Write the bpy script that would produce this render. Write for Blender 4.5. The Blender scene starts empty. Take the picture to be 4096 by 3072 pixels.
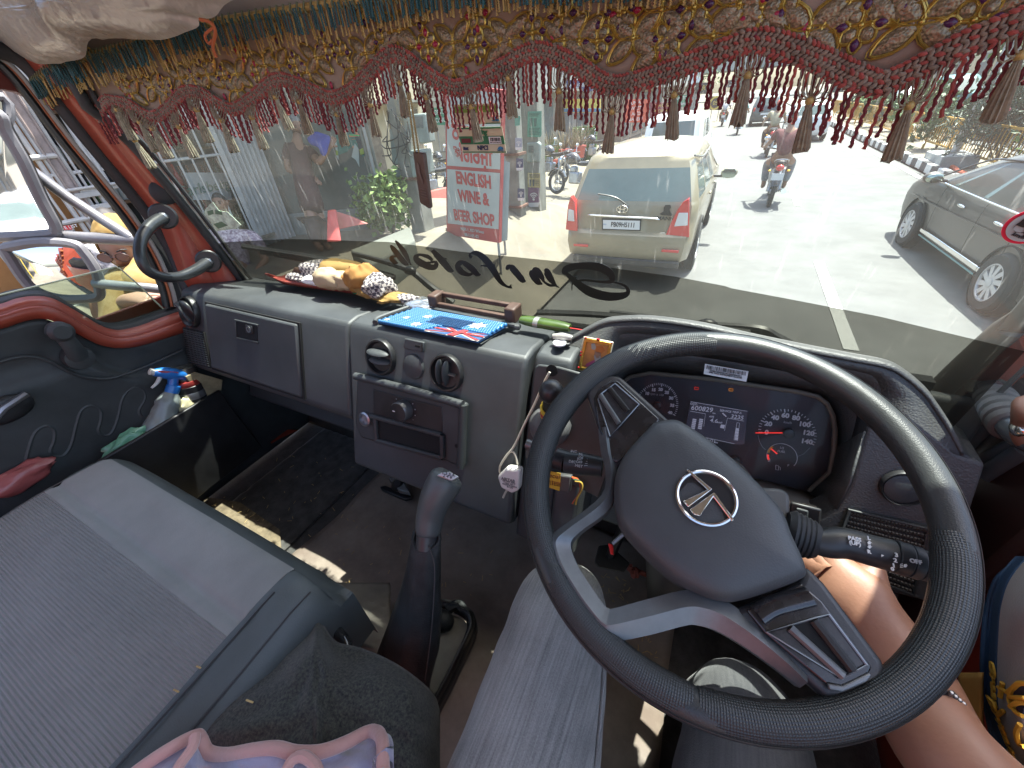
import bpy,bmesh,math,random
from mathutils import Vector as V,Matrix,noise,Euler
S=bpy.context.scene
COL=S.collection
rnd=random.Random(7)
H=2.2                      # camera height above the road, metres
# ---------------------------------------------------------------- camera
FPX=1539.0
def _norm(v):return v.normalized()
_F=_norm(V((969,-1186,FPX)))
_v2=V((3548,787,-FPX))
_R=_norm(_v2-_F*_v2.dot(_F))
_D=_R.cross(_F) if _R.cross(_F).y < 0 else _F.cross(_R)
CM=Matrix((_R,_F,_D if _D.y < 0 else -_D))   # camera axes -> world
def ray(px,py):return CM @ V((px-2048,py-1536,FPX))
CAM=V((0,0,H))
cam_d=bpy.data.cameras.new('camera');cam=bpy.data.objects.new('camera',cam_d);COL.objects.link(cam)
cam_d.sensor_width=36;cam_d.lens=FPX/4096*36;cam_d.clip_start=.02;cam_d.clip_end=900
cx,cy,cz=CM.col[0],-CM.col[1],-CM.col[2]
cam.matrix_world=Matrix(((cx[0],cy[0],cz[0],0),(cx[1],cy[1],cz[1],0),(cx[2],cy[2],cz[2],H),(0,0,0,1)))
S.camera=cam
# ---------------------------------------------------------------- light
SUN=V((.15,.36,1)).normalized()
w=bpy.data.worlds.new('World');S.world=w;w.use_nodes=True
nt=w.node_tree;bg=nt.nodes['Background']
sk=nt.nodes.new('ShaderNodeTexSky');sk.sky_type='NISHITA';sk.sun_disc=False
sk.sun_elevation=math.asin(SUN.z);sk.sun_rotation=math.atan2(SUN.x,SUN.y)
sk.dust_density=3.0;sk.air_density=1.0;sk.ozone_density=1.0
nt.links.new(sk.outputs[0],bg.inputs[0]);bg.inputs[1].default_value=.15
sl=bpy.data.lights.new('sun','SUN');sl.energy=4.5;sl.angle=math.radians(.5);sl.color=(1,.965,.91)
so=bpy.data.objects.new('sun',sl);COL.objects.link(so);so.location=(0,0,30)
so.rotation_euler=SUN.to_track_quat('Z','Y').to_euler()
S.view_settings.view_transform='Standard';S.view_settings.look='None'
S.view_settings.exposure=1.85;S.view_settings.gamma=1;S.view_settings.use_curve_mapping=False
S.render.engine='CYCLES'
cy_=S.cycles
cy_.use_denoising=True
try:cy_.denoiser='OPENIMAGEDENOISE'
except Exception:pass
cy_.max_bounces=10;cy_.diffuse_bounces=4;cy_.glossy_bounces=4;cy_.transparent_max_bounces=24;cy_.transmission_bounces=6
cy_.caustics_reflective=False;cy_.caustics_refractive=False;cy_.sample_clamp_indirect=6
# ---------------------------------------------------------------- points seen in the photograph, on planes of the place
def wP(px,py,p,n):
 d=ray(px,py);n=V(n);return CAM+d*((V(p)-CAM).dot(n)/d.dot(n))
def wX(px,py,x):return wP(px,py,(x,0,0),(1,0,0))
def wY(px,py,y):return wP(px,py,(0,y,0),(0,1,0))
def wZ(px,py,z):return wP(px,py,(0,0,z),(0,0,1))
def wD(px,py,d):return CAM+ray(px,py)*(d/FPX)
# ---------------------------------------------------------------- materials
MATS={}
def mat(name,col,rough=.6,metal=0,bump=0,bscale=200,var=0,vscale=6,spec=.5,coat=0,trans=0,emit=None,alpha=1,col2=None,kind='noise',sheen=0,sss=0,bdist=.001):
 if name in MATS:return MATS[name]
 m=bpy.data.materials.new(name);m.use_nodes=True;MATS[name]=m
 t=m.node_tree;N=t.nodes;L=t.links;b=N['Principled BSDF']
 b.inputs['Base Color'].default_value=(*col,1);b.inputs['Roughness'].default_value=rough
 b.inputs['Metallic'].default_value=metal;b.inputs['Specular IOR Level'].default_value=spec
 b.inputs['Coat Weight'].default_value=coat;b.inputs['Transmission Weight'].default_value=trans
 b.inputs['Alpha'].default_value=alpha;b.inputs['Sheen Weight'].default_value=sheen
 if sss:
  b.inputs['Subsurface Weight'].default_value=sss;b.inputs['Subsurface Radius'].default_value=(.01,.004,.002)
 if emit:b.inputs['Emission Color'].default_value=(*emit[0],1);b.inputs['Emission Strength'].default_value=emit[1]
 tc=N.new('ShaderNodeTexCoord')
 if var or col2:
  n=N.new('ShaderNodeTexNoise');n.inputs['Scale'].default_value=vscale;n.inputs['Detail'].default_value=6;n.inputs['Roughness'].default_value=.65
  L.new(tc.outputs['Object'],n.inputs['Vector'])
  r=N.new('ShaderNodeValToRGB');L.new(n.outputs['Fac'],r.inputs[0])
  c2=col2 or tuple(min(1,c*(1+var)+.02*var) for c in col);c1=col if col2 else tuple(c*(1-var*.6) for c in col)
  r.color_ramp.elements[0].position=.35;r.color_ramp.elements[1].position=.68
  r.color_ramp.elements[0].color=(*c1,1);r.color_ramp.elements[1].color=(*c2,1)
  L.new(r.outputs[0],b.inputs['Base Color'])
  mr=N.new('ShaderNodeMapRange');mr.inputs[3].default_value=max(0,rough-.1);mr.inputs[4].default_value=min(1,rough+.12)
  L.new(n.outputs['Fac'],mr.inputs[0]);L.new(mr.outputs[0],b.inputs['Roughness'])
 if bump:
  if kind == 'noise':
   n2=N.new('ShaderNodeTexNoise');n2.inputs['Scale'].default_value=bscale;n2.inputs['Detail'].default_value=3;o=n2.outputs['Fac']
   L.new(tc.outputs['Object'],n2.inputs['Vector'])
  elif kind == 'leather':
   n2=N.new('ShaderNodeTexVoronoi');n2.inputs['Scale'].default_value=bscale;n2.feature='SMOOTH_F1';o=n2.outputs['Distance']
   L.new(tc.outputs['Object'],n2.inputs['Vector'])
  elif kind == 'dots':
   n2=N.new('ShaderNodeTexVoronoi');n2.inputs['Scale'].default_value=bscale;n2.inputs['Randomness'].default_value=0.0;o=n2.outputs['Distance']
   L.new(tc.outputs['UV'],n2.inputs['Vector'])
  bp=N.new('ShaderNodeBump');bp.inputs['Strength'].default_value=bump;bp.inputs['Distance'].default_value=bdist
  L.new(o,bp.inputs['Height']);L.new(bp.outputs[0],b.inputs['Normal'])
 return m
def nodes(m):return m.node_tree.nodes,m.node_tree.links,m.node_tree.nodes['Principled BSDF']
def facing(N,L):
 # reflectance of a thin pane from both sides
 g=N.new('ShaderNodeNewGeometry');d=N.new('ShaderNodeVectorMath');d.operation='DOT_PRODUCT';L.new(g.outputs['Incoming'],d.inputs[0]);L.new(g.outputs['Normal'],d.inputs[1])
 a=N.new('ShaderNodeMath');a.operation='ABSOLUTE';L.new(d.outputs['Value'],a.inputs[0])
 s=N.new('ShaderNodeMath');s.operation='SUBTRACT';s.inputs[0].default_value=1;L.new(a.outputs[0],s.inputs[1])
 p=N.new('ShaderNodeMath');p.operation='POWER';p.inputs[1].default_value=5;L.new(s.outputs[0],p.inputs[0])
 m=N.new('ShaderNodeMath');m.operation='MULTIPLY_ADD';m.inputs[1].default_value=.6;m.inputs[2].default_value=.035;L.new(p.outputs[0],m.inputs[0]);return m
# ---------------------------------------------------------------- mesh builder
class MB:
 def __init__(s):s.v=[];s.f=[];s.mi=[];s.uv={};s.cur=0
 def add(s,vs,fs,uvs=None):
  o=len(s.v);s.v += [V(x) for x in vs]
  for k,f in enumerate(fs):
   if uvs:s.uv[len(s.f)]=uvs[k]
   s.f.append([i+o for i in f]);s.mi.append(s.cur)
  return s
 def box(s,c,size,R=None):
  x,y,z=(a/2 for a in size);c=V(c)
  vs=[V((i,j,k)) for i in (-x,x) for j in (-y,y) for k in (-z,z)]
  if R is not None:vs=[R @ q for q in vs]
  return s.add([c+q for q in vs],[(0,1,3,2),(4,6,7,5),(0,4,5,1),(2,3,7,6),(0,2,6,4),(1,5,7,3)])
 def prism(s,pts,ext):
  pts=[V(p) for p in pts];n=len(pts);ext=V(ext)
  c=sum(pts,V())/n;nn=V()
  for i in range(n):nn += (pts[i]-c).cross(pts[(i+1) % n]-c)
  if nn.dot(ext) < 0:pts=pts[::-1]
  return s.add(pts+[p+ext for p in pts],[list(range(n))[::-1],list(range(n,2*n))]+[(i,(i+1) % n,n+(i+1) % n,n+i) for i in range(n)])
 def strip(s,A,B,ext=None,closed=False):
  # ruled band between two polylines of the same length, with thickness ext
  n=len(A);A=[V(a) for a in A];B=[V(b) for b in B];m=n if closed else n-1
  if ext is None:return s.add(A+B,[(i,(i+1) % n,n+(i+1) % n,n+i) for i in range(m)])
  e=V(ext);vs=A+B+[a+e for a in A]+[b+e for b in B];fs=[]
  for i in range(m):
   j=(i+1) % n
   fs += [(i,n+i,n+j,j),(2*n+i,2*n+j,3*n+j,3*n+i),(i,j,2*n+j,2*n+i),(n+i,3*n+i,3*n+j,n+j)]
  if not closed:fs += [(0,2*n,3*n,n),(n-1,2*n-1,4*n-1,3*n-1)]
  return s.add(vs,fs)
 def tube(s,path,r,n=8,closed=False,caps=True,flat=None,up=None):
  P=[V(p) for p in path];m=len(P);rs=r if isinstance(r,(list,tuple)) else [r]*m
  vs=[];fs=[];uv=[];prev=None;L=[0]
  for i in range(m):
   a=P[i-1] if (i or closed) else P[i];b=P[(i+1) % m] if (i < m-1 or closed) else P[i]
   t=(b-a);t=t.normalized() if t.length > 1e-9 else V((0,0,1))
   if prev is None:
    u=V(up) if up else (V((0,0,1)) if abs(t.z) < .9 else V((1,0,0)))
   else:u=prev
   u=(u-t*u.dot(t))
   if u.length < 1e-6:u=t.orthogonal()
   u.normalize();prev=u;w_=t.cross(u)
   for k in range(n):
    q=2*math.pi*k/n
    vs.append(P[i]+(u*math.cos(q)*(flat or 1)+w_*math.sin(q))*rs[i])
   if i:L.append(L[-1]+(P[i]-P[i-1]).length)
  tot=L[-1]+((P[0]-P[-1]).length if closed else 0)
  for i in range(m if closed else m-1):
   j=(i+1) % m;l0=L[i];l1=L[i+1] if i < m-1 else tot
   for k in range(n):
    k2=(k+1) % n;fs.append((i*n+k,i*n+k2,j*n+k2,j*n+k))
    c=2*math.pi*rs[i]/n
    uv.append(((k*c,l0),((k+1)*c,l0),((k+1)*c,l1),(k*c,l1)))
  if caps and not closed:
   fs += [tuple(range(n))[::-1],tuple(range((m-1)*n,m*n))];uv += [((0,0),)*n]*2
  return s.add(vs,fs,uv)
 def lathe(s,c,axis,prof,n=16,up=None,caps=True):
  c=V(c);a=V(axis).normalized();u=V(up) if up else a.orthogonal();u=(u-a*u.dot(a)).normalized();w_=a.cross(u)
  vs=[];m=len(prof)
  for r,h in prof:
   for k in range(n):
    q=2*math.pi*k/n;vs.append(c+a*h+(u*math.cos(q)+w_*math.sin(q))*r)
  fs=[(i*n+k,i*n+(k+1) % n,(i+1)*n+(k+1) % n,(i+1)*n+k) for i in range(m-1) for k in range(n)]
  if caps:fs += [tuple(range(n))[::-1],tuple(range((m-1)*n,m*n))]
  return s.add(vs,fs)
 def grid(s,fn,nu,nv,closeu=False):
  vs=[fn(i/nu,j/nv) for j in range(nv+1) for i in range(nu+(0 if closeu else 1))];w_=nu+(0 if closeu else 1)
  fs=[];uv=[]
  for j in range(nv):
   for i in range(nu):
    a,b=j*w_+i,j*w_+(i+1) % w_
    fs.append((a,b,b+w_,a+w_));uv.append(((i/nu,j/nv),((i+1)/nu,j/nv),((i+1)/nu,(j+1)/nv),(i/nu,(j+1)/nv)))
  return s.add(vs,fs,uv)
 def ell(s,c,r,nu=10,nv=6,R=None):
  c=V(c);r=(r,r,r) if not isinstance(r,(tuple,list)) else r
  vs=[]
  for j in range(1,nv):
   p=math.pi*j/nv
   for i in range(nu):
    q=2*math.pi*i/nu;vs.append(V((r[0]*math.sin(p)*math.cos(q),r[1]*math.sin(p)*math.sin(q),r[2]*math.cos(p))))
  vs += [V((0,0,r[2])),V((0,0,-r[2]))]
  if R is not None:vs=[R @ q for q in vs]
  T,B=len(vs)-2,len(vs)-1
  fs=[(j*nu+i,(j+1)*nu+i,(j+1)*nu+(i+1) % nu,j*nu+(i+1) % nu) for j in range(nv-2) for i in range(nu)]
  fs += [(T,i,(i+1) % nu) for i in range(nu)]+[(B,(nv-2)*nu+(i+1) % nu,(nv-2)*nu+i) for i in range(nu)]
  return s.add([c+q for q in vs],fs)
 def build(s,name,m,parent=None,smooth=True,bev=0,sub=0,solid=0,angle=40,segs=2,kind=None,label=None,offs=-1):
  me=bpy.data.meshes.new(name);me.from_pydata([tuple(q) for q in s.v],[],s.f)
  ms=m if isinstance(m,(list,tuple)) else [m]
  for x in ms:me.materials.append(x)
  if len(ms) > 1:me.polygons.foreach_set('material_index',s.mi)
  if s.uv:
   ul=me.uv_layers.new(name='UVMap');
   for fi,us in s.uv.items():
    p=me.polygons[fi]
    for k,li in enumerate(p.loop_indices):ul.data[li].uv=us[k % len(us)]
  me.validate();bm=bmesh.new();bm.from_mesh(me);bmesh.ops.recalc_face_normals(bm,faces=bm.faces);bm.to_mesh(me);bm.free()
  me.validate()
  if smooth:
   me.polygons.foreach_set('use_smooth',[True]*len(me.polygons))
   if not sub:
    try:me.set_sharp_from_angle(angle=math.radians(angle))
    except Exception:pass
  o=bpy.data.objects.new(name,me);COL.objects.link(o)
  if solid:
   d=o.modifiers.new('solid','SOLIDIFY');d.thickness=solid;d.offset=offs
  if bev:
   d=o.modifiers.new('bevel','BEVEL');d.width=bev;d.segments=segs;d.limit_method='ANGLE';d.angle_limit=math.radians(35)
   d.harden_normals=False
  if sub:
   d=o.modifiers.new('sub','SUBSURF');d.levels=sub;d.render_levels=sub
  if kind:o['kind']=kind
  if label:o['label']=label
  par(o,parent);return o
def par(o,parent):
 if parent is not None:
  o.parent=parent;o.matrix_parent_inverse=Matrix.Translation(-wloc(parent)) if not parent.get('_rot') else parent.matrix_world.inverted()
def wloc(o):
 l=V(o.location);p=o.parent
 if p is not None:l=l+wloc(p)*0
 return l
def tag(o,label,cat,group=None,kind=None):
 o['label']=label;o['category']=cat
 if group:o['group']=group
 if kind:o['kind']=kind
 return o
def thing(name,label,cat,loc=(0,0,0),group=None):
 o=bpy.data.objects.new(name,None);COL.objects.link(o);o.location=V(loc);o.empty_display_size=.05
 return tag(o,label,cat,group)
def sub_part(o,parent):
 # second level: parent is a mesh part whose own origin is the world origin
 o.parent=parent;o.matrix_parent_inverse=Matrix.Identity(4);
 return o
def clone(o,parent=None):
 c=o.copy();COL.objects.link(c)
 if parent is not None:c.parent=parent
 for ch in [x for x in o.children]:clone(ch,c)
 return c
def text(name,body,p,xdir,ydir,size,m,parent,sx=1,shear=0,off=0,ext=.0006,align='CENTER',spacing=1):
 cu=bpy.data.curves.new(name,'FONT');cu.body=body;cu.size=size;cu.align_x=align;cu.align_y='CENTER'
 cu.shear=shear;cu.offset=off;cu.extrude=ext;cu.space_character=spacing;cu.resolution_u=3
 cu.materials.append(m)
 tmp=bpy.data.objects.new(name,cu);COL.objects.link(tmp)
 x=V(xdir).normalized();y=V(ydir);y=(y-x*y.dot(x)).normalized();z=x.cross(y)
 mw=Matrix(((x[0]*sx,y[0],z[0],p[0]),(x[1]*sx,y[1],z[1],p[1]),(x[2]*sx,y[2],z[2],p[2]),(0,0,0,1)))
 bpy.context.view_layer.update()
 me=bpy.data.meshes.new_from_object(tmp.evaluated_get(bpy.context.evaluated_depsgraph_get()))
 bpy.data.objects.remove(tmp);me.transform(mw);me.name=name
 o=bpy.data.objects.new(name,me);COL.objects.link(o)
 if not me.materials:me.materials.append(m)
 par(o,parent);return o
def skin(name,verts,edges,radii,m,parent,sub=2,root=0):
 me=bpy.data.meshes.new(name);me.from_pydata([tuple(v) for v in verts],edges,[]);me.materials.append(m)
 o=bpy.data.objects.new(name,me);COL.objects.link(o)
 d=o.modifiers.new('skin','SKIN')
 for i,r in enumerate(radii):
  sv=me.skin_vertices[0].data[i];r2=r if isinstance(r,(tuple,list)) else (r,r);sv.radius=r2;sv.use_root=(i == root)
 d.use_smooth_shade=True;d.branch_smoothing=.4
 if sub:q=o.modifiers.new('sub','SUBSURF');q.levels=q.render_levels=sub
 par(o,parent);return o
def lerp(a,b,t):return a+(b-a)*t
def smooth(t):t=max(0,min(1,t));return t*t*(3-2*t)
def polyline(pts,n):
 # resample a 3-D polyline smoothly (Catmull-Rom)
 P=[V(p) for p in pts];out=[]
 for k in range(n):
  t=k/(n-1)*(len(P)-1);i=min(int(t),len(P)-2);u=t-i
  p0=P[max(i-1,0)];p1=P[i];p2=P[i+1];p3=P[min(i+2,len(P)-1)]
  out.append(.5*((2*p1)+(p2-p0)*u+(2*p0-5*p1+4*p2-p3)*u*u+(3*p1-p0-3*p2+p3)*u ** 3))
 return out
# ================================================================ materials of the cab
PLA=mat('dash_plastic',(.046,.050,.052),.52,bump=.25,bscale=900,var=.25,vscale=5)
PLG=mat('dash_grained',(.062,.063,.062),.5,bump=.7,bscale=420,kind='leather',var=.25,vscale=7)
PLD=mat('dark_plastic',(.032,.036,.037),.5,bump=.15,bscale=600,var=.3,vscale=9)
BLK=mat('black_plastic',(.014,.014,.015),.38,var=.4,vscale=14)
HOLE=mat('black_void',(.006,.006,.006),.9)
GLOSSB=mat('gloss_black',(.012,.012,.014),.16,var=.5,vscale=30,coat=.4)
RUB=mat('black_rubber',(.022,.023,.024),.6,bump=.2,bscale=300,var=.3)
RED=mat('cab_red',(.31,.056,.03),.42,coat=.2,var=.22,vscale=3)
REDD=mat('cab_red_door',(.30,.04,.02),.3,coat=.5,var=.2,vscale=3)
SATIN=mat('satin_grey',(.15,.16,.165),.38,metal=.55,var=.3,vscale=12)
CHROME=mat('chrome',(.75,.74,.72),.14,metal=1)
STEEL=mat('steel',(.35,.36,.38),.35,metal=.9,var=.3)
LEA=mat('wheel_leather',(.029,.032,.032),.42,bump=.35,bscale=900,kind='leather',var=.2,bdist=.0006)
GRIP=mat('wheel_grip',(.025,.028,.028),.40,bump=.8,bscale=420,kind='dots',bdist=.0012)
WHITE=mat('white_print',(.8,.8,.8),.5)
GREYP=mat('grey_print',(.45,.46,.48),.5)
DISP=mat('display_print',(.3,.3,.36),.5,emit=((.75,.78,1),.07))
REDP=mat('red_print',(.7,.03,.03),.4,emit=((1,.05,.04),.25))
YELP=mat('yellow_print',(.75,.4,.02),.4)
def DP(px,py):return wP(px,py,(0,.52,H-.365),(0,.215,-.08))     # the dash's front face
def OFF(p,q):return V(p)+V((0,-.937,.349))*q                          # out of that face, towards the seats
def Yw(x,z):return .745-.12*(z-1.8)-.085*((x+.5)/.85) ** 2    # the windscreen
def wW(px,py,off=0):
 y=.7
 for _ in range(30):
  p=wY(px,py,y);y=Yw(p.x,p.z)-off
 return wY(px,py,y)
# ================================================================ cab shell
cab=thing('truck_cab','red painted cab shell around the windscreen, with its roof, pillars and floor','truck cab',(-.5,-.3,1.15))
SHX0,SHX1=-1.46,.47
fl=MB();fl.grid(lambda u,v:V((lerp(SHX0,.48,u),lerp(-1.4,.72,v),1.148+.004*noise.noise((u*9,v*9,0)))),30,30)
CARP=mat('carpet_black',(.05,.047,.043),.95,bump=1.0,bscale=260,var=.5,vscale=30,sheen=.3)
fl.build('floor',CARP,cab,solid=.02)
fw=MB();fw.grid(lambda u,v:V((lerp(SHX0,.48,u),.72+.04*math.sin(v*3),lerp(1.15,1.62,v))),8,8)
fw.build('firewall',mat('footwell_felt',(.04,.037,.034),.95,bump=.8,bscale=180,var=.5),cab,solid=.02)
rf=MB();rf.box((-.5,-.08,2.86),(2.02,1.5,.05));rf.build('roof',mat('roof_lining',(.42,.40,.36),.8,bump=.3,bscale=60,var=.15),cab,bev=.01)
rf=MB();rf.box((-.5,.69,2.80),(2.02,.05,.17));rf.build('roof_header',RED,cab,bev=.01)
# ---- right pillar and right door skin
rp=MB()
A=[wX(4200,1170,.40),wX(4096,1262,.40),wX(3900,1430,.395),wX(3730,1590,.39),wX(3640,1700,.385)]
B=[wX(4400,1400,.47),wX(4200,1560,.47),wX(4000,1760,.47),wX(3900,1860,.47),wX(3850,1990,.47)]
A=polyline([V((.40,.66,2.75))]+A,14);B=polyline([V((.47,.5,2.75))]+B,14)
rp.strip(A,B,(.03,.03,0));rp.build('pillar',RED,cab)
rb=MB();rb.tube([a+V((-.004,-.006,0)) for a in A],.017,10);rb.build('windscreen_seal',mat('seal_brownish',(.05,.042,.034),.5,var=.3),cab)
kp=MB();kp.box((.455,.70,1.52),(.03,.30,.62));kp.build('kick_panel',mat('kick_dark',(.05,.018,.014),.6),cab,bev=.01)
rd=MB();rd.grid(lambda u,v:V((.475+.02*math.sin(v*2.5),lerp(.36,.80,u),lerp(1.1,lerp(1.86,1.73,smooth((u-.46)/.3)),v))),30,10)
rd.build('side_panel',REDD,cab,solid=.02,offs=1)
rd=MB();rd.box((.49,.03,1.5),(.03,.66,.72));rd.build('side_trim',PLD,cab,bev=.01)
# ---- left pillar
A=[wX(300,330,-1.34),wX(420,470,-1.34),wX(532,575,-1.335),wX(640,700,-1.33),wX(770,860,-1.33),wX(930,1065,-1.33),wX(1000,1150,-1.33)]
B=[wX(75,205,-1.43),wX(180,320,-1.43),wX(310,480,-1.43),wX(420,620,-1.43),wX(540,760,-1.43),wX(640,905,-1.43),wX(735,1150,-1.43)]
M=[a*.45+b*.55+V((.018,-.004,0)) for a,b in zip(A,B)]
A=polyline([V((-1.34,.6,2.7))]+A,22);B=polyline([V((-1.42,.46,2.7))]+B,22);M=polyline([V((-1.36,.52,2.7))]+M,22)
lp=MB();lp.strip(A,M);lp.strip(M,B)
lp.build('pillar',RED,cab,solid=.012,offs=1)
s_=MB();s_.tube([a+V((.004,-.004,0)) for a in A],.012,10);s_.build('windscreen_seal',RUB,cab)
s_=MB();s_.tube([a+V((.022,.012,0)) for a in A],.006,8);s_.build('windscreen_trim',RUB,cab)
for px,py,r in ((655,770,.03),(925,1085,.02)):
 g=MB();p=wX(px,py,-1.352);g.lathe(p,(1,-.6,.1),[(r,-.006),(r,.003),(r*.85,.006)],20);g.build('grommet',RUB,cab)
# door opening seal: black roll that runs round the window opening
sealpts=[wX(-260,120,-1.45),wX(-60,185,-1.45),wX(40,215,-1.45),wX(110,262,-1.45),wX(190,352,-1.45),wX(330,530,-1.45),wX(470,700,-1.45),wX(590,850,-1.45),wX(680,990,-1.45),wX(735,1120,-1.44),wX(770,1200,-1.43)]
sp=polyline(sealpts,40)
s_=MB();s_.tube(sp,.017,12);s_.build('door_seal',RUB,cab)
# ================================================================ left door
door=bpy.data.objects.new('door',None);COL.objects.link(door);par(door,cab)
def frame_line(dx,X):return polyline([wX(p[0]+dx,p[1]+26,X) for p in [(-260,120),(-60,185),(40,215),(100,262),(175,352),(310,530),(450,700),(570,850),(660,990),(715,1120),(735,1200)]],40)
for dx,r,m_ in ((-30,.006,mat('pale_strip',(.42,.40,.37),.5)),(-48,.004,mat('orange_edge',(.62,.16,.06),.4)),(-70,.009,BLK)):
 s_=MB();s_.tube(frame_line(dx,-1.47),r,8);s_.build('window_frame',m_,door)
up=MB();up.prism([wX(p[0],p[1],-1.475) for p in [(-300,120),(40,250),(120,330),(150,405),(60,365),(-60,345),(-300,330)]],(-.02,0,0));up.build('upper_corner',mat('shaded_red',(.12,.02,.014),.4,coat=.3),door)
qw=MB();qw.prism([wX(p[0],p[1],-1.475) for p in [(600,900),(720,1120),(770,1250),(690,1250),(640,1130),(585,960)]],(-.012,0,0));qw.build('quarter_panel',RUB,door)
top=[(-200,1235),(0,1190),(60,1172),(120,1162),(185,1166),(250,1196),(330,1245),(400,1283),(460,1294),(540,1276),(640,1244),(740,1212),(800,1195)]
mid=[(-200,1265),(0,1216),(60,1195),(130,1184),(200,1190),(260,1218),(340,1265),(410,1305),(475,1320),(560,1302),(650,1268),(745,1236),(800,1220)]
low=[(-200,1345),(0,1307),(60,1288),(120,1272),(185,1272),(255,1300),(325,1340),(395,1374),(475,1387),(560,1376),(650,1350),(750,1318),(800,1302)]
T=polyline([wX(x,y,-1.475) for x,y in top],40);Mi=polyline([wX(x,y,-1.445) for x,y in mid],40);Lo=polyline([wX(x,y,-1.43) for x,y in low],40)
d_=MB();d_.strip(T,Mi);d_.strip([t+V((-.05,0,0)) for t in T],T);d_.build('window_rubber',RUB,door,solid=.006)
mm=[a*.5+b*.5+V((.014,0,.004)) for a,b in zip(Mi,Lo)]
d_=MB();d_.strip(Mi,mm);d_.strip(mm,Lo);d_.build('sill',RED,door,solid=.01)
PX=-1.435
pan=MB()
def panel_top(y):
 for a,b in zip(Lo,Lo[1:]):
  if (a.y-y)*(b.y-y) <= 0 and abs(b.y-a.y) > 1e-6:return lerp(a.z,b.z,(y-a.y)/(b.y-a.y))
 return Lo[0].z if y < min(Lo[0].y,Lo[-1].y) else Lo[-1].z
def pfn(u,v):
 y=lerp(-.75,.74,u);zt=panel_top(y)-.002;z=lerp(zt,1.16,v)
 ridge=wX(300,1500,PX)
 return V((PX+.018*smooth((v-.16)/.03)-.006*v,y,z))
pan.grid(pfn,60,40);pan.build('trim_panel',PLD,door,solid=.015,offs=1)
ln=polyline([wX(x,y,PX+.02) for x,y in [(-120,1470),(0,1447),(70,1430),(140,1428),(210,1450),(280,1488),(350,1510),(430,1515),(520,1490),(620,1450),(730,1400)]],40)
d_=MB();d_.tube(ln,.004,8);d_.build('trim_ridge',PLD,door)
sq=polyline([wX(x,y,PX+.012) for x,y in [(92,1890),(112,1800),(138,1730),(180,1703),(215,1720),(214,1765),(200,1800),(215,1823),(255,1820),(285,1775),(303,1700),(325,1640),(365,1622),(400,1640),(402,1680),(392,1720),(412,1740),(445,1730),(470,1670),(490,1590),(530,1550),(570,1558),(578,1595),(555,1640),(570,1666),(612,1655)]],90)
d_=MB();d_.tube(sq,.0055,8);d_.build('embossed_ridge',PLD,door)
# window winder
wk=wX(238,1325,PX+.05);wk2=wX(318,1432,PX+.035)
d_=MB();d_.lathe(wk2-V((.02,0,0)),(1,0,0),[(.026,-.015),(.03,.015),(.028,.026),(.01,.03)],20)
d_.tube([wk2,wk2+(wk-wk2)*.5+V((.008,0,0)),wk],[.022,.018,.016],10,flat=.6);wn=d_.build('window_winder',PLD,door)
d_=MB();d_.lathe(wk,(1,0,0),[(.02,-.02),(.024,-.004),(.024,.012),(.016,.02)],18);d_.build('winder_knob',PLD,door)
hp=wX(20,1640,PX+.03)
d_=MB();d_.ell(hp,(.012,.05,.032),14,8);h_=d_.build('inner_handle',BLK,door)
d_=MB();d_.tube([hp+V((.01,-.05,-.02)),hp+V((.022,0,.012)),hp+V((.016,.045,.02))],.008,8);d_.build('handle_lever',STEEL,door)
# map pocket: long black bin on the door's foot
pk=MB();QX=-1.33
q=[wX(395,1845,QX),wX(880,1560,QX-.02),wX(925,1625,QX-.02),wX(1052,1790,QX),wX(770,2010,QX),wX(300,2350,QX)]
pk.prism(q,(-.012,0,0));pk.build('map_pocket',mat('pocket_black',(.012,.012,.013),.4,var=.5,vscale=5),door,bev=.004)
# door glass, half down
GL=bpy.data.materials.new('side_glass');GL.use_nodes=True;N=GL.node_tree.nodes;L=GL.node_tree.links;N.remove(N['Principled BSDF'])
tr=N.new('ShaderNodeBsdfTransparent');tr.inputs[0].default_value=(.72,.80,.74,1);gs=N.new('ShaderNodeBsdfGlossy');gs.inputs[1].default_value=.02;fr=facing(N,L)
mx=N.new('ShaderNodeMixShader');L.new(fr.outputs[0],mx.inputs[0]);L.new(tr.outputs[0],mx.inputs[1]);L.new(gs.outputs[0],mx.inputs[2]);L.new(mx.outputs[0],N['Material Output'].inputs[0])
g=MB();g.prism([wX(x,y,-1.485) for x,y in [(-300,1255),(0,1180),(220,1127),(462,1067),(475,1070),(560,1145),(668,1250),(680,1330),(400,1340),(-300,1330)]],(-.004,0,0));g.build('window_glass',GL,door)
e_=MB();e_.tube([wX(x,y,-1.485) for x,y in [(-300,1255),(0,1180),(220,1127),(462,1067),(480,1074),(560,1145),(668,1250)]],.0022,6);e_.build('glass_edge',mat('glass_edge_green',(.55,.6,.42),.3),door)
# outside skin of the truck below and behind the window: what the mirrors show
os_=MB();os_.box((-1.50,-.15,1.5),(.012,1.5,.62));os_.build('outer_skin',RED,door,bev=.004)
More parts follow.
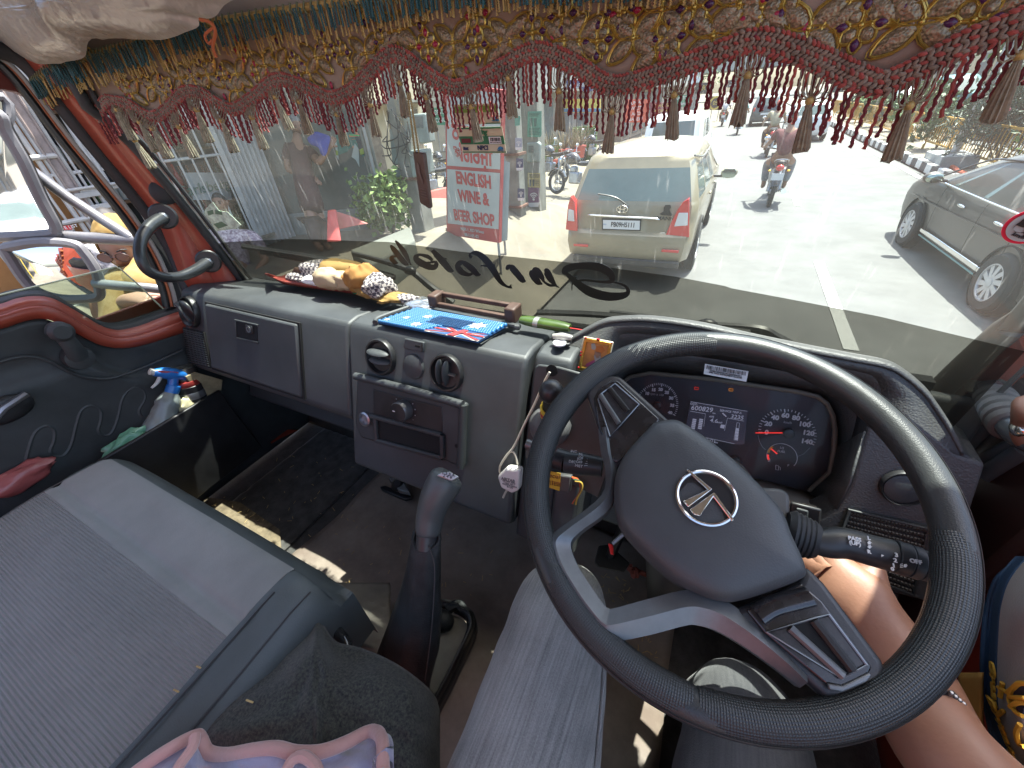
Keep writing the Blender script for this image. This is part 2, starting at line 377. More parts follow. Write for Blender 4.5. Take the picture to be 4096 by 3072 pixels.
# grab handle on the left pillar
gh=thing('grab_handle','black curved grab handle bolted to the red left pillar','grab handle',wX(640,1050,-1.33))
pts=[wX(x,y,X) for x,y,X in [(655,870,-1.335),(600,905,-1.31),(565,960,-1.28),(560,1020,-1.265),(585,1075,-1.26),(640,1105,-1.26),(710,1108,-1.27),(775,1085,-1.285),(825,1055,-1.31)]]
g=MB();P_=polyline(pts,40);g.tube(P_,[.0125+.004*(abs(i/39-.5)*2) ** 3 for i in range(40)],14);g.build('bar',mat('handle_black',(.025,.027,.029),.3,var=.2),gh)
for (x,y,X) in ((655,865,-1.335),(835,1045,-1.318)):
 p=wX(x,y,X);g=MB();g.lathe(p,(1,-.75,.15),[(.03,-.006),(.032,.004),(.028,.008)],6+14);pl=g.build('mount',BLK,gh)
 g=MB();g.lathe(p+V((.006,-.005,0)),(1,-.75,.15),[(.012,0),(.012,.006),(.008,.009)],6);g.build('bolt',STEEL,pl)
# ================================================================ windscreen with its film, lettering and stickers
def glassmat(name,tint,dust,scratch,refl=1):
 m=bpy.data.materials.new(name);m.use_nodes=True;N=m.node_tree.nodes;L=m.node_tree.links;N.remove(N['Principled BSDF'])
 tc=N.new('ShaderNodeTexCoord')
 tr=N.new('ShaderNodeBsdfTransparent');tr.inputs[0].default_value=(*tint,1)
 gl=N.new('ShaderNodeBsdfGlossy');gl.inputs[1].default_value=.02
 fr=facing(N,L);fr.inputs[1].default_value *= refl;fr.inputs[2].default_value *= refl
 m1=N.new('ShaderNodeMixShader');L.new(fr.outputs[0],m1.inputs[0]);L.new(tr.outputs[0],m1.inputs[1]);L.new(gl.outputs[0],m1.inputs[2])
 # dust film: scatters light both ways
 df=N.new('ShaderNodeBsdfDiffuse');df.inputs[0].default_value=(.7,.69,.62,1);tl=N.new('ShaderNodeBsdfTranslucent');tl.inputs[0].default_value=(.72,.74,.66,1)
 m2=N.new('ShaderNodeMixShader');m2.inputs[0].default_value=.6;L.new(df.outputs[0],m2.inputs[1]);L.new(tl.outputs[0],m2.inputs[2])
 # wiper streaks and specks
 mp=N.new('ShaderNodeMapping');mp.inputs['Rotation'].default_value=(0,math.radians(-28),0);mp.inputs['Scale'].default_value=(170,20,16);L.new(tc.outputs['Object'],mp.inputs[0])
 n1=N.new('ShaderNodeTexNoise');n1.inputs['Scale'].default_value=1;n1.inputs['Detail'].default_value=4;L.new(mp.outputs[0],n1.inputs['Vector'])
 r1=N.new('ShaderNodeMapRange');r1.inputs[1].default_value=.62;r1.inputs[2].default_value=.80;r1.inputs[3].default_value=0;r1.inputs[4].default_value=scratch;L.new(n1.outputs['Fac'],r1.inputs[0])
 n2=N.new('ShaderNodeTexNoise');n2.inputs['Scale'].default_value=5;n2.inputs['Detail'].default_value=5;L.new(tc.outputs['Object'],n2.inputs['Vector'])
 r2=N.new('ShaderNodeMapRange');r2.inputs[1].default_value=.3;r2.inputs[2].default_value=.75;r2.inputs[3].default_value=dust*.35;r2.inputs[4].default_value=dust*1.5;L.new(n2.outputs['Fac'],r2.inputs[0])
 ad=N.new('ShaderNodeMath');ad.operation='ADD';L.new(r1.outputs[0],ad.inputs[0]);L.new(r2.outputs[0],ad.inputs[1])
 m3=N.new('ShaderNodeMixShader');L.new(ad.outputs[0],m3.inputs[0]);L.new(m1.outputs[0],m3.inputs[1]);L.new(m2.outputs[0],m3.inputs[2])
 L.new(m3.outputs[0],N['Material Output'].inputs[0]);return m
wsc=thing('windscreen','dusty scratched truck windscreen above the dashboard','windscreen',(-.5,.745,1.6))
g=MB();g.grid(lambda u,v:(lambda x,z:V((x,Yw(x,z),z)))(lerp(-1.36,.41,u),lerp(1.52,2.78,v)),40,20)
g.build('glass',glassmat('windscreen_glass',(.87,.95,.91),.05,.3),wsc)
fe=[(600,980),(780,975),(900,969),(1000,963),(1153,956),(1280,958),(1430,964),(1553,968),(1700,986),(1838,1006),(2028,1025),(2250,1047),(2450,1072),(2700,1106),(2900,1144),(2925,1153),(3150,1195),(3519,1266),(3750,1322),(3962,1373),(4100,1405)]
A=[wW(x,y,.004) for x,y in fe];A[0].x=max(A[0].x,-1.345)
A=[a for a in A if -1.35 < a.x < .405]
Bm=[V((a.x,Yw(a.x,1.53)-.004,1.53)) for a in A]
FILM=bpy.data.materials.new('tint_film');FILM.use_nodes=True;N=FILM.node_tree.nodes;L=FILM.node_tree.links;N.remove(N['Principled BSDF'])
tr=N.new('ShaderNodeBsdfTransparent');tr.inputs[0].default_value=(.27,.265,.24,1);gs=N.new('ShaderNodeBsdfPrincipled');gs.inputs['Base Color'].default_value=(.12,.12,.11,1);gs.inputs['Roughness'].default_value=.3
mx=N.new('ShaderNodeMixShader');mx.inputs[0].default_value=.10;L.new(tr.outputs[0],mx.inputs[1]);L.new(gs.outputs[0],mx.inputs[2]);L.new(mx.outputs[0],N['Material Output'].inputs[0])
f_=MB();nn=8
rows=[[a*(1-k/nn)+b*(k/nn) for a,b in zip(A,Bm)] for k in range(nn+1)]
for r in rows:
 for p in r:p.y=Yw(p.x,p.z)-.004
for r0,r1 in zip(rows,rows[1:]):f_.strip(r0,r1)
f_.build('tint_film',FILM,wsc)
# mirrored black script lettering on the film: broad-nib strokes
INK=mat('decal_black',(.006,.006,.006),.45)
def nib(strokes,parent,off=.0075,name='lettering',m=INK,wmul=1.0):
 b=MB()
 for st in strokes:
  P=polyline([V((x,y,w)) for x,y,w in st],max(12,len(st)*7))
  L_,R_=[],[]
  for i,p in enumerate(P):
   t=V((P[min(i+1,len(P)-1)].x-P[max(i-1,0)].x,P[min(i+1,len(P)-1)].y-P[max(i-1,0)].y,0));t=t.normalized() if t.length else V((1,0,0))
   n_=V((-t.y,t.x,0))*max(p.z,1.2)*.5*wmul
   L_.append(wW(p.x+n_.x,p.y+n_.y,off));R_.append(wW(p.x-n_.x,p.y-n_.y,off))
  b.strip(L_,R_,(0,-.0006,0))
 return b.build(name,m,parent,smooth=False)
def c5(x,y):return (1300+x*.633,1000+y*.633)
def cs(pts):return [(*c5(x,y),w) for x,y,w in pts]
nib([
 cs([(1560,255,3),(1570,205,6),(1640,190,8),(1750,200,10),(1810,195,16),(1800,145,28),(1720,105,30),(1600,100,24),(1530,118,26),(1508,140,14),(1530,152,6)]),
 cs([(1515,135,10),(1545,165,16),(1600,215,26),(1680,265,34),(1780,292,32),(1870,290,26),(1915,268,16),(1895,225,10),(1820,200,5)]),
 cs([(1560,180,4),(1575,170,5),(1590,175,5)]),
 cs([(1482,236,3),(1460,225,8),(1425,180,24),(1400,135,24),(1385,130,6)]),cs([(1460,225,5),(1420,222,10),(1385,200,8),(1370,170,18),(1335,130,26),(1310,125,8)]),cs([(1375,215,3),(1345,200,22),(1310,150,24),(1300,128,6)]),
 cs([(1270,195,3),(1250,190,20),(1215,150,24),(1180,110,22),(1165,105,4)]),cs([(1210,140,5),(1190,108,8),(1160,105,16),(1150,125,10)]),
 cs([(1180,230,16),(1155,232,8),(1110,200,16),(1060,120,24),(1010,55,24),(960,20,18),(925,20,8),(915,35,8),(930,45,14)]),cs([(1075,95,6),(1030,100,7),(985,98,4)]),
 cs([(985,155,4),(960,150,18),(925,115,22),(880,80,18)]),cs([(900,85,8),(860,78,18),(840,100,20),(860,135,22),(910,155,12),(945,140,5)]),
 cs([(815,130,5),(790,125,20),(755,85,24),(715,40,22),(680,0,14)]),cs([(770,55,5),(730,50,7),(690,42,4)]),
 cs([(590,50,5),(640,80,8),(690,75,10),(705,85,14),(690,108,20),(640,100,22),(590,70,24),(575,45,18),(600,30,10),(650,42,14),(680,65,10)]),
 cs([(530,95,4),(505,80,18),(470,40,20),(435,-5,18),(415,-30,8)]),cs([(475,45,5),(445,40,7),(420,50,14),(440,75,16),(462,82,4)]),cs([(545,95,3),(525,60,12),(505,20,18),(470,-30,14),(445,-60,6)]),
],wsc,wmul=.633*1.75)
# stickers on the glass
def onglass(name,pts,m,off,parent=None):
 b=MB();b.prism([wW(x,y,off) for x,y in pts],(0,-.0008,0));return b.build(name,m,parent,smooth=False)
def c15(x,y):return (1500+x*.31646,400+y*.31646)
fs=thing('toll_sticker','green and cream toll tag sticker with a barcode on the windscreen','sticker',wW(1925,560,.006))
CREAM=mat('cream_paper',(.62,.56,.40),.6);GREEN=mat('green_print',(.03,.17,.08),.5);TEALP=mat('teal_print',(.04,.22,.22),.5)
def q15(pts):return [c15(x,y) for x,y in pts]
onglass('card',q15([(1035,345),(1605,335),(1665,672),(1115,672)]),CREAM,.006,fs)
onglass('green_band',q15([(1060,460),(1625,452),(1643,558),(1090,560)]),GREEN,.0072,fs)
onglass('edge_line',q15([(1040,350),(1585,340),(1590,358),(1046,370)]),GREEN,.0072,fs)
onglass('edge_line',q15([(1112,652),(1655,652),(1658,664),(1116,664)]),GREEN,.0072,fs)
onglass('barcode_label',q15([(1435,465),(1585,463),(1603,552),(1450,556)]),WHITE,.0084,fs)
onglass('bank_label',q15([(1090,490),(1205,488),(1215,540),(1105,542)]),mat('maroon_print',(.14,.02,.03),.5),.0084,fs)
b=MB()
x=1455
while x < 1580:
 wd=rnd.choice((3,4,7));b.prism([wW(*c15(*p),.0092) for p in ((x,476),(x+wd,476),(x+wd+7,522),(x+7,522))],(0,-.0004,0));x += wd+rnd.choice((3,4,6))
b.build('barcode',INK,fs,smooth=False)
def gtext(body,px,py,size,m,parent,off=.009,dx=(40,0),sx=1,shear=0,offs=0):
 p=wW(px,py,off);xd=wW(px+dx[0],py+dx[1],off)-p;yd=wW(px,py-40,off)-p
 return text('lettering',body,p,xd,yd,size,m,parent,sx=sx,shear=shear,off=offs)
gtext('NPCI',*c15(1362,607),.010,mat('navy_print',(.02,.03,.09),.5),fs,offs=.0002);gtext('ring',*c15(1360,405),.0105,GREEN,fs,shear=.2,offs=.0004)
gtext('1',*c15(1072,396),.006,INK,fs);gtext('608116-029-0466691',*c15(1525,538),.0026,INK,fs)
gtext('IHMCL',*c15(1588,635),.0042,mat('blue_print',(.03,.2,.4),.5),fs)
onglass('emblem',q15([(1550,620),(1565,592),(1590,585),(1612,597),(1625,620)]),MATS['blue_print'],.0084,fs)
onglass('emblem',q15([(1120,632),(1118,590),(1150,600),(1185,595),(1175,610),(1185,632)]),MATS['navy_print'],.0084,fs)
f2=thing('toll_sticker','older toll tag sticker mostly hidden behind the fringe, above the barcode one','sticker',wW(1900,440,.006))
onglass('card',q15([(980,60),(1540,40),(1590,300),(1050,310)]),CREAM,.006,f2)
onglass('green_band',q15([(985,85),(1545,65),(1560,150),(1005,165)]),mat('lime_print',(.2,.32,.06),.5),.0072,f2)
onglass('edge_line',q15([(1400,290),(1588,285),(1590,298),(1404,300)]),GREEN,.0072,f2)
onglass('emblem',q15([(1482,262),(1495,225),(1520,210),(1548,222),(1565,260)]),MATS['blue_print'],.0072,f2);gtext('IHMCL',*c15(1524,258),.004,MATS['blue_print'],f2)
# 80 km/h disc at the right edge
def c3(x,y):return (3396+x*.31646,750+y*.31646)
ss=thing('speed_sticker','round red rimmed speed limit sticker cut by the right edge','sticker',wW(4100,905,.006))
pc=wW(4113,906,.006);ux=(wW(4150,920,.006)-pc).normalized();uy=(wW(4113,870,.006)-pc);uy=(uy-ux*uy.dot(ux)).normalized();uz=ux.cross(uy)
rr=(wW(4003,930,.006)-pc).length
for nm,r,m_,o in (('rim',rr,mat('sticker_red',(.75,.01,.05),.45),0),('face',rr*.85,mat('sticker_grey',(.42,.43,.42),.5),.0012)):
 b=MB();b.lathe(pc-V((0,o+.0008,0)),-uz if uz.y > 0 else uz,[(r,0),(r,.0006)],48);b.build(nm,m_,ss,smooth=False)
text('lettering','80',pc-V((0,.0035,0)),ux,uy,rr*1.0,INK,ss,off=.0022)
text('lettering','SPEED',pc-V((0,.0035,0))+uy*rr*.55,ux,uy,rr*.27,INK,ss)
text('lettering','km/h',pc-V((0,.0035,0))-uy*rr*.55,ux,uy,rr*.3,INK,ss,shear=.1)
ts=thing('torn_sticker','torn white and pale green sticker scraps on the left of the windscreen','sticker',wW(880,880,.006))
def c1(x,y):return (x*.633,y*.633)
onglass('scrap',[c1(*p) for p in [(1345,1275),(1385,1330),(1440,1340),(1525,1420),(1490,1445),(1370,1460),(1330,1400),(1290,1350),(1300,1320)]],mat('pale_green_paper',(.55,.66,.5),.7,var=.5,vscale=60),.006,ts)
for pts in ([(1310,1335),(1345,1325),(1350,1352),(1318,1362)],[(1360,1325),(1400,1335),(1405,1358),(1362,1352)],[(1350,1415),(1400,1400),(1440,1425),(1380,1445)]):
 onglass('print_patch',[c1(*p) for p in pts],mat('sage_print',(.16,.25,.15),.6),.0072,ts)
# ================================================================ dashboard
dash=thing('dashboard','dusty dark grey truck dashboard with glove box, round vents and instrument cluster','dashboard',(-.5,.6,1.5))
NF=V((0,-.937,.349))
def prof(x0,x1,pr,name,m,bev=.008,parent=dash,label=None):
 b=MB();n=len(pr)
 b.add([V((x0,y,z)) for y,z in pr]+[V((x1,y,z)) for y,z in pr],[list(range(n)),list(range(n,2*n))[::-1]]+[(i,n+i,n+(i+1) % n,(i+1) % n) for i in range(n)])
 return b.build(name,m,parent,bev=bev,segs=3,angle=30)
P1=[(.742,1.79),(.70,1.815),(.56,1.836),(.528,1.832),(.515,1.812),(.445,1.625),(.452,1.60),(.60,1.53),(.742,1.53)]
left_sec=prof(-1.405,-.7085,P1,'passenger_section',PLA)
P2=[(.742,1.79),(.70,1.815),(.56,1.838),(.526,1.834),(.513,1.814),(.40,1.505),(.42,1.485),(.60,1.45),(.742,1.45)]
mid_sec=prof(-.7035,-.262,P2,'centre_section',PLA)
P3=[(.742,1.79),(.70,1.815),(.58,1.835),(.55,1.83),(.537,1.81),(.41,1.46),(.44,1.42),(.60,1.40),(.742,1.40)]
bay=prof(-.258,-.185,P3,'driver_section',PLA)
prof(-.1848,-.135,[(.742,1.775),(.62,1.785),(.57,1.783),(.525,1.775),(.502,1.752),(.41,1.46),(.44,1.42),(.60,1.40),(.742,1.40)],'driver_section',PLA)
prof(.0,.41,[(.742,1.78),(.70,1.80),(.69,1.80),(.66,1.60),(.60,1.35),(.742,1.30)],'driver_backing',PLD)
prof(-1.38,.4,[(.71,1.52),(.58,1.52),(.53,1.44),(.70,1.38)],'under_panel',PLD)
def dpoly(name,pts,m,off0,off1,parent,bev=.003):
 b=MB();b.prism([OFF(DP(x,y),off0) for x,y in pts],NF*(off1-off0));return b.build(name,m,parent,bev=bev)
# glove box
dpoly('groove',[(820,1206),(1200,1291),(1221,1600),(848,1477)],HOLE,-.004,.0012,left_sec,.001)
gb=dpoly('glove_box',[(828,1214),(1193,1297),(1213,1590),(853,1469)],PLA,-.004,.007,dash,.006)
dpoly('latch_recess',[(956,1281),(1041,1300),(1043,1367),(959,1348)],HOLE,.004,.0078,gb,.001)
dpoly('latch_frame',[(952,1276),(1044,1296),(1045,1302),(953,1283)],PLA,.006,.011,gb,.001)
dpoly('latch_frame',[(956,1346),(1046,1365),(1046,1372),(957,1353)],PLA,.006,.011,gb,.001)
dpoly('latch_frame',[(952,1278),(958,1279),(962,1352),(955,1351)],PLA,.006,.011,gb,.001)
dpoly('latch_lock',[(998,1296),(1026,1302),(1027,1335),(1000,1329)],BLK,.007,.012,gb,.002)
p=OFF(DP(1013,1316),.012);b=MB();b.lathe(p,NF,[(.009,-.001),(.009,.001)],16);b.build('lock_ring',STEEL,gb)
b=MB();b.box(p+NF*.0012,(.002,.002,.011));b.build('key_slot',HOLE,gb)
def disc(px,py,rx,prf,name,m,parent,n=36,off=0):
 c=OFF(DP(px,py),off);r=(DP(px+rx,py)-DP(px,py)).length
 b=MB();b.lathe(c,NF,[(a*r,h) for a,h in prf],n);return b.build(name,m,parent),c,r
def cup(px,py,rx,name):
 o,c,r=disc(px,py,rx,[(1.04,-.002),(1.04,.007),(.99,.011),(.90,.011),(.84,.006),(.80,.0025)],name,BLK,dash)
 disc(px,py,rx,[(.83,.0012),(.83,.0022)],'throat',HOLE,o)
 return o,c,r
# left blank with finger grip, side grille
o,c,r=cup(762,1247,33,'round_vent')
b=MB();b.ell(c+NF*.006,(r*.78,.012,r*.80),24,10);b.build('slat',BLK,o)
b=MB();b.box(c+NF*.017,(r*.22,.014,r*1.4),Matrix.Rotation(-.35,3,'Y'));b.build('slat',PLA,o,bev=.003)
gr=dpoly('side_grille',[(733,1309),(817,1328),(846,1473),(756,1450)],HOLE,-.003,.002,dash,.001)
for k in range(15):
 t=(k+.5)/15;a=(lerp(737,759,t),lerp(1313,1447,t));e=(lerp(813,842,t),lerp(1331,1468,t))
 b=MB();b.tube([OFF(DP(*a),.003),OFF(DP(*e),.003)],.0022,6);b.build('slat',PLD,gr)
for q in range(1,6):
 a=(lerp(737,813,q/6),lerp(1313,1331,q/6));e=(lerp(759,842,q/6),lerp(1447,1468,q/6))
 b=MB();b.tube([OFF(DP(*a),.0025),OFF(DP(*e),.0025)],.0016,5);b.build('rib',PLD,gr)
# centre vents
o,c,r=cup(1527,1427,54,'air_vent')
for dz,rx in ((.30,.78),(-.22,.80)):
 b=MB();b.ell(c+NF*.008+V((0,.02,.0))*0+V((0,-.372*-dz*r*.0,dz*r)),(r*rx,.014,r*.17),18,8);b.build('slat',PLA,o)
b=MB();b.box(c+NF*.006,(.003,.006,r*.5));b.build('slat_link',PLA,o)
b=MB();b.ell(c+NF*.006+V((-.1*r,0,-.58*r)),.004,8,6);b.build('peg',PLA,o)
o,c,r=cup(1790,1490,62,'air_vent')
for dx in (-.34,.08):
 b=MB();b.ell(c+NF*.008+V((dx*r,0,0)),(r*.14,.015,r*.80),14,10,Matrix.Rotation(.1,3,'Y'));b.build('slat',PLA,o)
b=MB();b.box(c+NF*.007+V((.35*r,0,0)),(r*.55,.006,.003));b.build('slat_link',mat('dusty_grey',(.16,.15,.13),.8),o)
o,c,r=disc(1655,1466,41,[(1.0,-.002),(1.0,.0005),(.965,.0012),(.95,.004),(.90,.005)],'blanking_cover',PLA,dash)
us=dpoly('usb_plate',[(1624,1352),(1701,1368),(1698,1409),(1619,1392)],PLA,-.002,.005,dash,.002)
dpoly('usb_port',[(1667,1377),(1686,1381),(1685,1390),(1666,1386)],HOLE,.004,.0056,us,.0005)
dpoly('usb_edge',[(1692,1368),(1699,1369),(1696,1407),(1690,1404)],BLK,.003,.0065,us,.001)
# centre fascia with the empty radio slot
fa=dpoly('fascia',[(1440,1498),(1875,1612),(1868,1690),(1860,1868),(1800,1842),(1456,1748),(1432,1690)],PLD,-.01,.010,dash,.006)
b=MB();b.tube([OFF(DP(1440,1499),.013),OFF(DP(1640,1545),.018),OFF(DP(1868,1610),.016)],.0085,10);b.build('top_lip',PLA,fa)
b=MB();b.tube([OFF(DP(1868,1612),.014),OFF(DP(1862,1740),.012),OFF(DP(1852,1862),.010)],.008,10);b.build('side_lip',PLD,fa)
dpoly('control_plate',[(1507,1552),(1782,1622),(1782,1730),(1507,1652)],BLK,.008,.0115,fa,.002)
for a_,e_ in (((1500,1656),(1782,1731)),((1522,1752),(1785,1822)),((1520,1665),(1526,1750)),((1784,1730),(1786,1820))):
 b=MB();b.tube([OFF(DP(*a_),.014),OFF(DP(*e_),.014)],.0055,8);b.build('slot_edge',PLD,fa)
dpoly('slot',[(1522,1664),(1784,1732),(1786,1820),(1524,1750)],HOLE,.009,.0108,fa,.001)  # flat black plate, its colour standing in for the shade inside the slot
p=OFF(DP(1837,1776),.0105);b=MB();b.lathe(p,NF,[(.004,0),(.004,.0008)],12);b.build('screw_hole',HOLE,fa)
c=OFF(DP(1633,1632),.010);KN=(NF+V((.0,-.1,.0))).normalized()
b=MB();b.lathe(c,KN,[(.0225,0),(.0225,.020),(.0205,.023)],32);kb=b.build('blower_knob',mat('knob_grey',(.16,.16,.165),.35,metal=.6),fa)
# knob face and marks
b=MB();b.lathe(c,KN,[(.0205,.0226),(.0205,.0238),(.012,.0245)],28);b.build('knob_face',BLK,fa)
b=MB()
for k in range(11):
 q=math.radians(-40+k*26);ux_=V((1,0,0));uy_=KN.cross(ux_)
 b.box(c+(ux_*math.cos(q)-uy_*math.sin(q))*.0295+KN*.0015,(.0022,.0012,.0022))
b.build('knob_marks',GREYP,fa,kind='stuff')
b=MB();b.box(c+KN*.0246+V((-.009,0,.002)),(.006,.001,.0018));b.build('pointer',WHITE,fa)
p=DP(1480,1668);b=MB();b.lathe(OFF(p,.004),NF,[(.0165,0),(.0175,.014),(.0135,.016),(.012,.009)],24);cl=b.build('lighter_socket',STEEL,dash)
b=MB();b.lathe(OFF(p,.012),NF,[(.0125,0),(.0125,.001)],20);b.build('socket_hole',mat('socket_dark',(.03,.028,.025),.7),cl)
# top tray lip round the bead mat
TZ=1.839
tl=[wZ(x,y,TZ+.003) for x,y in [(1500,1290),(1520,1272),(1645,1228),(1670,1226),(2040,1300),(2060,1308)]]
b=MB();b.tube(polyline(tl,30),.006,8);b.build('tray_lip',PLA,dash)
b=MB();b.prism([wZ(x,y,TZ+.0005) for x,y in [(1508,1290),(1660,1233),(2040,1306),(1925,1378)]],(0,0,.001));b.build('tray_floor',PLD,dash,smooth=False)
# windscreen base gap
b=MB();b.box((-.5,.733,1.795),(1.7,.02,.02));b.build('screen_gap',HOLE,dash)
# ---------------------------------------------------------------- hood and instrument cluster
def FP(px,py,o=0):return wP(px,py,(0,.60+o,1.83),(0,.215,-.08))
def CP(px,py,o=0):return wP(px,py,(0,.672-o,1.75),(0,.90,-.40))
O_=[(2088,1463),(2160,1432),(2240,1392),(2330,1341),(2405,1303),(2470,1291),(2600,1290),(2800,1318),(3000,1364),(3190,1405),(3390,1445),(3540,1475),(3615,1515),(3690,1580),(3735,1640),(3790,1725),(3842,1822)]
I_=[(2320,1560),(2380,1520),(2430,1470),(2455,1400),(2470,1358),(2500,1335),(2600,1338),(2800,1362),(3000,1402),(3190,1440),(3340,1468),(3465,1495),(3500,1512),(3518,1545),(3522,1580),(3490,1650),(3465,1725)]
OO=polyline([FP(x,y) for x,y in O_],60);II=polyline([FP(x,y,.004) for x,y in I_],60)
h=MB();h.strip(OO,II)
BK=[V((o.x*.98+.004,.735,min(o.z,1.80)-.02)) for o in OO]
MID=[o.lerp(k,.35)+V((0,0,.006)) for o,k in zip(OO,BK)]
h.strip(BK,MID);h.strip(MID,[o+V((0,.012,.004)) for o in OO]);h.strip([o+V((0,.012,.004)) for o in OO],OO)
C_=[(2440,1640),(2450,1600),(2470,1560),(2490,1530),(2520,1505),(2600,1490),(2700,1495),(2850,1515),(3000,1535),(3100,1550),(3190,1565),(3270,1583),(3310,1615),(3330,1660),(3340,1720),(3338,1800),(3318,1890)]
CC=polyline([CP(x,y) for x,y in C_],60)
IM=[a.lerp(b_,.5)+V((0,.0,.006)) for a,b_ in zip(II,CC)]
h.strip(II,IM);h.strip(IM,CC)
hood=h.build('instrument_hood',PLG,dash,solid=.004,offs=1,angle=50)
# lower right face of the hood
LR=[(3465,1725),(3522,1580),(3842,1822),(3945,1858),(3885,2040),(3850,2130),(3740,2420),(3300,2300),(3230,2100),(3352,2038),(3405,1935)]
b=MB();pts=[FP(x,y) for x,y in LR];b.prism(pts,(0,.05,0));b.build('lower_face',PLG,dash,bev=.005,segs=3)
b=MB();b.prism([FP(x,y) for x,y in [(3700,1590),(3790,1725),(3842,1822),(3900,1845),(3945,1860)]]+[wX(3800,1630,.405),wX(3735,1612,.385)],(0,.02,-.05));b.build('end_block',PLA,dash,bev=.004)
b=MB();b.strip([FP(3465,1725,.002),FP(3405,1935,.002),FP(3352,2038,.002)],[CP(3338,1800),CP(3318,1890),CP(3235,1965)]);b.build('recess_wall',PLG,dash,solid=.003)
# bezel lip under the cluster
LIP0=[CP(2700,1835),CP(2990,1905),CP(3235,1968),CP(3318,1890)];LIP1=[FP(2660,1870,.03),FP(2980,1985,.03),FP(3345,2045,.03),FP(3405,1935,.03)]
b=MB();b.strip(LIP0[:3],LIP1[:3]);b.build('lower_bezel',mat('bezel_worn_sunlit',(.17,.155,.13),.5,bump=.3,bscale=500,var=.4),dash,solid=.004)  # bezel coloured paler for the sun that falls on it
b=MB();b.tube([FP(2660,1872,.028),FP(2980,1986,.028),FP(3330,2048,.028)],.006,8);b.build('bezel_edge',mat('edge_worn_sunlit',(.25,.22,.17),.4,var=.3),dash)  # edge paler still, sunlight put into its tone
for x,y in ((2943,1846),(3265,1972)):
 c=CP(x,y,.012);b=MB();b.lathe(c,(0,-.92,.4),[(.0085,-.01),(.009,.002),(.006,.005)],16);sc=b.build('screw',STEEL if x > 3000 else PLD,dash)
 if x > 3000:
  for a in (.4,1.97):b=MB();b.box(c+V((0,-.0052,.0024)),(.011,.001,.0016),Matrix.Rotation(a,3,'Y'));b.build('screw_slot',HOLE,sc)
# cluster face and print
CF=[(2438,1640),(2450,1600),(2470,1560),(2490,1530),(2520,1507),(2600,1492),(2850,1517),(3190,1567),(3270,1586),(3310,1617),(3332,1665),(3340,1720),(3336,1800),(3318,1890),(3235,1965),(2990,1902),(2700,1832),(2500,1770)]
b=MB();b.prism([CP(x,y) for x,y in CF],(0,.02,0));clu=b.build('instrument_cluster',mat('dial_black',(.035,.034,.04),.5,var=.3),dash,smooth=False)
def cline(pts,wd,name,m,o=.003,parent=clu):
 b=MB();P=[CP(x,y,o) for x,y in pts];L_,R_=[],[]
 for i,p in enumerate(P):
  t=(P[min(i+1,len(P)-1)]-P[max(i-1,0)]);n_=V((-t.z,0,t.x)).normalized()*wd/2;L_.append(p+n_);R_.append(p-n_)
 b.strip(L_,R_,(0,-.0005,0));return b.build(name,m,parent,smooth=False)
def gauge(cx_,cy_,a,bb,ang,labels,minor,size,name):
 g=MB()
 def pt(q,k):return (cx_+(a[0]*math.cos(q)+bb[0]*math.sin(q))*k,cy_+(a[1]*math.cos(q)+bb[1]*math.sin(q))*k)
 for v in minor:
  q=math.radians(ang(v));big=v in labels
  A=CP(*pt(q,.86 if big else .91),.003);B=CP(*pt(q,1.0),.003);t=(B-A);n_=V((-t.z,0,t.x)).normalized()*(.0009 if big else .0005)
  g.add([A+n_,A-n_,B-n_,B+n_],[(0,1,2,3)])
 g.build(name,WHITE,clu,smooth=False,kind='stuff',solid=.0006)
 for v in labels:
  p=CP(*pt(math.radians(ang(v)),.72),.004);text('numeral',str(v),p,CP(cx_+50,cy_+7)-CP(cx_,cy_),CP(cx_-4,cy_-40)-CP(cx_,cy_),size,WHITE,clu,off=.0005)
 return pt
pt1=gauge(3150,1731,(116,2),(-12,-95),lambda v:180-v*1.5,[0,20,40,60,80,100,120,140],range(0,141,5),.0112,'speed_ticks')
pt2=gauge(2627,1622,(86,0),(6,-90),lambda v:(35-v)*5.3,[10,15,20,25,30,35,40],[x_*.5 for x_ in range(12,81,2)],.0078,'rev_ticks')
gx=CP(3200,1738)-CP(3150,1731);gy=CP(3146,1691)-CP(3150,1731)
text('lettering','km/h',CP(3150,1690,.004),gx,gy,.006,GREYP,clu,shear=.2);text('lettering','rpm x 100',CP(2627,1578,.004),gx,gy,.006,GREYP,clu,shear=.2)
cline([(3022,1731),(3130,1731)],.0022,'needle',REDP,.007);b=MB();b.lathe(CP(3153,1731,.003),(0,-.92,.4),[(.0085,0),(.0085,.008),(.005,.0095)],20);b.build('needle_hub',BLK,clu)
b=MB();b.lathe(CP(2630,1620,.003),(0,-.92,.4),[(.008,0),(.008,.008),(.005,.0095)],20);b.build('needle_hub',BLK,clu)
fc=(3128,1826)
def fp_(d,k=1):q=math.radians(d);return (fc[0]+(61*math.cos(q)-3*math.sin(q))*k,fc[1]+(3*math.cos(q)-52*math.sin(q))*k)
cline([fp_(d) for d in range(-42,91,6)],.0011,'fuel_arc',WHITE);cline([fp_(d) for d in range(90,200,6)],.0007,'fuel_arc',WHITE)
cline([fp_(d,.93) for d in range(128,168,5)],.0034,'fuel_band',YELP);cline([fp_(d,.93) for d in range(174,202,5)],.0034,'fuel_band',REDP)
cline([fp_(d) for d in (205,203,202)],.001,'fuel_arc',WHITE)
cline([(3085,1795),(3109,1815)],.0022,'needle',REDP,.006)
text('lettering','1/2',CP(3127,1792,.004),gx,gy,.0055,WHITE,clu);text('lettering','FUEL',CP(3125,1806,.004),gx,gy,.0055,WHITE,clu,shear=.15)
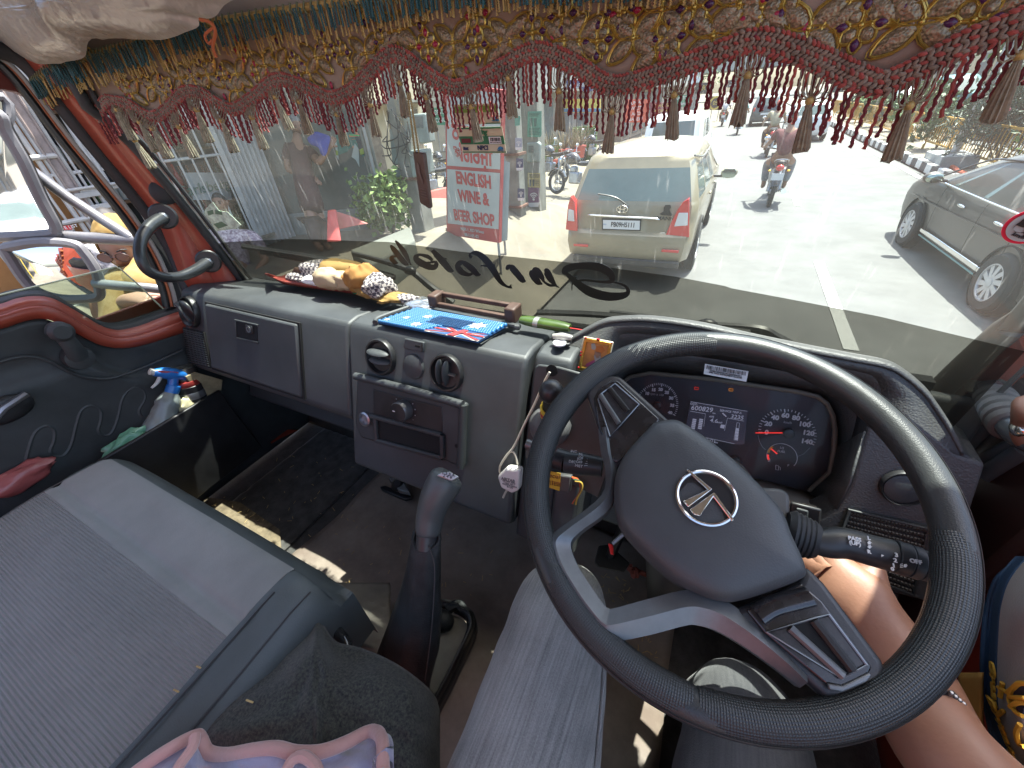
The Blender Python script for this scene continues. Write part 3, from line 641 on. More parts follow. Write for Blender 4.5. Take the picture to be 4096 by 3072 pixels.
text('lettering','E',CP(3078,1843,.004),gx,gy,.006,WHITE,clu);text('lettering','F',CP(3153,1862,.004),gx,gy,.006,WHITE,clu)
cline([(3103,1860),(3103,1878),(3114,1880),(3114,1863),(3103,1860)],.0009,'pump_symbol',WHITE);cline([(3117,1866),(3121,1870),(3121,1880)],.0008,'pump_symbol',WHITE)
cline([(3032,1740),(3038,1765),(3050,1788),(3062,1798)],.0006,'dial_arc',GREYP);cline([(3185,1828),(3215,1815),(3240,1790)],.0006,'dial_arc',GREYP)
# display
sc_=[(2762,1606),(2990,1645),(2978,1775),(2955,1778),(2740,1722)]
b=MB();b.prism([CP(x,y,.003) for x,y in sc_],(0,-.001,0));b.build('display',mat('lcd_dark',(.012,.012,.018),.25,emit=((.3,.3,.5),.02)),clu,smooth=False)
cline([(2762,1606),(2990,1645)],.0006,'display_line',DISP,.0055)
cline([(2760,1644),(2822,1655),(2815,1705)],.0006,'display_line',DISP,.0055);cline([(2898,1722),(2910,1672),(2975,1684)],.0006,'display_line',DISP,.0055);cline([(2800,1745),(2938,1775)],.0007,'display_line',DISP,.0055)
def dt(s_,x,y,sz,sh=.12):text('lettering',s_,CP(x,y,.0055),gx,gy,sz,DISP,clu,shear=sh)
dt('ODO',2774,1616,.0052);dt('600829',2807,1636,.0125);dt('km',2856,1653,.004);dt('SERVICE TRIP A',2922,1647,.0052);dt('3235',2948,1669,.0105);dt('APE',2846,1667,.005);dt('4.6',2855,1683,.0105);dt('km/l',2878,1690,.005);dt('06:01',2836,1762,.0105);dt('PM',2864,1771,.0045)
for x0 in (2778,2805):
 for k in range(6):b=MB();b.prism([CP(x,y,.0055) for x,y in [(x0-k*1.2-7,1674+k*7),(x0-k*1.2+8,1677+k*7),(x0-k*1.2+7,1682+k*7),(x0-k*1.2-8,1679+k*7)]],(0,-.0004,0));b.build('gauge_bar',DISP,clu,smooth=False)
for k in range(4):b=MB();b.prism([CP(x,y,.0055) for x,y in [(2944-k,1712+k*12),(2956-k,1714+k*12),(2954-k,1724+k*12),(2942-k,1722+k*12)]],(0,-.0004,0));b.build('gauge_bar',DISP,clu,smooth=False)
cline([(2948,1690),(2958,1692),(2950,1762),(2936,1759),(2948,1690)],.0006,'display_line',DISP,.0055)
cline([(2890,1652),(2905,1666)],.002,'spanner_symbol',DISP,.0055)
b=MB();b.prism([CP(x,y,.0055) for x,y in [(2884,1698),(2900,1700),(2896,1714),(2880,1710)]],(0,-.0004,0));b.build('symbol',DISP,clu,smooth=False)
for (x,y,m_) in ((2786,1553,'warn_red'),(2924,1559,'warn_amber')):
 mm_=mat(m_,(.25,.02,.02) if 'red' in m_ else (.3,.1,.01),.5,emit=((1,.06,.04) if 'red' in m_ else (1,.35,.05),.12))
 cline([(x-8,y-5),(x+8,y-3),(x+8,y+5),(x-8,y+4),(x-8,y-5)],.0012,'warning_lamp',mm_)
lens=MB();lens.prism([CP(x,y,.014) for x,y in CF],(0,-.0015,0));lens.build('lens',glassmat('cluster_lens',(.92,.92,.94),.02,.08,.12),dash,smooth=False)
rimc=MB();rimc.tube([CP(x,y,.014) for x,y in CF[:15]],.004,8);rimc.build('lens_rim',mat('rim_worn',(.13,.115,.09),.4,var=.3),dash)
lb=MB();LBP=[(2820,1455),(2994,1485),(2985,1526),(2815,1495)]
def LBF(x,y,o=0):return wP(x,y,(0,.640-o,1.85),(0,.9,-.30))
lb.prism([LBF(x,y) for x,y in LBP],(0,-.001,0));lbo=lb.build('barcode_label',WHITE,dash,smooth=False)
b=MB();x=2828
while x < 2982:
 wd=rnd.choice((1.2,2,3));yy=1461+(x-2828)*.17;b.prism([LBF(*q,.002) for q in ((x,yy),(x+wd,yy),(x+wd-2,yy+15),(x-2,yy+15))],(0,-.0003,0));x += wd+rnd.choice((1.5,2.5,4))
b.build('barcode',INK,lbo,smooth=False,kind='stuff')
lx,ly=LBF(2994,1485)-LBF(2820,1455),LBF(2820,1455)-LBF(2815,1495)
text('lettering','0078416050500106 025250002411',LBF(2903,1494,.002),lx,ly,.0034,INK,lbo);text('lettering','0986 PACK INSTRUMENT CLUSTER',LBF(2902,1501,.002),lx,ly,.0032,INK,lbo)
# right hand fittings
def fdisc(px,py,rx,prf,name,m,parent,n=36):
 c=FP(px,py);r=(FP(px+rx,py)-c).length;b=MB();b.lathe(c,NF,[(a*r,h_) for a,h_ in prf],n);return b.build(name,m,parent)
ov=fdisc(3612,1948,104,[(1,-.004),(1,.006),(.92,.009),(.84,.004)],'round_blank',BLK,dash);fdisc(3606,1950,84,[(1,.002),(.96,.006),(.8,.0075)],'cover',PLD,ov)
b=MB();hc=[FP(3395,2035),FP(3709,2104),FP(3646,2367),FP(3316,2243)];b.prism([p+NF*.001 for p in hc],NF*.004);hg=b.build('speaker_grille',BLK,dash,bev=.003)
b=MB()
for i in range(22):
 for j in range(13):
  u,v=(i+.5+.5*(j % 2))/22.5,(j+.5)/13
  p=hc[0].lerp(hc[1],u).lerp(hc[3].lerp(hc[2],u),v)+NF*.005;b.ell(p,.0028,6,4)
b.build('grille_studs',mat('stud_worn',(.07,.065,.055),.4),hg,kind='stuff')
b=MB();b.tube([p+NF*.005 for p in hc],.0035,8,closed=True);b.build('grille_frame',PLD,hg)
b=MB();b.prism([FP(x,y)+NF*.001 for x,y in [(3160,2000),(3285,2030),(3270,2130),(3150,2100)]],NF*.006);sw=b.build('rocker_switch',BLK,dash,bev=.004)
b=MB();b.prism([FP(x,y)+NF*.006 for x,y in [(3180,2020),(3230,2032),(3225,2095),(3178,2085)]],NF*.004);b.build('rocker',PLD,sw,bev=.002)
# driver bay panel
BP=[(2148,1460),(2230,1470),(2440,1530),(2490,1570),(2480,1760),(2390,2000),(2095,1850),(2092,1820),(2128,1500),(2134,1470)]
b=MB();b.prism([OFF(DP(x,y),-.012) for x,y in BP],NF*.006);bp_=b.build('bay_panel',PLD,dash,bev=.003)
p=OFF(DP(2204,1484),-.005);b=MB();b.lathe(p,NF,[(.0105,0),(.0105,.0012)],16);b.build('wire_hole',HOLE,bp_)
b=MB();b.prism([OFF(DP(x,y),-.006) for x,y in [(2200,1890),(2290,1900),(2282,1968),(2196,1945)]],NF*.012);eb=b.build('relay_box',mat('box_grey',(.06,.06,.06),.5),dash,bev=.003)
b=MB();b.prism([OFF(DP(x,y),.007) for x,y in [(2190,1876),(2249,1886),(2243,1956),(2190,1938)]],NF*.0008);yc=b.build('yellow_card',mat('card_yellow',(.62,.38,.03),.6,var=.15),eb,smooth=False)
xd=DP(2249,1886)-DP(2190,1876);yd=DP(2190,1876)-DP(2190,1938)
text('lettering','special',OFF(DP(2212,1895),.0082),xd,yd,.012,mat('brown_print',(.12,.03,.01),.6),eb,shear=.3)
for k,yy in enumerate((1918,1924,1930)):text('lettering','model b. 8 terminal',OFF(DP(2215,yy),.0082),xd,yd,.0042,MATS['brown_print'],eb)
# loose wires by the relay box
for k,cn in enumerate([(.5,.12,.02),(.4,.02,.02),(.03,.15,.04),(.02,.02,.02),(.45,.3,.05)]):
 q0=2290+k*4;b=MB();b.tube(polyline([OFF(DP(x,y),.004+k*.001) for x,y in [(q0,1905+k*3),(q0+25,1915+k*2),(q0+35-k*2,1950),(q0+20-k*3,1985),(q0+2,2010)]],16),.0016,6);b.build('wire',mat('wire_%s' % ('orange','red','green','black','yellow')[k],cn,.5),dash)
# ball headed lever
lev=thing('brake_lever','black ball headed hand brake lever with yellow thread, left of the steering wheel','lever',OFF(DP(2190,1720),0))
c=wY(2205,1567,.455);r=(wY(2251,1567,.455)-c).length;base=OFF(DP(2200,1705),0)
b=MB();b.ell(c,r,24,16);b.build('ball_knob',mat('ball_black',(.028,.028,.03),.35,bump=.2,bscale=900),lev)
b=MB();b.tube([c,c.lerp(base,.35),base],[.012,.014,.016],12);b.build('stem',BLK,lev)
b=MB();b.lathe(base,(c-base),[(.036,-.01),(.038,.01),(.03,.025),(.02,.03)],24);b.build('gaiter',mat('gaiter_grey',(.09,.09,.09),.6),lev)
for k in range(6):
 t=.40+k*.045;q=c.lerp(base,t);ax=(base-c).normalized();u=ax.orthogonal().normalized();w_=ax.cross(u);tilt=ax*.004*(-1) ** k
 b=MB();b.tube([q+(u*math.cos(a*.5236)+w_*math.sin(a*.5236))*.0165+tilt*math.cos(a*.5236) for a in range(12)],.0018,5,closed=True);b.build('thread',mat('thread_%s' % ('yellow','red')[k % 3 == 2],(.6,.42,.03) if k % 3 != 2 else (.4,.04,.03),.7),lev)
# white plug adapter on its cord
ad=thing('plug_adapter','white three pin plug adapter hanging on its thin cable beside the wheel','adapter',OFF(DP(2060,1900),.02))
WP=mat('adapter_white',(.68,.66,.62),.45,var=.08)
b=MB();b.prism([OFF(DP(x,y),.008) for x,y in [(2050,1847),(2104,1855),(2098,1935),(2072,1947),(2030,1925),(2016,1880)]],NF*.022);b.build('body',WP,ad,bev=.005,segs=3)
xd=DP(2100,1905)-DP(2040,1890);yd=DP(2065,1870)-DP(2072,1920)
text('lettering','AIRTAB',OFF(DP(2060,1892),.0305),xd,yd,.0085,mat('adapter_print',(.2,.2,.2),.6),ad,off=.0003)
for k in range(4):text('lettering',('100-240V 50Hz','2 Amp 240 V','MADE IN INDIA','IS:1293')[k],OFF(DP(2063+k*1.5,1900+k*7),.0305),xd,yd,.0044,MATS['adapter_print'],ad)
CW=mat('cable_white',(.5,.46,.38),.5)
for pts in ([(2204,1486),(2180,1530),(2140,1620),(2100,1700),(2062,1780),(2030,1820),(2006,1860),(2006,1885),(2022,1892)],[(2046,1800),(2062,1805),(2072,1830),(2076,1852)],[(2048,1938),(2030,1960),(2018,1985)]):
 b=MB();b.tube(polyline([OFF(DP(x,y),.006) for x,y in pts],30),.0023,8);b.build('cable',CW,ad)
# ================================================================ steering wheel
SC=V((.0529,.3535,H-.3724));ST=math.radians(23.95);SN=V((0,-math.sin(ST),math.cos(ST)));SU=V((1,0,0));SV=SN.cross(SU)
def WW(px,py,o=0):return wP(px,py,SC+SN*o,SN)
def WL(u,v,o=0):return SC+SU*u+SV*v+SN*o
sw_=thing('steering_wheel','black leather steering wheel with perforated grips and a round chrome badge','steering wheel',SC)
RM,Rm=.2085,.0158
def ring(a0,a1,R,r,name,m,n=96,sec=18,closed=False,taper=False,sq=1.0):
 while a1 < a0:a1 += 2*math.pi
 path=[WL(R*math.cos(a0+(a1-a0)*k/n),R*math.sin(a0+(a1-a0)*k/n)) for k in range(n if closed else n+1)]
 rs=[r*(1 if not taper else (.93+.07*min(1,min(k,n-k)/4))) for k in range(len(path))]
 b=MB();b.tube(path,rs,sec,closed=closed,up=SN,flat=sq);return b.build(name,m,sw_)
ring(0,2*math.pi,RM,Rm,'rim',LEA,144,20,closed=True)
def pa(px,py):d=WW(px,py)-SC;return math.atan2(d.dot(SV),d.dot(SU))
# perforated grips follow the rim between the leather runs
ga=[pa(2890,1385),pa(2090,1950)]
ring(pa(2860,1380),pa(2140,2300),RM-.0012,Rm*1.055,'grip',GRIP,60,22,taper=True)
ring(pa(2140,2300)+.02,pa(2140,2300)+.85,RM-.0012,Rm*1.055,'grip',GRIP,40,22,taper=True)
ring(pa(2140,2300)+.87,pa(3850,2150),RM-.0012,Rm*1.055,'grip',GRIP,60,22,taper=True)
# fine seam on the outside of the rim
b=MB();b.tube([WL((RM+Rm*.80)*math.cos(a*math.pi/60),(RM+Rm*.80)*math.sin(a*math.pi/60),Rm*.63) for a in range(120)],.0007,5,closed=True);b.build('seam',BLK,sw_)
def wpoly(name,pts,o0,o1,m,parent=sw_,bev=.003,segs=3):
 b=MB();b.prism([WW(x,y,o1) for x,y in pts],SN*(o0-o1));return b.build(name,m,parent,bev=bev,segs=segs)
# upper left spoke
MSP=mat('spoke_matte',(.03,.031,.034),.42,bump=.2,bscale=700,var=.25)
fr_=wpoly('spoke',[(2345,1572),(2362,1535),(2400,1508),(2440,1498),(2480,1502),(2510,1528),(2690,1690),(2640,1760),(2470,1870),(2432,1860),(2395,1720)],-.012,.006,MSP,bev=.005)
wpoly('gloss_insert',[(2375,1590),(2398,1545),(2450,1518),(2474,1522),(2640,1675),(2590,1760),(2470,1850),(2445,1840),(2392,1700)],.005,.0095,GLOSSB,fr_,.003)
wpoly('switch_pad',[(2392,1598),(2405,1575),(2460,1534),(2556,1617),(2480,1702),(2440,1746)],.0085,.0115,mat('pad_black',(.02,.02,.022),.22,var=.6,vscale=60),fr_,.002)
b=MB();b.tube([WW(2402,1580,.0125),WW(2476,1694,.0125)],.0035,8);b.build('switch_ridge',SATIN,fr_)
b=MB();b.tube([WW(2440,1555,.0125),WW(2512,1645,.0125)],.0035,8);b.build('switch_ridge',BLK,fr_)
b=MB();b.tube([WW(x,y,.012) for x,y in [(2392,1598),(2405,1575),(2460,1534),(2556,1617),(2480,1702),(2440,1746)]],.0011,6,closed=True);b.build('pad_edge',mat('edge_shine',(.2,.21,.22),.25,metal=.5),fr_)
# lower right spoke
fr_=wpoly('spoke',[(3225,2256),(3300,2330),(3535,2643),(3553,2690),(3535,2738),(3450,2790),(3365,2810),(3310,2803),(3150,2655),(2985,2515),(2930,2440),(3080,2380),(3200,2320)],-.012,.006,MSP,bev=.006)
wpoly('gloss_insert',[(3205,2330),(3290,2403),(3492,2670),(3470,2708),(3370,2752),(3305,2738),(3060,2535),(2985,2440),(3080,2385)],.005,.0095,GLOSSB,fr_,.004)
b=MB();b.tube(polyline([WW(x,y,.011) for x,y in [(3030,2462),(3090,2425),(3180,2400),(3240,2385)]],14),.009,12,flat=.5);b.build('gloss_bulge',GLOSSB,fr_)
wpoly('switch_pad',[(3065,2528),(3260,2473),(3315,2458),(3466,2660),(3370,2713),(3345,2705)],.0085,.0115,MATS['pad_black'],fr_,.002)
b=MB();b.tube([WW(3160,2512,.0125),WW(3372,2704,.0125)],.004,8);b.build('switch_ridge',SATIN,fr_)
b=MB();b.tube([WW(3255,2482,.0125),WW(3410,2680,.0125)],.0045,8);b.build('switch_ridge',BLK,fr_)
wpoly('switch_groove',[(3165,2508),(3250,2480),(3402,2682),(3372,2702)],.0112,.0118,HOLE,fr_,.0005)
b=MB();b.tube([WW(x,y,.012) for x,y in [(3065,2528),(3260,2473),(3315,2458),(3466,2660),(3370,2713)]],.0012,6,closed=True);b.build('pad_edge',MATS['edge_shine'],fr_)
wpoly('chrome_tip',[(3310,2732),(3370,2742),(3475,2690),(3488,2700),(3470,2725),(3372,2768),(3318,2758)],.008,.0115,SATIN,fr_,.002)
# satin lower bezel
Bo=[(2392,1715),(2402,1800),(2420,1880),(2402,1985),(2235,2115),(2180,2160),(2178,2205),(2215,2300),(2290,2425),(2362,2515),(2400,2556),(2440,2570),(2600,2540),(2745,2502),(2800,2503),(2870,2525),(2975,2585),(3110,2680),(3200,2752)]
Bi=[(2450,1720),(2462,1820),(2470,1900),(2440,2030),(2330,2120),(2288,2160),(2286,2200),(2315,2270),(2370,2355),(2412,2415),(2432,2432),(2460,2432),(2620,2388),(2740,2360),(2830,2370),(2900,2400),(3010,2480),(3140,2600),(3230,2700)]
A=polyline([WW(x,y,.004) for x,y in Bo],80);Bq=polyline([WW(x,y,.004) for x,y in Bi],80)
Cq=[a.lerp(q,.5)+SN*.009 for a,q in zip(A,Bq)]
b=MB();b.strip([a-SN*.014 for a in A],A);b.strip(A,Cq);b.strip(Cq,Bq);b.strip(Bq,[q-SN*.016 for q in Bq]);b.build('lower_bezel',SATIN,sw_,angle=50)
# airbag cover: domed cushion
HB=[(2615,1692),(2680,1680),(2740,1700),(2900,1815),(3106,2020),(3168,2150),(3222,2275),(3203,2316),(3090,2362),(2960,2402),(2880,2404),(2800,2378),(2690,2320),(2560,2200),(2475,2095),(2456,1980),(2466,1890),(2510,1805)]
hb=polyline([WW(x,y,.012) for x,y in HB+HB[:1]],73)[:-1]
cen=sum(hb,V())/len(hb)
b=MB();rings_=[(1.0,-.022),(1.0,0.0),(.97,.008),(.90,.0135),(.75,.018),(.5,.020),(.25,.0205)]
vs=[]
for k,h_ in rings_:vs += [cen+(p-cen)*k+SN*h_ for p in hb]
n=len(hb);fs=[(i*n+k,i*n+(k+1) % n,(i+1)*n+(k+1) % n,(i+1)*n+k) for i in range(len(rings_)-1) for k in range(n)]
vs.append(cen+SN*.0206);fs += [((len(rings_)-1)*n+k,(len(rings_)-1)*n+(k+1) % n,len(vs)-1) for k in range(n)]
b.add(vs,fs);ab=b.build('airbag_cover',mat('airbag_grain',(.050,.053,.055),.5,bump=.3,bscale=620,kind='leather',var=.15,bdist=.0006),sw_,angle=60)
# badge
EO=.0335
ec=WW(2824,1990,EO);er=(WW(2944,2120,EO)-ec).length*.5+(WW(2702,1985,EO)-ec).length*.5
er=.0285
b=MB();b.lathe(ec-SN*.003,SN,[(er*1.02,0),(er,.002)],40);bd=b.build('badge_plate',mat('badge_black',(.02,.02,.022),.3),sw_)
b=MB();b.tube([ec+(SU*math.cos(a*math.pi/32)+SV*math.sin(a*math.pi/32))*er for a in range(64)],.0022,8,closed=True,up=SN);b.build('badge_ring',CHROME,bd)
def eP(x,y):return WW(2000+x/2,1300+y/2,EO)
for nm,pts in (('badge_bar',[(1482,1160),(1512,1160),(1700,1318),(1505,1462),(1462,1412),(1655,1322)]),('badge_bar',[(1515,1480),(1705,1340),(1722,1348),(1872,1560),(1852,1578),(1704,1380),(1598,1535),(1548,1518)])):
 b=MB();P_=[eP(*p) for p in pts];b.prism([p-SN*.0005 for p in P_],SN*.003);b.build(nm,CHROME,bd,bev=.0008,segs=1)
# column, shroud and stalks behind the wheel
col=thing('steering_column','dark steering column and shroud running down behind the wheel','column',SC-SN*.3)
b=MB();b.tube([SC-SN*.01,SC-SN*.06,SC-SN*.07,SC-SN*.16,V((.06,.52,1.2))],[.05,.055,.075,.07,.03],20);b.build('shroud',mat('shroud_dark',(.02,.02,.02),.5,var=.3),col)
b=MB();b.prism([WW(x,y,-.05) for x,y in [(3035,1945),(3130,1950),(3162,1975),(3165,2080),(3090,2100),(3030,2020)]],SN*-.04);b.build('shroud_box',mat('shroud_grey',(.07,.073,.076),.45),col,bev=.008)
rs_=thing('indicator_stalk','black light stalk with PASS and dial markings, right of the wheel hub','stalk',WW(3300,2180,-.05))
LP_=polyline([WW(x,y,-.045) for x,y in [(3230,2160),(3300,2172),(3380,2172),(3480,2200),(3568,2222)]],16)
b=MB();b.tube(LP_,[.013+.0035*smooth(k/6) for k in range(16)],18);b.build('arm',mat('stalk_black',(.03,.032,.033),.4),rs_)
for (x0,x1,r,nm) in ((3572,3632,.0172,'dial_ring'),(3635,3678,.0168,'dial_ring'),(3682,3740,.0155,'end_cap')):
 b=MB();b.tube([WW(x0,2223+(x0-3572)*.30,-.045),WW(x1,2223+(x1-3572)*.30,-.045)],r,20);b.build(nm,MATS['stalk_black'],rs_,bev=.001)
for k in range(5):
 t=k/4;b=MB();p0=WW(3165+80*t,2130+28*t,-.05);ax=WW(3300,2175,-.048)-WW(3165,2130,-.05);b.lathe(p0,ax,[(.022-.004*t,-.006),(.026-.004*t,0),(.022-.004*t,.006)],20,caps=True);b.build('boot_fold',RUB,rs_)
TXD=WW(3400,2185,-.03)-WW(3300,2165,-.03);TYD=WW(3340,2120,-.03)-WW(3350,2170,-.03)
def st(s_,x,y,sz,par_=rs_):
 c=WW(x,y,-.0265);text('lettering',s_,c,TXD,TYD,sz*.62,mat('print_pale',(.6,.62,.62),.5),par_,off=.0002)
def cF(x,y):return (2696+x*.633,2022+y*.633)
for s_,x,y,sz in (('PASS',1140,212,.0088),('(UP)',1143,240,.0088),('L',1230,207,.008),('R',1232,293,.008),('3',1405,314,.009),('2',1398,348,.009),('1',1388,380,.009),('0',1380,402,.008),('OFF',1528,355,.0088)):st(s_,*cF(x,y),sz)
for pts in ([(1233,222),(1217,238),(1225,238),(1225,246),(1242,246),(1242,238),(1250,238)],[(1236,274),(1219,260),(1227,259),(1227,251),(1243,251),(1243,259),(1252,260)],[(1310,308),(1326,317),(1310,325)],[(1452,372),(1468,370),(1474,380),(1465,392),(1450,390)],[(1428,370),(1444,367),(1446,371),(1429,374)],[(1428,380),(1446,378),(1446,382),(1428,384)],[(1428,388),(1446,388),(1446,392),(1428,392)]):
 b=MB();b.prism([WW(*cF(x,y),-.0275) for x,y in pts],SN*.0005);b.build('symbol',MATS['print_pale'],rs_,smooth=False)
ls_=thing('wiper_stalk','black wiper stalk with OFF INT LO markings seen through the left of the wheel','stalk',WW(2390,1860,-.06))
q0,q1,q2=WW(2225,1832,-.06),WW(2262,1846,-.06),WW(2410,1868,-.06)
b=MB();b.tube([q0,q1],[.0165,.0168],18);b.build('end_cap',BLK,ls_);b=MB();b.tube([q1,WW(2330,1856,-.06),q2],[.0168,.0165,.014],18);b.build('arm',MATS['stalk_black'],ls_)
b=MB();b.tube([WW(2108,1775,-.06),WW(2135,1785,-.06)],.008,12);b.build('button_tip',SATIN,ls_)
TXD=q2-q1;TYD=WW(2330,1800,-.06)-WW(2330,1856,-.06)
for s_,x,y in (('INC',590,1012),('HI',645,1035),('LO',647,1053),('INT',640,1074),('DEC',578,1094),('OFF',633,1098),('MIST',630,1128)):
 text('lettering',s_,WW(2000+x/2,1300+y/2,-.0415),TXD,TYD,.0052,MATS['print_pale'],ls_)
for k in range(4):
 b=MB();b.prism([WW(2000+x/2,1300+y/2,-.0415) for x,y in [(672+k*8,1125-k*18),(700,1122-k*17),(700,1125-k*17),(672+k*8,1128-k*18)]],SN*.0004);b.build('symbol',MATS['print_pale'],ls_,smooth=False)
# pedal
pd=thing('clutch_pedal','worn grey rubber clutch pedal pad seen through the wheel','pedal',wZ(2430,2230,1.24))
b=MB();b.prism([wZ(x,y,1.27)+V((0,.0,(y-2230)*.0003)) for x,y in [(2395,2165),(2440,2160),(2520,2262),(2490,2312),(2390,2285),(2375,2255)]],(0,.006,-.012));b.build('pad',mat('pedal_rubber',(.07,.062,.05),.7,bump=.4,bscale=150,var=.3),pd,bev=.006)
b=MB();b.tube([wZ(2440,2230,1.265),V((-.06,.62,1.36)),V((-.05,.70,1.5))],.012,8);b.build('arm',BLK,pd)
pc_=thing('rag','pinkish red rag scrap on the floor below the steering column','rag',wZ(2560,2300,1.18))
b=MB();pp=polyline([wZ(x,y,1.20) for x,y in [(2515,2260),(2530,2290),(2560,2290),(2600,2305),(2640,2330)]],24);b.tube(pp,[.006+.007*abs(noise.noise((k*.5,0,0)))+(.006 if 5 < k < 11 else 0) for k in range(24)],8);b.build('cloth',mat('rag_red',(.35,.10,.07),.9,bump=.8,bscale=90),pc_)
kt=thing('key_tag','small red tag hanging from the steering column','key tag',WW(2440,2190,-.14))
b=MB();b.prism([WW(x,y,-.14) for x,y in [(2432,2172),(2452,2178),(2455,2220),(2442,2216)]],SN*-.003);b.build('tag',mat('tag_red',(.6,.02,.02),.4),kt,bev=.001)
b=MB();b.tube([WW(2450,2175,-.14),SC-SN*.13+V((-.05,.0,0))],.003,6);b.build('key',STEEL,kt)
# ================================================================ ground, road, kerbs, far setting
def shz(x,y):
 r=smooth((-x-1.6)/2.0);q=1-smooth((y-6.2)/5.0);return .88*r*max(q,.0)-.006
ROADM=mat('road_concrete',(.112,.112,.107),.85,bump=.4,bscale=25,var=.22,vscale=1.6)
DIRT=mat('dirt',(.165,.145,.11),.95,bump=.8,bscale=18,var=.28,vscale=1.4)
PAVE=mat('pale_paving',(.25,.24,.22),.9,bump=.4,bscale=20,var=.18,vscale=1.1)
def struct(name,b,m,**k):return b.build(name,m,None,kind='structure',**k)
b=MB();b.box((0,150,-.06),(900,900,.05));struct('ground',b,DIRT,smooth=False)
b=MB();b.box((1.3,130,-.012),(6.4,400,.02));struct('road',b,ROADM,smooth=False)
b=MB();b.box((11.2,130,-.012),(7.5,400,.02));struct('opposite_road',b,ROADM,smooth=False)
def shf(u,v):
 x=lerp(-1.9,-16,u ** 1.3);y=lerp(-30,60,v);return V((x,y,shz(x,y)+.012*noise.noise((x*3,y*3,0))*min(1,u*8)))
b=MB();b.grid(shf,50,130);struct('shoulder',b,DIRT)
b=MB()
PAINT=mat('road_paint',(.40,.40,.38),.7,var=.08,vscale=30)
y=4.5
for y0,y1 in ((4.42,7.15),(11.0,14.0),(20,23),(29,32),(38,41),(47,50)):b.box((1.41+(.0),(y0+y1)/2,.004),(.13,y1-y0,.004))
b.box((4.30,60,.004),(.14,130,.004));struct('road_markings',b,PAINT,smooth=False)
b=MB();b.box((5.65,60,.06),(1.75,130,.13));struct('median',b,mat('median_soil',(.2,.175,.13),.95,bump=.8,bscale=25,var=.3))
ks=MB();ks.box((4.70,60,.05),(.10,130,.10));kerb=struct('kerb',ks,mat('kerb_concrete',(.38,.37,.34),.9,bump=.4,bscale=40,var=.2))
KW=mat('kerb_white',(.62,.61,.58),.85,bump=.3,bscale=40,var=.25,vscale=9);KB=mat('kerb_black',(.06,.06,.062),.8,bump=.3,bscale=40,var=.5,vscale=9)
kp={}
for k in range(84):
 m_=KW if k % 2 else KB
 if m_ not in kp:
  b=MB();b.box((4.66,8.0,.11),(.16,.425,.22));kp[m_]=b.build('kerb_block',m_,kerb,bev=.015);o=kp[m_]
 else:
  o=kp[m_].copy();COL.objects.link(o)
 o.location=(rnd.uniform(-.008,.008),.433*k,rnd.uniform(-.01,.006))
b=MB();b.box((5.1,15.9,.26),(.75,1.3,.28));o=b.build('post_plinth',mat('plinth_grey',(.33,.34,.33),.9,var=.2),None,bev=.02);tag(o,'low grey concrete plinth on the median at the foot of the grey post','plinth')
lp_=thing('lamp_post','grey steel street post standing on the median plinth','lamp post',(5.15,16.0,.4))
b=MB();b.tube([V((5.15,16.0,.4)),V((5.15,16.0,6.5))],[.09,.07],12);b.build('pole',STEEL,lp_)
b=MB();b.box((5.15,16,.42),(.34,.34,.04));b.build('base_plate',STEEL,lp_)
# yellow railing on the median
rl=thing('median_railing','yellow steel railing of upright bars along the median','railing',(5.45,25,.12))
YEL=mat('rail_yellow',(.40,.22,.03),.5,var=.25,vscale=5)
bar0=post0=None
for k in range(19):
 y0=9.3+k*2.06
 if k in (2,):tilt=.06
 b=MB();b.box((5.45,y0+1.0,1.04),(.05,2.0,.05));b.box((5.45,y0+1.0,.36),(.04,2.0,.045));b.build('rail',YEL,rl,bev=.006,segs=1)
 if post0 is None:b=MB();b.box((5.45,y0,.58),(.055,.055,.95));post0=b.build('post',YEL,rl)
 else:o=post0.copy();COL.objects.link(o);o.location=(0,y0-9.3,0)
 for j in range(1,11):
  if bar0 is None:b=MB();b.tube([V((5.45,y0+j*.186,.36)),V((5.45,y0+j*.186,1.03))],.012,6);bar0=b.build('bar',YEL,rl);by0=y0+.186
  else:o=bar0.copy();COL.objects.link(o);o.location=(0,y0+j*.186-by0,0)
hs=MB();hs.tube(polyline([V((4.95,16.2,.2)),V((4.98,15.6,.17)),V((5.0,15.1,.16)),V((4.9,14.4,.17)),V((4.95,13.4,.17)),V((5.1,12.5,.17))],30),.05,10)
o=hs.build('pipe',mat('pipe_orange',(.55,.12,.05),.5,bump=.4,bscale=60),None);tag(o,'orange red flexible pipe lying along the median behind the kerb','pipe')
# ---------------------------------------------------------------- plants
def leafmesh(name,pts,size,m,parent,seed=1,thin=.35):
 r=random.Random(seed);b=MB()
 for p in pts:
  d=V((r.gauss(0,1),r.gauss(0,1),r.gauss(.3,.8))).normalized();s=size*r.uniform(.6,1.3);u=d.orthogonal().normalized();u=Matrix.Rotation(r.uniform(0,6.3),3,d) @ u;w_=d.cross(u)
  t=p+u*s;b.add([p,p+u*s*.5+w_*s*thin+d*s*.1,t,p+u*s*.5-w_*s*thin+d*s*.1],[(0,1,2),(0,2,3)])
 return b.build(name,m,parent,smooth=False)
LEAF=[mat('leaf_a',(.05,.095,.03),.55,var=.6,vscale=5),mat('leaf_b',(.09,.15,.035),.55,var=.5,vscale=5),mat('leaf_c',(.045,.075,.045),.5,var=.5,vscale=5)]
BARK=mat('bark',(.12,.09,.06),.9,bump=.6,bscale=40,var=.3)
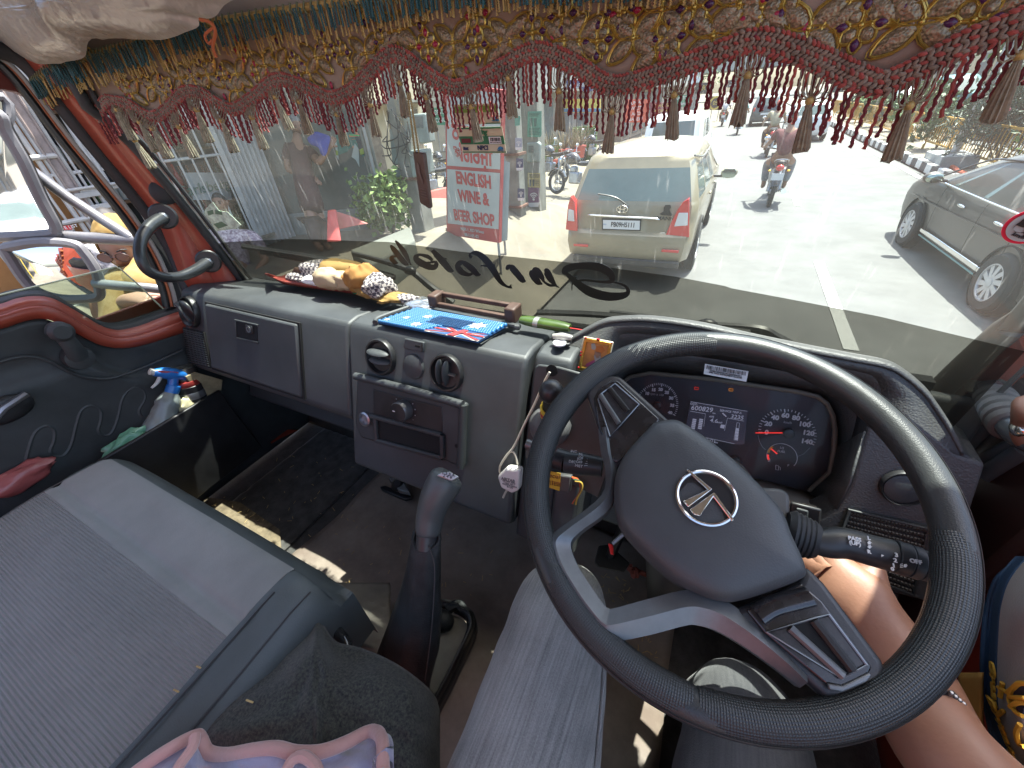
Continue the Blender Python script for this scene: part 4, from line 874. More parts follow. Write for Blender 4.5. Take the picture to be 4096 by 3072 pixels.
def bush(name,label,cat,c,rad,h,n,size,m,seed,group=None,stems=6,thin=.35):
 r=random.Random(seed);t=thing(name,label,cat,c,group);c=V(c);b=MB();pts=[]
 cl=[V((r.uniform(-1,1)*rad*.75,r.uniform(-1,1)*rad*.75,r.uniform(.3,.95)*h)) for _ in range(max(5,stems*2))]
 for q in cl[:stems]:b.tube(polyline([c,c+q*.5+V((0,0,h*.1)),c+q],6),[.02,.018,.014,.011,.008,.004],5)
 b.build('trunk',BARK,t)
 for i in range(n):
  q=cl[i % len(cl)];k=V((r.gauss(0,1),r.gauss(0,1),r.gauss(0,1)));pts.append(c+q+k*rad*.24)
 leafmesh('crown',[p for p in pts if p.z > c.z+.02],size,m,t,seed,thin);return t
bush('oleander_bush','dark grey green oleander bush beside the grey post on the median','bush',(5.75,15.0,.12),1.0,1.9,3600,.16,LEAF[2],3,'bushes on the median',thin=.14)
bush('oleander_bush','bright green feathery bush growing through the yellow railing','bush',(5.75,12.7,.12),.75,1.5,2600,.14,LEAF[1],4,'bushes on the median',thin=.2)
bush('oleander_bush','low dark bush behind the grey car, nearest on the median','bush',(5.9,10.7,.12),.7,1.1,1700,.15,LEAF[0],5,'bushes on the median',thin=.2)
bush('oleander_bush','tall loose bush with pink flowers at the top right','bush',(6.2,14.0,.12),1.3,2.7,3800,.16,LEAF[2],6,'bushes on the median',thin=.16)
for k in range(6):bush('oleander_bush','small dark bush further along behind the railing','bush',(5.9+rnd.uniform(-.2,.2),19.5+k*3.4,.12),.7,1.3+rnd.uniform(-.2,.5),800,.18,LEAF[k % 3],20+k,'small far bushes on the median')
pf=MB();r_=random.Random(5)
for k in range(40):pf.ell((6.2+r_.gauss(0,.6),14+r_.gauss(0,.7),1.2+r_.uniform(0,1.6)),.035,6,4)
o=pf.build('flower_heads',mat('flower_pink',(.6,.12,.18),.6),None,kind='stuff');tag(o,'scattered pink flower heads on the tall oleander bush','flowers',kind='stuff')
# shrub by the grey wall, left
sx=wD(1560,850,5.2)
bush('shrub','leafy shrub with pale sunlit leaves growing by the grey wall corner','shrub',(sx.x-.1,sx.y+.1,.86),.40,.75,1300,.085,mat('leaf_lemon',(.13,.19,.05),.5,var=.7,vscale=9),9,thin=.4)
# ================================================================ vehicles
CARGL=mat('car_glass',(.10,.135,.125),.06,spec=.8,var=.15,vscale=2)
TYRE=mat('tyre',(.02,.02,.02),.8,bump=.4,bscale=80,var=.3);ALLOY=mat('alloy',(.5,.5,.5),.35,metal=.35,var=.1)
def wheel(parent,c,R=.32,w_=.2,spokes=10,side=-1):
 c=V(c);b=MB();b.lathe(c-V((w_/2*1,0,0)),(1,0,0),[(R*.64,0),(R*.92,.0),(R,.04),(R,w_-.04),(R*.92,w_),(R*.64,w_)],36,caps=False);t=b.build('wheel',TYRE,parent)
 b=MB();x0=c.x+side*(w_/2-.015)
 b.lathe(V((x0,c.y,c.z)),(side,0,0),[(R*.66,-.05),(R*.66,.012),(R*.60,.014),(R*.58,-.01)],30,caps=False)
 b.lathe(V((x0,c.y,c.z)),(side,0,0),[(R*.16,-.02),(R*.16,.012),(R*.08,.018)],16)
 for k in range(spokes):
  q=2*math.pi*k/spokes;d=V((0,math.cos(q),math.sin(q)));e=V((0,-math.sin(q),math.cos(q)))
  p0=V((x0+side*.008,c.y,c.z))+d*R*.13;p1=V((x0+side*.004,c.y,c.z))+d*R*.61+e*R*.16
  b.prism([p0+e*.022,p0-e*.022,p1-e*.016,p1+e*.05],(-side*.02,0,0))
 b.build('rim',ALLOY,t)
 b=MB();b.lathe(V((x0-side*.06,c.y,c.z)),(side,0,0),[(R*.62,0),(R*.62,.005)],24);b.build('brake_disc',HOLE,t)
 return t
class Car:
 """body lofted over height; every level is (z, y_rear, y_front, half width)"""
 def __init__(s,name,label,loc,yaw,levels,sb,paint,group=None,rr=.16,rf=.22,cat='car',nR=10):
  s.t=thing(name,label,cat,(0,0,0),group);s.lv=levels;s.sb=sb;s.nR=nR;s.nS=len(sb)-1;s.paint=paint;s.loc=loc;s.yaw=yaw;s.rr=rr;s.rf=rf
  s.rows=[s.outline(l) for l in levels];s.K=len(s.rows[0]);s.used=set()
 def outline(s,l):
  z,yr,yf,hw=l[:4];P=[];n=s.nR;rr=min(s.rr,hw*.5);rf=min(s.rf,hw*.6)
  R_=[-1,-.9,-.72,-.5,-.25,0,.25,.5,.72,.9,1]
  bow=lambda u:rr*(1-math.sqrt(max(0,1-min(1,max(0,(abs(u)-(1-rr/hw))/(rr/hw))) ** 2))*1.0)+.03*u*u
  bof=lambda u:rf*(1-math.sqrt(max(0,1-min(1,max(0,(abs(u)-(1-rf/hw))/(rf/hw))) ** 2))*1.0)+.10*u*u
  for u in R_[:-1]:P.append(V((u*hw*.985,yr+bow(u*.985),z)))
  for t in s.sb[:-1]:P.append(V((hw*(1-.035*abs(2*t-1) ** 3),lerp(yr+rr+.03,yf-rf-.1,t),z)))
  for u in R_[:-1]:P.append(V((-u*hw*.985,yf-bof(u*.985),z)))
  for t in s.sb[:-1]:P.append(V((-hw*(1-.035*abs(2*t-1) ** 3),lerp(yf-rf-.1,yr+rr+.03,t),z)))
  return P
 def idx(s,where,k):          # segment index on a side
  n,m=s.nR,s.nS
  return {'rear':k,'right':n+k,'front':n+m+k,'left':2*n+m+(m-1-k)}[where]
 def panel(s,name,m,rows,where,ks,off=.003,inset=0,parent=None):
  b=MB()
  for r in rows:
   for k in ks:
    i=s.idx(where,k);j=(i+1) % s.K;s.used.add((r,i));q=[s.rows[r][i],s.rows[r][j],s.rows[r+1][j],s.rows[r+1][i]]
    b.add(q,[(0,1,2,3)])
  me=b;o=b.build(name,m,parent or s.t,smooth=True);bm=bmesh.new();bm.from_mesh(o.data);bmesh.ops.remove_doubles(bm,verts=bm.verts,dist=1e-4);bm.to_mesh(o.data);bm.free();return o
 def body(s):
  b=MB();b.v=[p for r in s.rows for p in r];K=s.K
  for r in range(len(s.rows)-1):
   for i in range(K):
    if (r,i) not in s.used:b.f.append([r*K+i,r*K+(i+1) % K,(r+1)*K+(i+1) % K,(r+1)*K+i]);b.mi.append(0)
  c=len(b.v);T=s.rows[-1];b.v.append(sum(T,V())/K+V((0,0,.012)))
  for i in range(K):b.f.append([(len(s.rows)-1)*K+i,(len(s.rows)-1)*K+(i+1) % K,c]);b.mi.append(0)
  c=len(b.v);T=s.rows[0];b.v.append(sum(T,V())/K)
  for i in range(K):b.f.append([(i+1) % K,i,c]);b.mi.append(0)
  o=b.build('body',s.paint,s.t,angle=38);return o
 def arch(s,y,z,R,x,side):
  b=MB();b.lathe((side*(x-.10),y,z),(side,0,0),[(R,0),(R,.105),(R*.97,.112),(R*.95,.0)],36);b.build('wheel_arch',HOLE,s.t)
 def place(s):s.t.location=V(s.loc);s.t.rotation_euler=(0,0,s.yaw)
# ---- gold people carrier ahead
GOLD=mat('champagne_paint',(.27,.23,.15),.36,metal=.25,coat=.5,var=.06);
LV=[(.26,.10,4.42,.76),(.34,.01,4.52,.855),(.52,-.03,4.58,.878),(.66,.0,4.58,.88),(.70,.055,4.57,.88),(.86,.085,4.53,.883),(1.02,.105,4.42,.875),(1.045,.115,3.55,.862),(1.075,.125,3.50,.855),(1.44,.30,2.85,.742),(1.50,.335,2.70,.715),(1.565,.37,2.5,.69),(1.63,.52,2.35,.62),(1.67,.80,2.1,.46),(1.685,1.1,1.9,.25)]
c=Car('people_carrier','champagne gold people carrier stopped ahead, seen from behind',(-1.17,5.62,0),0,LV,[0,.03,.25,.28,.52,.55,.76,.78,.9,1],GOLD,cat='car',rr=.13)
rw=c.panel('rear_window',CARGL,(8,),'rear',range(1,9));
for sd in ('right','left'):
 for ks in ((1,),(3,),(5,)):c.panel('side_window',CARGL,(8,),sd,ks)
c.panel('windscreen',CARGL,(8,),'front',range(1,9))
LENSR=mat('lamp_red',(.55,.02,.015),.15,coat=1);LENSC=mat('lamp_clear',(.6,.6,.58),.12,coat=1)
c.body()
def rp(px,py,y):p=wY(px,py,y);return p-V(c.loc)
def rpoly(name,pts,m,y,parent=None,th=.03,bev=.006):
 b=MB();b.prism([rp(x,yy,y) for x,yy in pts],(0,th,0));return b.build(name,m,parent or c.t,bev=bev)
def c2(x,y):return (1300+x*.633,y*.633)
YR=5.62
for nm,pts in (('tail_lamp',[(1552,1240),(1578,1275),(1596,1465),(1520,1450),(1535,1300)]),):
 t_=rpoly(nm,[c2(*p) for p in pts],LENSR,YR+.045,th=.12)
 rpoly('lamp_lens',[c2(*p) for p in [(1537,1320),(1570,1330),(1575,1400),(1532,1395)]],LENSC,YR+.038,t_,th=.05)
t_=MB()
def c3b(x,y):return (2696+x*.633,y*.633)
t_=rpoly('tail_lamp',[c3b(*p) for p in [(95,1255),(95,1500),(-60,1502),(-30,1430),(20,1330),(60,1275)]],LENSR,YR+.045,th=.14)
rpoly('lamp_lens',[c3b(*p) for p in [(88,1345),(86,1425),(0,1432),(30,1345)]],LENSC,YR+.038,t_,th=.05)
pl=rpoly('number_plate',[c2(*p) for p in [(1750,1382),(1997,1388),(1993,1460),(1750,1452)]],INK,YR+.055,th=.02,bev=.002)
rpoly('plate_face',[c2(*p) for p in [(1757,1390),(1990,1395),(1987,1453),(1757,1445)]],mat('plate_white',(.68,.68,.66),.5),YR+.051,pl,th=.006,bev=0)
text('lettering','PB09H5111',rp(*c2(1882,1422),YR+.049),(1,0,.0),(0,0,1),.085,INK,pl,sx=.82,off=.002)
text('lettering','IND',rp(*c2(1768,1418),YR+.049),(1,0,0),(0,0,1),.025,MATS['blue_print'],pl)
b=MB();pp=polyline([rp(*c2(x,y),YR+.055) for x,y in [(1660,1358),(1720,1362),(1900,1372),(2060,1380),(2115,1388)]],16);b.tube(pp,[.006+.016*math.sin(k/15*math.pi) ** .4 for k in range(16)],10,flat=.8,up=(0,0,1));b.build('chrome_bar',CHROME,c.t)
b=MB();e0=rp(*c2(1878,1322),YR+.065)
for ax,az in ((.075,.047),(.03,.047),(.055,.022)):b.tube([e0+V((ax*math.cos(q*.3927),0,az*math.sin(q*.3927)+(.022 if az < .03 else 0))) for q in range(16)],.006,6,closed=True)
b.build('badge',CHROME,c.t)
text('lettering','MANN',rp(*c2(2152,1382),YR+.07),(1,0,-.02),(0,0,1),.065,INK,c.t,off=.0012,sx=1.15)
text('lettering','INNOVA',rp(*c2(1658,1450),YR+.062),(1,0,-.05),(0,0,1),.045,STEEL,c.t,sx=1.2)
b=MB();q=rp(*c2(2160,1335),YR+.066)
b.prism([q+V((x,0,z)) for x,z in [(-.03,.075),(.03,.078),(.045,.05),(.03,.02),(.045,-.01),(.08,-.04),(.07,-.055),(-.05,-.05),(-.085,-.035),(-.04,.0),(-.045,.045)]],(0,.004,0));b.build('portrait_decal',INK,c.t,smooth=False)
b=MB();b.prism([rp(*c2(*p),YR+.06) for p in [(2115,1470),(2148,1468),(2140,1495),(2122,1495)]],(0,.004,0));b.build('trim_badge',CHROME,c.t)
b=MB();b.tube(polyline([rp(*c2(x,y),YR+.09) for x,y in [(1915,1308),(1880,1275),(1840,1250),(1790,1236),(1725,1226)]],14),[.016]*3+[.010]*11,6);b.build('rear_wiper',BLK,c.t)
b=MB();b.tube(polyline([rp(*c2(x,y),YR+.055) for x,y in [(1600,1470),(1615,1530),(1680,1570),(1900,1590),(2080,1600),(2140,1560),(2160,1500)]],30),.006,6);b.build('hatch_gap',HOLE,c.t)
b=MB();b.tube(polyline([rp(*c2(x,y),YR+.055) for x,y in [(1700,1475),(1750,1492),(1960,1500),(2010,1470)]],16),.006,6);b.build('plate_recess_edge',mat('gold_dark',(.2,.165,.10),.4,metal=.5),c.t)
b=MB();b.box((-.62,-.045,.50),(.22,.02,.035));b.build('reflector',LENSR,c.t,bev=.006);b=MB();b.box((.62,-.045,.50),(.22,.02,.035));b.build('reflector',LENSR,c.t,bev=.006)
b=MB();b.box((0,.03,.30),(1.5,.10,.10));b.build('lower_valance',BLK,c.t,bev=.02)
mp_=wY(2917,690,8.1)-V(c.loc)
b=MB();b.ell(mp_,(.125,.07,.085),16,10);mi_=b.build('door_mirror',GOLD,c.t)
b=MB();b.prism([mp_+V((x,-.066,z)) for x,z in [(-.10,-.05),(-.11,.03),(-.08,.066),(.07,.066),(.105,.03),(.10,-.05),(.07,-.066),(-.07,-.066)]],(0,-.012,0));b.build('mirror_glass',mat('mirror_greenish',(.35,.42,.36),.05,metal=.9),mi_,bev=.006)
b=MB();b.tube([mp_+V((-.05,0,-.05)),V((.86,mp_.y+.02,1.03))],.022,8);b.build('mirror_arm',BLK,mi_)
for sd,sg in (('right',1),('left',-1)):
 for yy in (.92,3.65):wheel(c.t,(sg*.80,yy,.33),.33,.21,7,sg);c.arch(yy,.36,.39,.885,sg)
 for yy in (1.62,2.55):b=MB();b.box((sg*.90,yy,.93),(.03,.17,.03));b.build('door_handle',GOLD,c.t,bev=.01)
b=MB();b.tube(polyline([V((.68,.42,1.56)),V((.745,.9,1.50)),V((.75,1.6,1.50)),V((.74,2.3,1.49)),V((.70,2.8,1.40)),V((.85,3.4,1.08))],24),.012,6);b.build('weather_shield',mat('shield_smoke',(.12,.12,.11),.2),c.t)
c.place();innova=c
# ---- grey saloon passing on the right
GREYC=mat('bronze_grey_paint',(.075,.066,.054),.45,metal=.1,coat=.25,var=.15,vscale=3)
LV=[(.20,.12,4.15,.74),(.27,.02,4.28,.82),(.45,-.02,4.35,.845),(.60,-.01,4.36,.855),(.74,.02,4.28,.86),(.86,.06,4.1,.85),(.915,.10,3.9,.838),(.93,.52,3.42,.825),(.95,.56,3.36,.82),(1.27,.98,2.62,.675),(1.32,1.05,2.48,.65),(1.38,1.15,2.3,.60),(1.43,1.32,2.1,.50),(1.455,1.55,1.9,.30)]
c=Car('saloon_car','dusty bronze grey saloon with alloy wheels passing on the right',(3.62,5.05,0),math.radians(3),LV,[0,.05,.13,.16,.48,.52,.90,.93,1],GREYC,cat='car')
for sd in ('right','left'):
 for ks in ((1,),(3,),(5,)):c.panel('side_window',CARGL,(8,),sd,ks)
c.panel('rear_window',CARGL,(8,),'rear',range(1,9));c.panel('windscreen',CARGL,(8,),'front',range(1,9));c.body()
for sg in (-1,1):
 for yy in (.83,3.33):wheel(c.t,(sg*.79,yy,.31),.31,.2,10,sg);c.arch(yy,.33,.365,.862,sg)
for yy in (1.30,2.20):
 b=MB();b.ell((-.868,yy,.80),(.018,.10,.02),12,8);b.build('door_handle',CHROME,c.t)
b=MB();b.tube(polyline([V((-.83,.70,.937)),V((-.848,1.5,.937)),V((-.846,2.4,.937)),V((-.83,3.2,.937))],16),.011,6);b.build('window_chrome',CHROME,c.t)
b=MB();b.tube(polyline([V((-.822,.62,.96)),V((-.69,1.0,1.28)),V((-.66,1.6,1.325)),V((-.665,2.2,1.30)),V((-.69,2.6,1.24)),V((-.82,3.3,.95))],30),.011,6);b.build('window_frame',BLK,c.t)
b=MB();b.box((-.862,2.02,.34),(.02,1.75,.055));b.build('sill_strip',CHROME,c.t,bev=.008)
b=MB();b.box((-.853,2.02,.27),(.02,1.75,.02));b.build('sill_line',mat('teal_shine',(.1,.25,.26),.3,metal=.5),c.t,bev=.004)
for yy in (1.70,2.80,.95):b=MB();b.tube(polyline([V((-.846,yy,.30)),V((-.866,yy,.62)),V((-.858,yy+.01,.86)),V((-.835,yy+.02,.93))],8),.0022,5);b.build('door_gap',HOLE,c.t)
b=MB();b.tube(polyline([V((-.868,.4,.72)),V((-.876,1.6,.70)),V((-.876,2.6,.68)),V((-.86,3.7,.66))],12),.012,6,flat=.4,up=(1,0,0));b.build('body_crease',GREYC,c.t)
b=MB();b.ell((-.97,3.02,1.0),(.115,.07,.075),16,10);mi_=b.build('door_mirror',GREYC,c.t)
b=MB();b.ell((-.97,2.965,1.0),(.10,.03,.06),14,8);b.build('mirror_glass',MATS['mirror_greenish'],mi_);b=MB();b.tube([V((-.9,3.02,.97)),V((-.80,3.05,.95))],.02,8);b.build('mirror_arm',BLK,mi_)
b=MB();b.box((0,4.2,.62),(1.3,.1,.12));b.build('headlamps',LENSC,c.t,bev=.03)
c.place()
# ---- white jeep ahead of the gold one, and simpler far traffic
def simplecar(name,label,loc,yaw,paint,tall=1.0,group=None,L=4.0,jeep=False):
 k=tall;hw=.82
 LV=[(.25,.08,L-.1,.72),(.35,0,L,.80),(.6*k,-.02,L,hw),(.80*k,.0,L-.05,hw),(.96*k,.04,L-.15,.81),(.99*k,.06,L*.76,.80),(1.02*k,.08,L*.75,.79),(1.38*k,.16 if jeep else .35,L*.62,.74 if jeep else .66),(1.46*k,.22 if jeep else .45,L*.58,.70 if jeep else .6),(1.52*k,.34 if jeep else .7,L*.5,.55),(1.54*k,.6 if jeep else 1.0,L*.45,.3)]
 c=Car(name,label,loc,yaw,LV,[0,.06,.3,.34,.62,.66,.94,1],paint,group,cat='car',rr=.10)
 c.panel('rear_window',CARGL,(6,),'rear',range(2,8));c.panel('windscreen',CARGL,(6,),'front',range(1,9))
 for sd in ('left','right'):
  for ks in ((1,),(3,),(5,)):c.panel('side_window',CARGL,(6,),sd,ks)
 c.body()
 for sg in (-1,1):
  for yy in (.7,L-.75):wheel(c.t,(sg*.72,yy,.31),.31,.19,7,sg)
  b=MB();b.box((sg*.68,.03,.85*k),(.12,.06,.2));b.build('tail_lamp',LENSR,c.t,bev=.01)
  b=MB();b.box((sg*.6,L-.06,.72*k),(.25,.06,.13));b.build('headlamp',LENSC,c.t,bev=.02)
 b=MB();b.box((0,-.02,.62*k),(.5,.02,.11));b.build('number_plate',MATS['plate_white'],c.t)
 c.place();return c
WPT=mat('white_paint',(.72,.72,.70),.3,coat=.6,var=.05);SILV=mat('silver_paint',(.4,.4,.4),.3,metal=.5,coat=.6);DKC=mat('dark_paint',(.05,.06,.065),.3,coat=.7);MRC=mat('teal_paint',(.06,.17,.17),.4)
j=simplecar('jeep','boxy white jeep with a roof rack parked in front of the gold people carrier',(-1.75,13.2,0),0,WPT,1.16,None,4.1,True)
b=MB()
for z in (1.5,1.62,1.74):b.tube([V((.80,.1,z)),V((.80,.5,z+.02))],.012,5)
b.build('ladder_rung',WPT,j.t);
simplecar('hatchback','white hatchback driving ahead near the yellow railing',(2.55,24.5,0),0,WPT,1.0)
simplecar('estate_car','dark vehicle far ahead in the middle of the road',(1.0,36,0),0,DKC,1.15)
simplecar('hatchback','silver car standing on the far carriageway, nearest the tall bush',(10.2,19.0,0),math.pi,SILV,1.0)
simplecar('hatchback','white car on the far carriageway at the right edge',(9.3,13.6,0),math.pi,WPT,1.05)
simplecar('van','dark van on the far carriageway behind the railing',(8.8,26,0),math.pi,DKC,1.25)
simplecar('van','teal green van on the far carriageway, furthest along',(9.2,34,0),math.pi,MRC,1.3)
simplecar('hatchback','grey car far along on the other carriageway',(9.4,43,0),math.pi,SILV,1.0)
# ---- motorcycles
def bike(name,label,loc,yaw,group=None,lean=0,tank=(.03,.03,.032),scooter=False):
 t=thing(name,label,'motorcycle',(0,0,0),group);TM=mat('tank_%d' % int(sum(tank)*1000),tank,.25,coat=.8)
 for nm,y in (('rear',0),('front',1.30)):
  R=.30 if not scooter else .22
  b=MB();b.tube([V((0,y+R*.9*math.cos(k*math.pi/14),R+R*.9*math.sin(k*math.pi/14))) for k in range(28)],R*.15,8,closed=True);wh=b.build('wheel',TYRE,t)
  b=MB();b.tube([V((0,y+R*.72*math.cos(k*math.pi/12),R+R*.72*math.sin(k*math.pi/12))) for k in range(24)],.012,6,closed=True);b.lathe((-.06,y,R),(1,0,0),[(.05,0),(.05,.12)],12)
  for k in range(6):q=k*math.pi/3;b.tube([V((0,y,R)),V((0,y+R*.72*math.cos(q),R+R*.72*math.sin(q)))],.009,5)
  b.build('rim',ALLOY if not scooter else STEEL,wh)
  b=MB();b.tube(polyline([V((0,y+(R+.05)*math.cos(a),R+(R+.05)*math.sin(a))) for a in (.5,1.0,1.57,2.1,2.7)],14),.07,8,flat=.25,up=(0,0,1));b.build('mudguard',TM,t)
 b=MB();b.tube(polyline([V((0,.95,.86)),V((0,.75,.92)),V((0,.55,.84))],10),[.07,.12,.14,.15,.155,.15,.14,.12,.10,.07],14);b.build('tank',TM,t)
 b=MB();b.tube(polyline([V((0,.55,.80)),V((0,.2,.81)),V((0,-.15,.86)),V((0,-.28,.90))],12),[.09,.12,.13,.13,.13,.125,.12,.12,.115,.11,.09,.05],10,flat=.5,up=(0,0,1));b.build('seat',BLK,t)
 b=MB();b.box((0,.62,.45),(.22,.34,.30));b.box((0,.68,.66),(.16,.2,.16));b.build('engine',STEEL,t,bev=.04)
 b=MB();b.tube([V((.16,.65,.30)),V((.18,.2,.30)),V((.19,-.28,.36))],[.022,.05,.055],10);b.build('exhaust',CHROME,t)
 b=MB()
 for sg in (-1,1):b.tube([V((sg*.09,1.30,.30)),V((sg*.09,1.02,.98))],.025,8);b.tube([V((sg*.1,0,.30)),V((sg*.1,.1,.72))],.03,8);b.tube([V((sg*.07,0,.30)),V((sg*.09,.6,.38))],.02,6)
 b.build('fork',STEEL,t)
 b=MB();b.tube(polyline([V((-.38,.82,1.06)),V((-.24,.92,1.05)),V((0,1.0,1.0)),V((.24,.92,1.05)),V((.38,.82,1.06))],16),.016,6);hb_=b.build('handlebar',BLK,t)
 for sg in (-1,1):
  b=MB();b.ell((sg*.36,.92,1.24),(.065,.02,.045),10,6);b.tube([V((sg*.3,.9,1.06)),V((sg*.36,.93,1.22))],.008,5);b.build('mirror',CHROME,hb_)
  b=MB();b.ell((sg*.17,-.22,.74),(.03,.04,.022),8,6);b.build('indicator',YELP,t)
 b=MB();b.lathe((0,1.10,.88),(0,1,.0),[(.05,-.06),(.095,.04),(.095,.06),(.06,.075)],16);b.build('headlamp',CHROME,t)
 b=MB();b.ell((0,-.30,.80),(.075,.04,.06),12,8);b.build('tail_lamp',LENSR,t)
 b=MB();b.box((0,-.34,.64),(.22,.012,.13));b.build('number_plate',MATS['plate_white'],t)
 b=MB();b.tube(polyline([V((-.12,-.1,.88)),V((-.1,-.32,.95)),V((.1,-.32,.95)),V((.12,-.1,.88))],12),.012,6);b.build('grab_rail',STEEL,t)
 t.location=V(loc);t.rotation_euler=(0,lean,yaw);return t
mb0=bike('motorcycle','black motorcycle with a red tail lamp, ridden ahead in the middle of the road',(.84,10.95,0),math.radians(-2))
bike('motorcycle','black motorcycle parked side on in front of the potted plants',(-4.9,13.0,.12),math.radians(60),None,.12)
def far(label,loc,yaw,group='motorcycles parked at the left roadside',lean=.1,tank=(.03,.03,.03)):
 o=clone(mb0);o.location=loc;o.rotation_euler=(0,lean,yaw);o['label']=label;o['group']=group;return o
far('black motorcycle parked just left of the gold people carrier',(-3.4,11.4,.05),math.radians(70))
far('motorcycle parked beyond the white jeep with its rear wheel towards the road',(-2.2,26.5,0),math.radians(110))
far('motorcycle parked in the row beyond the white jeep',(-3.0,29,0),math.radians(105))
far('motorcycle in the far left row near the round sign',(-3.2,33,0),math.radians(100))
far('motorcycle among the parked two wheelers behind the wooden pendant',(-9.0,12.6,.1),math.radians(60))
far('motorcycle beside the pendant, next to the meter pole',(-8.6,14.6,.05),math.radians(75))
far('scooter with a pale rear wheel left of the red lettered board',(-7.4,10.6,.1),math.radians(130))
far('motorcycle in front of the green hedge wall',(-5.2,18.6,.0),math.radians(60))
mb2=far('motorcycle ridden ahead of the maroon rider, beside the white hatchback',(.95,19.5,0),0,'motorcycles ridden ahead',0)
far('motorcycle ridden far ahead by the teal rider',(-.35,30,0),0,'motorcycles ridden ahead',0)
far('motorcycle ridden far ahead near the left roadside',(-1.6,38,0),0,'motorcycles ridden ahead',0)
far('motorcycle parked on the far carriageway at the right edge',(9.0,12.2,0),math.radians(-70),'motorcycles on the far carriageway')
# ================================================================ left roadside: shop, wall, poles, boards
CON=mat('concrete_pole',(.19,.19,.165),.9,bump=.6,bscale=45,var=.35,vscale=3)
METER=mat('meter_grey_green',(.22,.26,.24),.55,var=.25,vscale=6)
WALLM=mat('grey_render',(.13,.135,.115),.92,bump=.5,bscale=14,var=.25,vscale=1.6)
WHT=mat('white_enamel',(.42,.41,.39),.5,var=.15,vscale=8)
W0,W1=V((-5.86,3.95,.85)),V((-4.62,4.58,.85));WD_=(W1-W0).normalized();WN=V((WD_.y,-WD_.x,0))
wl=thing('boundary_wall','grey rendered wall with torn posters behind the standing man','wall',W0)
b=MB();b.prism([W0,W1,W1+V((0,0,2.9)),W0+V((0,0,2.9))],-WN*.2);b.build('render_face',WALLM,wl,bev=.01)
b=MB();b.prism([W0+WN*.01,W1+WN*.01,W1+WN*.01+V((0,0,.32)),W0+WN*.01+V((0,0,.32))],WN*.035);b.build('plinth_band',mat('wall_band',(.24,.25,.23),.9,var=.2),wl,bev=.008)
def c6(x,y):return (900+x*.31646,450+y*.31646)
def onwall(name,pts,m,off,par_=wl,th=.004):
 b=MB();b.prism([wP(*c6(x,y),W0+WN*off,WN) for x,y in pts],WN*th);return b.build(name,m,par_,smooth=False)
PTEAL=mat('poster_teal',(.05,.16,.13),.7,var=.4,vscale=14);PDARK=mat('poster_dark',(.04,.05,.06),.7,var=.4);PALE=mat('poster_pale',(.42,.46,.42),.8,var=.2);ORP=mat('poster_orange',(.55,.2,.1),.7);LIME=mat('poster_lime',(.25,.35,.05),.7)
ps=onwall('poster',[(1405,270),(1780,225),(1790,520),(1745,565),(1690,440),(1600,430),(1540,500),(1430,540),(1400,400)],PTEAL,.004)
onwall('poster',[(1620,260),(1745,280),(1760,540),(1700,500),(1670,380)],PDARK,.009);onwall('torn_paper',[(1640,390),(1690,460),(1700,690),(1655,600),(1600,560)],PALE,.014)
onwall('torn_paper',[(1395,300),(1420,430),(1440,600),(1410,560),(1392,420)],PALE,.009);onwall('print_patch',[(1700,470),(1760,440),(1765,520),(1715,535)],LIME,.014);onwall('print_patch',[(1400,470),(1430,490),(1430,540),(1405,540)],LIME,.013)
onwall('green_heading',[(1575,275),(1710,285),(1715,300),(1580,292)],mat('poster_green',(.05,.4,.12),.6),.014)
pp=wP(*c6(1690,370),W0+WN*.014,WN);text('lettering','ਤੀ',pp,WD_,(0,0,1),.26,ORP,wl,off=.004)
pv=thing('drain_pipe','grey vertical pipes at the right end of the rendered wall','pipe',W1)
for k in range(3):
 b=MB();q=W1+WD_*(.05+.05*k)+WN*.03;b.tube([q,q+V((0,0,2.8))],.022,8);b.build('pipe',WHT if k == 1 else CON,pv)
# low ramp parapet in front of the wall
b=MB();b.prism([wZ(1400,1000,1.05),wZ(1640,905,1.05),wZ(1660,960,1.05),wZ(1480,1060,1.05)],(0,0,-.35));o=b.build('parapet',WALLM,None,bev=.02);tag(o,'low slanting concrete parapet beside the leafy shrub','parapet')
# ---- shop with barred front
SXF=-5.8
sh=thing('shop','open fronted liquor shop behind white bars, with bottles on dark shelves','shop',(SXF-1,.5,.85))
b=MB();b.box((-8.4,.4,2.6),(.2,7.4,4.0));b.build('back_wall',mat('shop_wall',(.30,.26,.22),.85,var=.2),sh)
b=MB();b.box((-7.1,.4,4.3),(3.0,7.6,.25));b.build('roof_slab',CON,sh)
b=MB();b.box((-4.9,4.3,3.85),(2.0,3.9,.12));b.build('canopy',CON,sh)
b=MB();b.box((-7.1,.4,.80),(2.7,7.4,.16));b.build('shop_floor',CON,sh)
b=MB();b.box((-7.1,4.1,2.6),(2.6,.15,3.6));b.build('side_wall',WALLM,sh)
b=MB();b.box((-7.1,-3.2,2.6),(2.6,.15,3.6));b.build('side_wall',WALLM,sh)
PLY=mat('plywood_orange',(.30,.14,.045),.6,var=.25,vscale=2.5);SHELF=mat('shelf_brown',(.16,.08,.035),.6,var=.3);DRK=mat('shop_dark',(.05,.045,.045),.8,var=.4)
for y0,y1,z0,z1 in ((-.6,.55,.9,2.4),(.58,1.25,.9,2.1),(1.28,1.98,.9,2.75)):
 b=MB();b.box((-6.35,(y0+y1)/2,(z0+z1)/2),(.06,y1-y0,z1-z0));b.build('ply_panel',PLY,sh,bev=.006)
b=MB();b.box((-7.0,2.95,2.5),(.05,2.0,3.3));b.build('shelf_back',DRK,sh)
